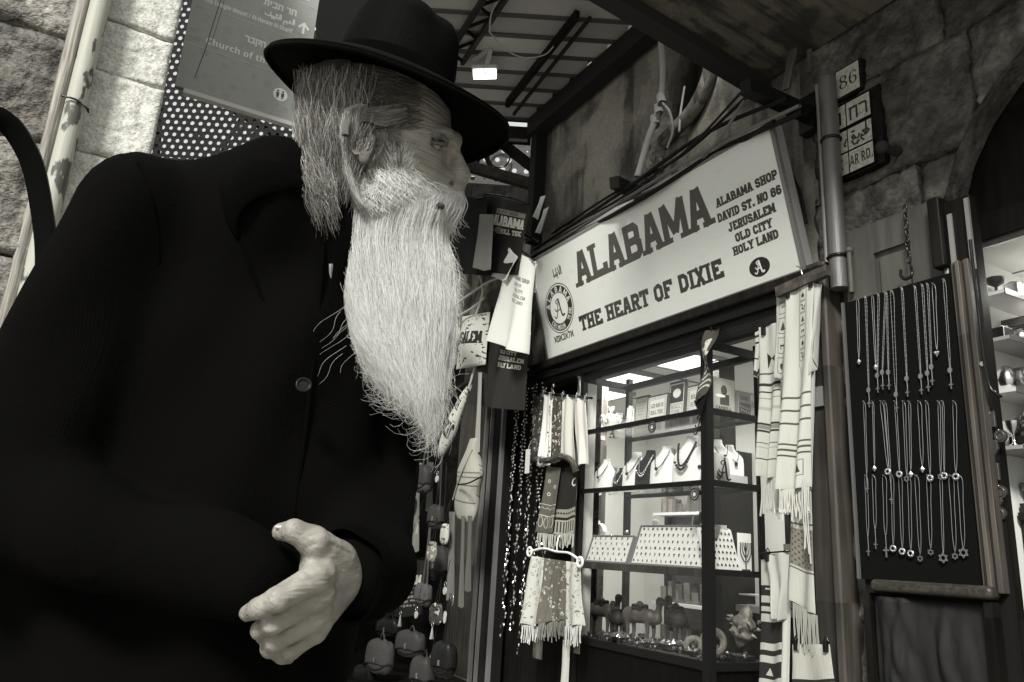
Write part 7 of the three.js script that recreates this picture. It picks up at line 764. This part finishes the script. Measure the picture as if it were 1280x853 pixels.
{ // next shop: stile with bar handle, plaques, transom, lit room
  const f = thing('shop_door', 'narrow dark metal shop door edge with long bar handle', 'door'); const x0 = -1.665, x1 = -1.545, pm = mat(.05, .45, { map: T.wood, bumpMap: T.wood, bumpScale: .001 });
  part('stile', box(x0, x1 + .0, .05, 2.58, .0, .06, .006), pm, f); part('inner_strip', box(x0 + .03, x0 + .048, .3, 2.52, .06, .068), mat([.3, .3, .28], .5, { metalness: .3 }), f); part('inner_strip', box(x0 + .065, x0 + .09, .3, 2.5, .06, .064), M.black, f); part('edge_cap', box(x1 - .016, x1, .05, 2.56, .06, .072), mat(.3, .4, { metalness: .5 }), f); part('corner_block', box(x0 - .03, x0 + .02, 2.3, 2.6, .0, .1, .008), pm, f);
  const hb = [[1213, 300], [1220, 360], [1228, 430], [1234, 470], [1240, 488], [1252, 496]].map(q => onZ(...q, .12)); part('handle', tube(hb, .006, 30, 8), M.darkMetal, f); part('handle_foot', rod(onZ(1228, 455, .12), onZ(1228, 455, .06), .009), M.steel, f);
  [[1238, 524, 0], [1250, 545, 1], [1240, 560, 2], [1243, 590, 0], [1250, 615, 1], [1245, 625, 2], [1249, 642, 1]].forEach(([px, py, k], i) => { const p = onZ(px, py, .085), t = thing('door_charm', ['small rectangular metal charm on the dark shop door', 'small round metal charm on the dark shop door', 'small shield shaped metal charm on the dark shop door'][k], 'charm', 'charms on the dark shop door'); const m = mat(.12, .35, { metalness: .7 }); if (k === 0) part('plate', box(p.x - .014, p.x + .014, p.y - .03, p.y + .03, .07, .082, .003), m, t); else if (k === 1) part('disc', [new THREE.CylinderGeometry(.022, .022, .01, 18).rotateX(Math.PI / 2).translate(p.x, p.y, .078), new THREE.TorusGeometry(.014, .003, 6, 16).translate(p.x, p.y, .084)], m, t); else part('shield', extrude([[-.018, .025], [.018, .025], [.018, -.005], [0, -.032], [-.018, -.005]], .01, .002).translate(p.x, p.y, .072), m, t); part('nail', ball(.004, p.x, p.y + .02, .088, 4), M.steel, t); });
  const tr = thing('arch_transom', 'dark wooden boards filling the arch above the lit shop', 'transom'); part('board_panel', triUV(extrude(Array.from({ length: 19 }, (_, k) => [-.9 - .87 * Math.cos(k / 18 * Math.PI), 2.56 + Math.max(0, .87 * Math.sin(k / 18 * Math.PI) - .08)]), .04).translate(0, 0, -.2)), mat(.05, .8, { map: T.wood }), tr); part('transom_bar', box(-1.69, -.11, 2.46, 2.57, -.24, -.14), M.woodDark, tr); part('lintel_strip', box(-1.69, -.11, 2.43, 2.46, -.22, -.15), mat(.1, .5), tr);
  const rm = thing('jewellery_shop_room', 'brightly lit white walled room of the next shop', 'shop interior'); part('back_wall', box(-1.75, .5, 0, 2.5, -1.0, -.95), M.white, rm); part('side_wall', box(-1.78, -1.7, 0, 2.5, -.95, -.145), M.white, rm); part('other_wall', box(.4, .5, 0, 2.5, -.95, -.145), M.white, rm); part('ceiling', box(-1.75, .5, 2.425, 2.5, -.95, -.15), mat([.6, .6, .57], .8), rm); part('cove', box(-1.69, -1.5, 2.28, 2.42, -.94, -.9), mat([.6, .6, .57], .7), rm); for (const z of [-.5, -.72]) part('ceiling_seam', box(-1.7, .4, 2.42, 2.426, z, z + .006), mat(.3, .8), rm); part('floor', box(-1.75, .5, 0, .02, -.95, -.05), mat(.1, .8), rm);
  const sp = V3(onY(1278, 283, 2.42).x, 2.42, -.55), dl = thing('downlight', 'round white downlight in the next shop ceiling', 'ceiling light'); part('ring', new THREE.TorusGeometry(.055, .012, 8, 24).rotateX(Math.PI / 2).translate(sp.x, 2.418, sp.z), M.white, dl); part('bulb', lathe([[0, -.02], [.02, -.018], [.045, -.006], [.045, 0]], 20).translate(sp.x, 2.418, sp.z), new THREE.MeshStandardMaterial({ color: 0xffffff, emissive: lightW, emissiveIntensity: 2 }), dl);
  const P = new THREE.RectAreaLight(lightW, 28, .1, .1); P.name = 'downlight_light'; P.position.set(sp.x, 2.385, sp.z); P.lookAt(sp.x, 0, sp.z); scene.add(P);
  const sh = thing('wall_shelves', 'glass and white wall shelves holding silver goods', 'shelves'); const gl = new THREE.MeshPhysicalMaterial({ color: grey(.9), roughness: .05, transmission: 1, thickness: 0 });
  [[2.17, .02], [1.96, .012], [1.5, .02], [1.2, .02]].forEach(([y, th], k) => { part('shelf', box(-1.69, .3, y - th, y, -.94, -.35), k === 1 ? gl : mat(k === 0 ? .7 : .06, .5), sh); part('shelf_lip', box(-1.69, .3, y - th - .012, y + .002, -.35, -.34), mat(.1, .4), sh); });
  const silverware = (px, py, z, prof, m, name, label, cat, y0) => { const p = onZ(px, py, z), t = thing(name, label, cat, 'silver goods on the wall shelves'); part('vessel', lathe(prof, 26), m, t); part('rim', new THREE.TorusGeometry(prof[prof.length - 2][0], .004, 6, 26).rotateX(Math.PI / 2).translate(0, prof[prof.length - 2][1], 0), m, t); t.position.set(p.x, y0, z); t.userData.placed = true; return t; };
  silverware(1262, 345, -.72, [[0, 0], [.05, 0], [.035, .012], [.02, .04], [.03, .06], [.09, .09], [.12, .15], [.115, .15], [.08, .1], [0, .07]], M.silver, 'silver_bowl', 'footed silver bowl with fluted sides on the upper shelf', 'bowl', 2.17); const fl = Array.from({ length: 16 }, (_, k) => ball(.012, Math.cos(k * .393) * .12, .15, Math.sin(k * .393) * .12, 5)); 
  silverware(1255, 442, -.7, [[0, 0], [.03, 0], [.02, .01], [.065, .04], [.085, .09], [.075, .14], [.03, .17], [.02, .172], [0, .172]], new THREE.MeshStandardMaterial({ color: grey(.25), metalness: .9, roughness: .35, bumpMap: T.fine, bumpScale: .01 }), 'etched_globe', 'dark etched metal globe vase on lit shelf', 'vase', 1.5);
  { const t = thing('patterned_screen', 'speckled silver cylinder standing behind the etched globe', 'ornament'), p = onZ(1272, 440, -.8); part('cylinder', new THREE.CylinderGeometry(.1, .1, .4, 26, 1, true).translate(p.x, 1.7, -.8), new THREE.MeshStandardMaterial({ roughness: .4, metalness: .4, map: tex(256, (u, v) => h2(Math.floor(u * 60), Math.floor(v * 90), 5) > .5 ? .85 : .35) }), t); part('cap', new THREE.TorusGeometry(.1, .006, 6, 26).rotateX(Math.PI / 2).translate(p.x, 1.9, -.8), M.silver, t); }
  [[1266, 530, 1.2, .11, 'heap of bright filigree silver pieces on the dark shelf'], [1268, 620, .9, .13, 'heap of tangled silver jewellery on the lower shelf']].forEach(([px, py, y, r, l], q) => { const t = thing('silver_heap', l, 'jewellery', 'silver goods on the wall shelves'), p = onZ(px, py, -.45), yy = p.y - .06; part('coils', Array.from({ length: 46 }, () => new THREE.TorusGeometry(rr(.012, .035), rr(.003, .007), 5, 14).rotateX(rr(0, 3)).rotateY(rr(0, 3)).translate(p.x + rr(-r, r), yy + rr(.02, .1), -.45 + rr(-.06, .06))), M.silver, t).userData.kind = 'stuff'; part('tray', box(p.x - r - .03, p.x + r + .03, yy - .02, yy + .01, -.55, -.35, .004), M.black, t); const st = thing('tray_shelf', q ? 'dark lower shelf under the tangled silver' : 'dark shelf under the bright filigree pieces', 'shelf'); part('board', box(-1.69, .3, yy - .05, yy - .021, -.9, -.3), M.woodDark, st); });
  [2.24, 2.05, 1.84, 1.62].forEach((y, r) => { const s = thing('side_shelf', ['topmost white side shelf in the next shop', 'second white side shelf in the next shop', 'third side shelf in the next shop, over the globe', 'lowest side shelf in the next shop'][r], 'shelf', 'side shelves of the next shop'); part('board', box(-1.698, -1.57, y - .014, y, -.92, -.16), mat(r % 2 ? .35 : .7, .5), s); part('lip', box(-1.57, -1.565, y - .02, y + .004, -.92, -.16), mat(.12, .4), s);
    for (let k = 0; k < 5; k++) { const z = -.22 - k * .14, h = .06 + .05 * h2(r, k, 9), t = thing('silver_cup', ['footed silver goblet on a side shelf', 'small silver box on a side shelf', 'round silver pot on a side shelf'][(r + k) % 3], 'silverware', 'silver goods on the side shelves'), m = (r + k) % 4 === 0 ? mat(.05, .3) : M.silver; part('body', (r + k) % 3 === 1 ? box(-.03, .03, 0, h * .8, -.035, .035, .006) : (r + k) % 3 ? lathe([[0, 0], [.03, 0], [.045, h * .4], [.03, h * .8], [.012, h], [0, h]], 16) : lathe([[0, 0], [.028, 0], [.006, .02], [.006, h * .5], [.03, h * .7], [.034, h], [.03, h], [0, h * .7]], 16), m, t); part('trim', new THREE.TorusGeometry(.024, .003, 5, 16).rotateX(Math.PI / 2).translate(0, h * .8 + .003, 0), M.brass, t); t.position.set(-1.63, y, z); t.userData.placed = true; } });
  const cloth = thing('dark_backdrop', 'dark cloth backdrop below lit shelves of the next shop', 'backdrop'); part('cloth', surf(30, 4, (u, v) => V3(lerp(-1.69, .35, u), lerp(.1, 1.42, v), -.32 + .02 * Math.sin(u * 50)), .005), fabric(.03), cloth);
}
// ------------------------------------------------------------------ every thing stands at its own base
scene.updateMatrixWorld(true);
for (const o of [...scene.children]) {
  if (o.isLight || o.isCamera || o === sun.target || o.userData.kind === 'structure' || o.userData.placed) continue;
  if (o.position.lengthSq() > 0) continue;
  const b = new THREE.Box3().setFromObject(o); if (b.isEmpty()) continue;
  const c = V3((b.min.x + b.max.x) / 2, b.min.y, (b.min.z + b.max.z) / 2);
  if (o.isMesh) o.geometry.translate(-c.x, -c.y, -c.z); else for (const ch of o.children) ch.position.sub(c);
  o.position.copy(c);
}
shade(scene);
renderer.render(scene, camera);
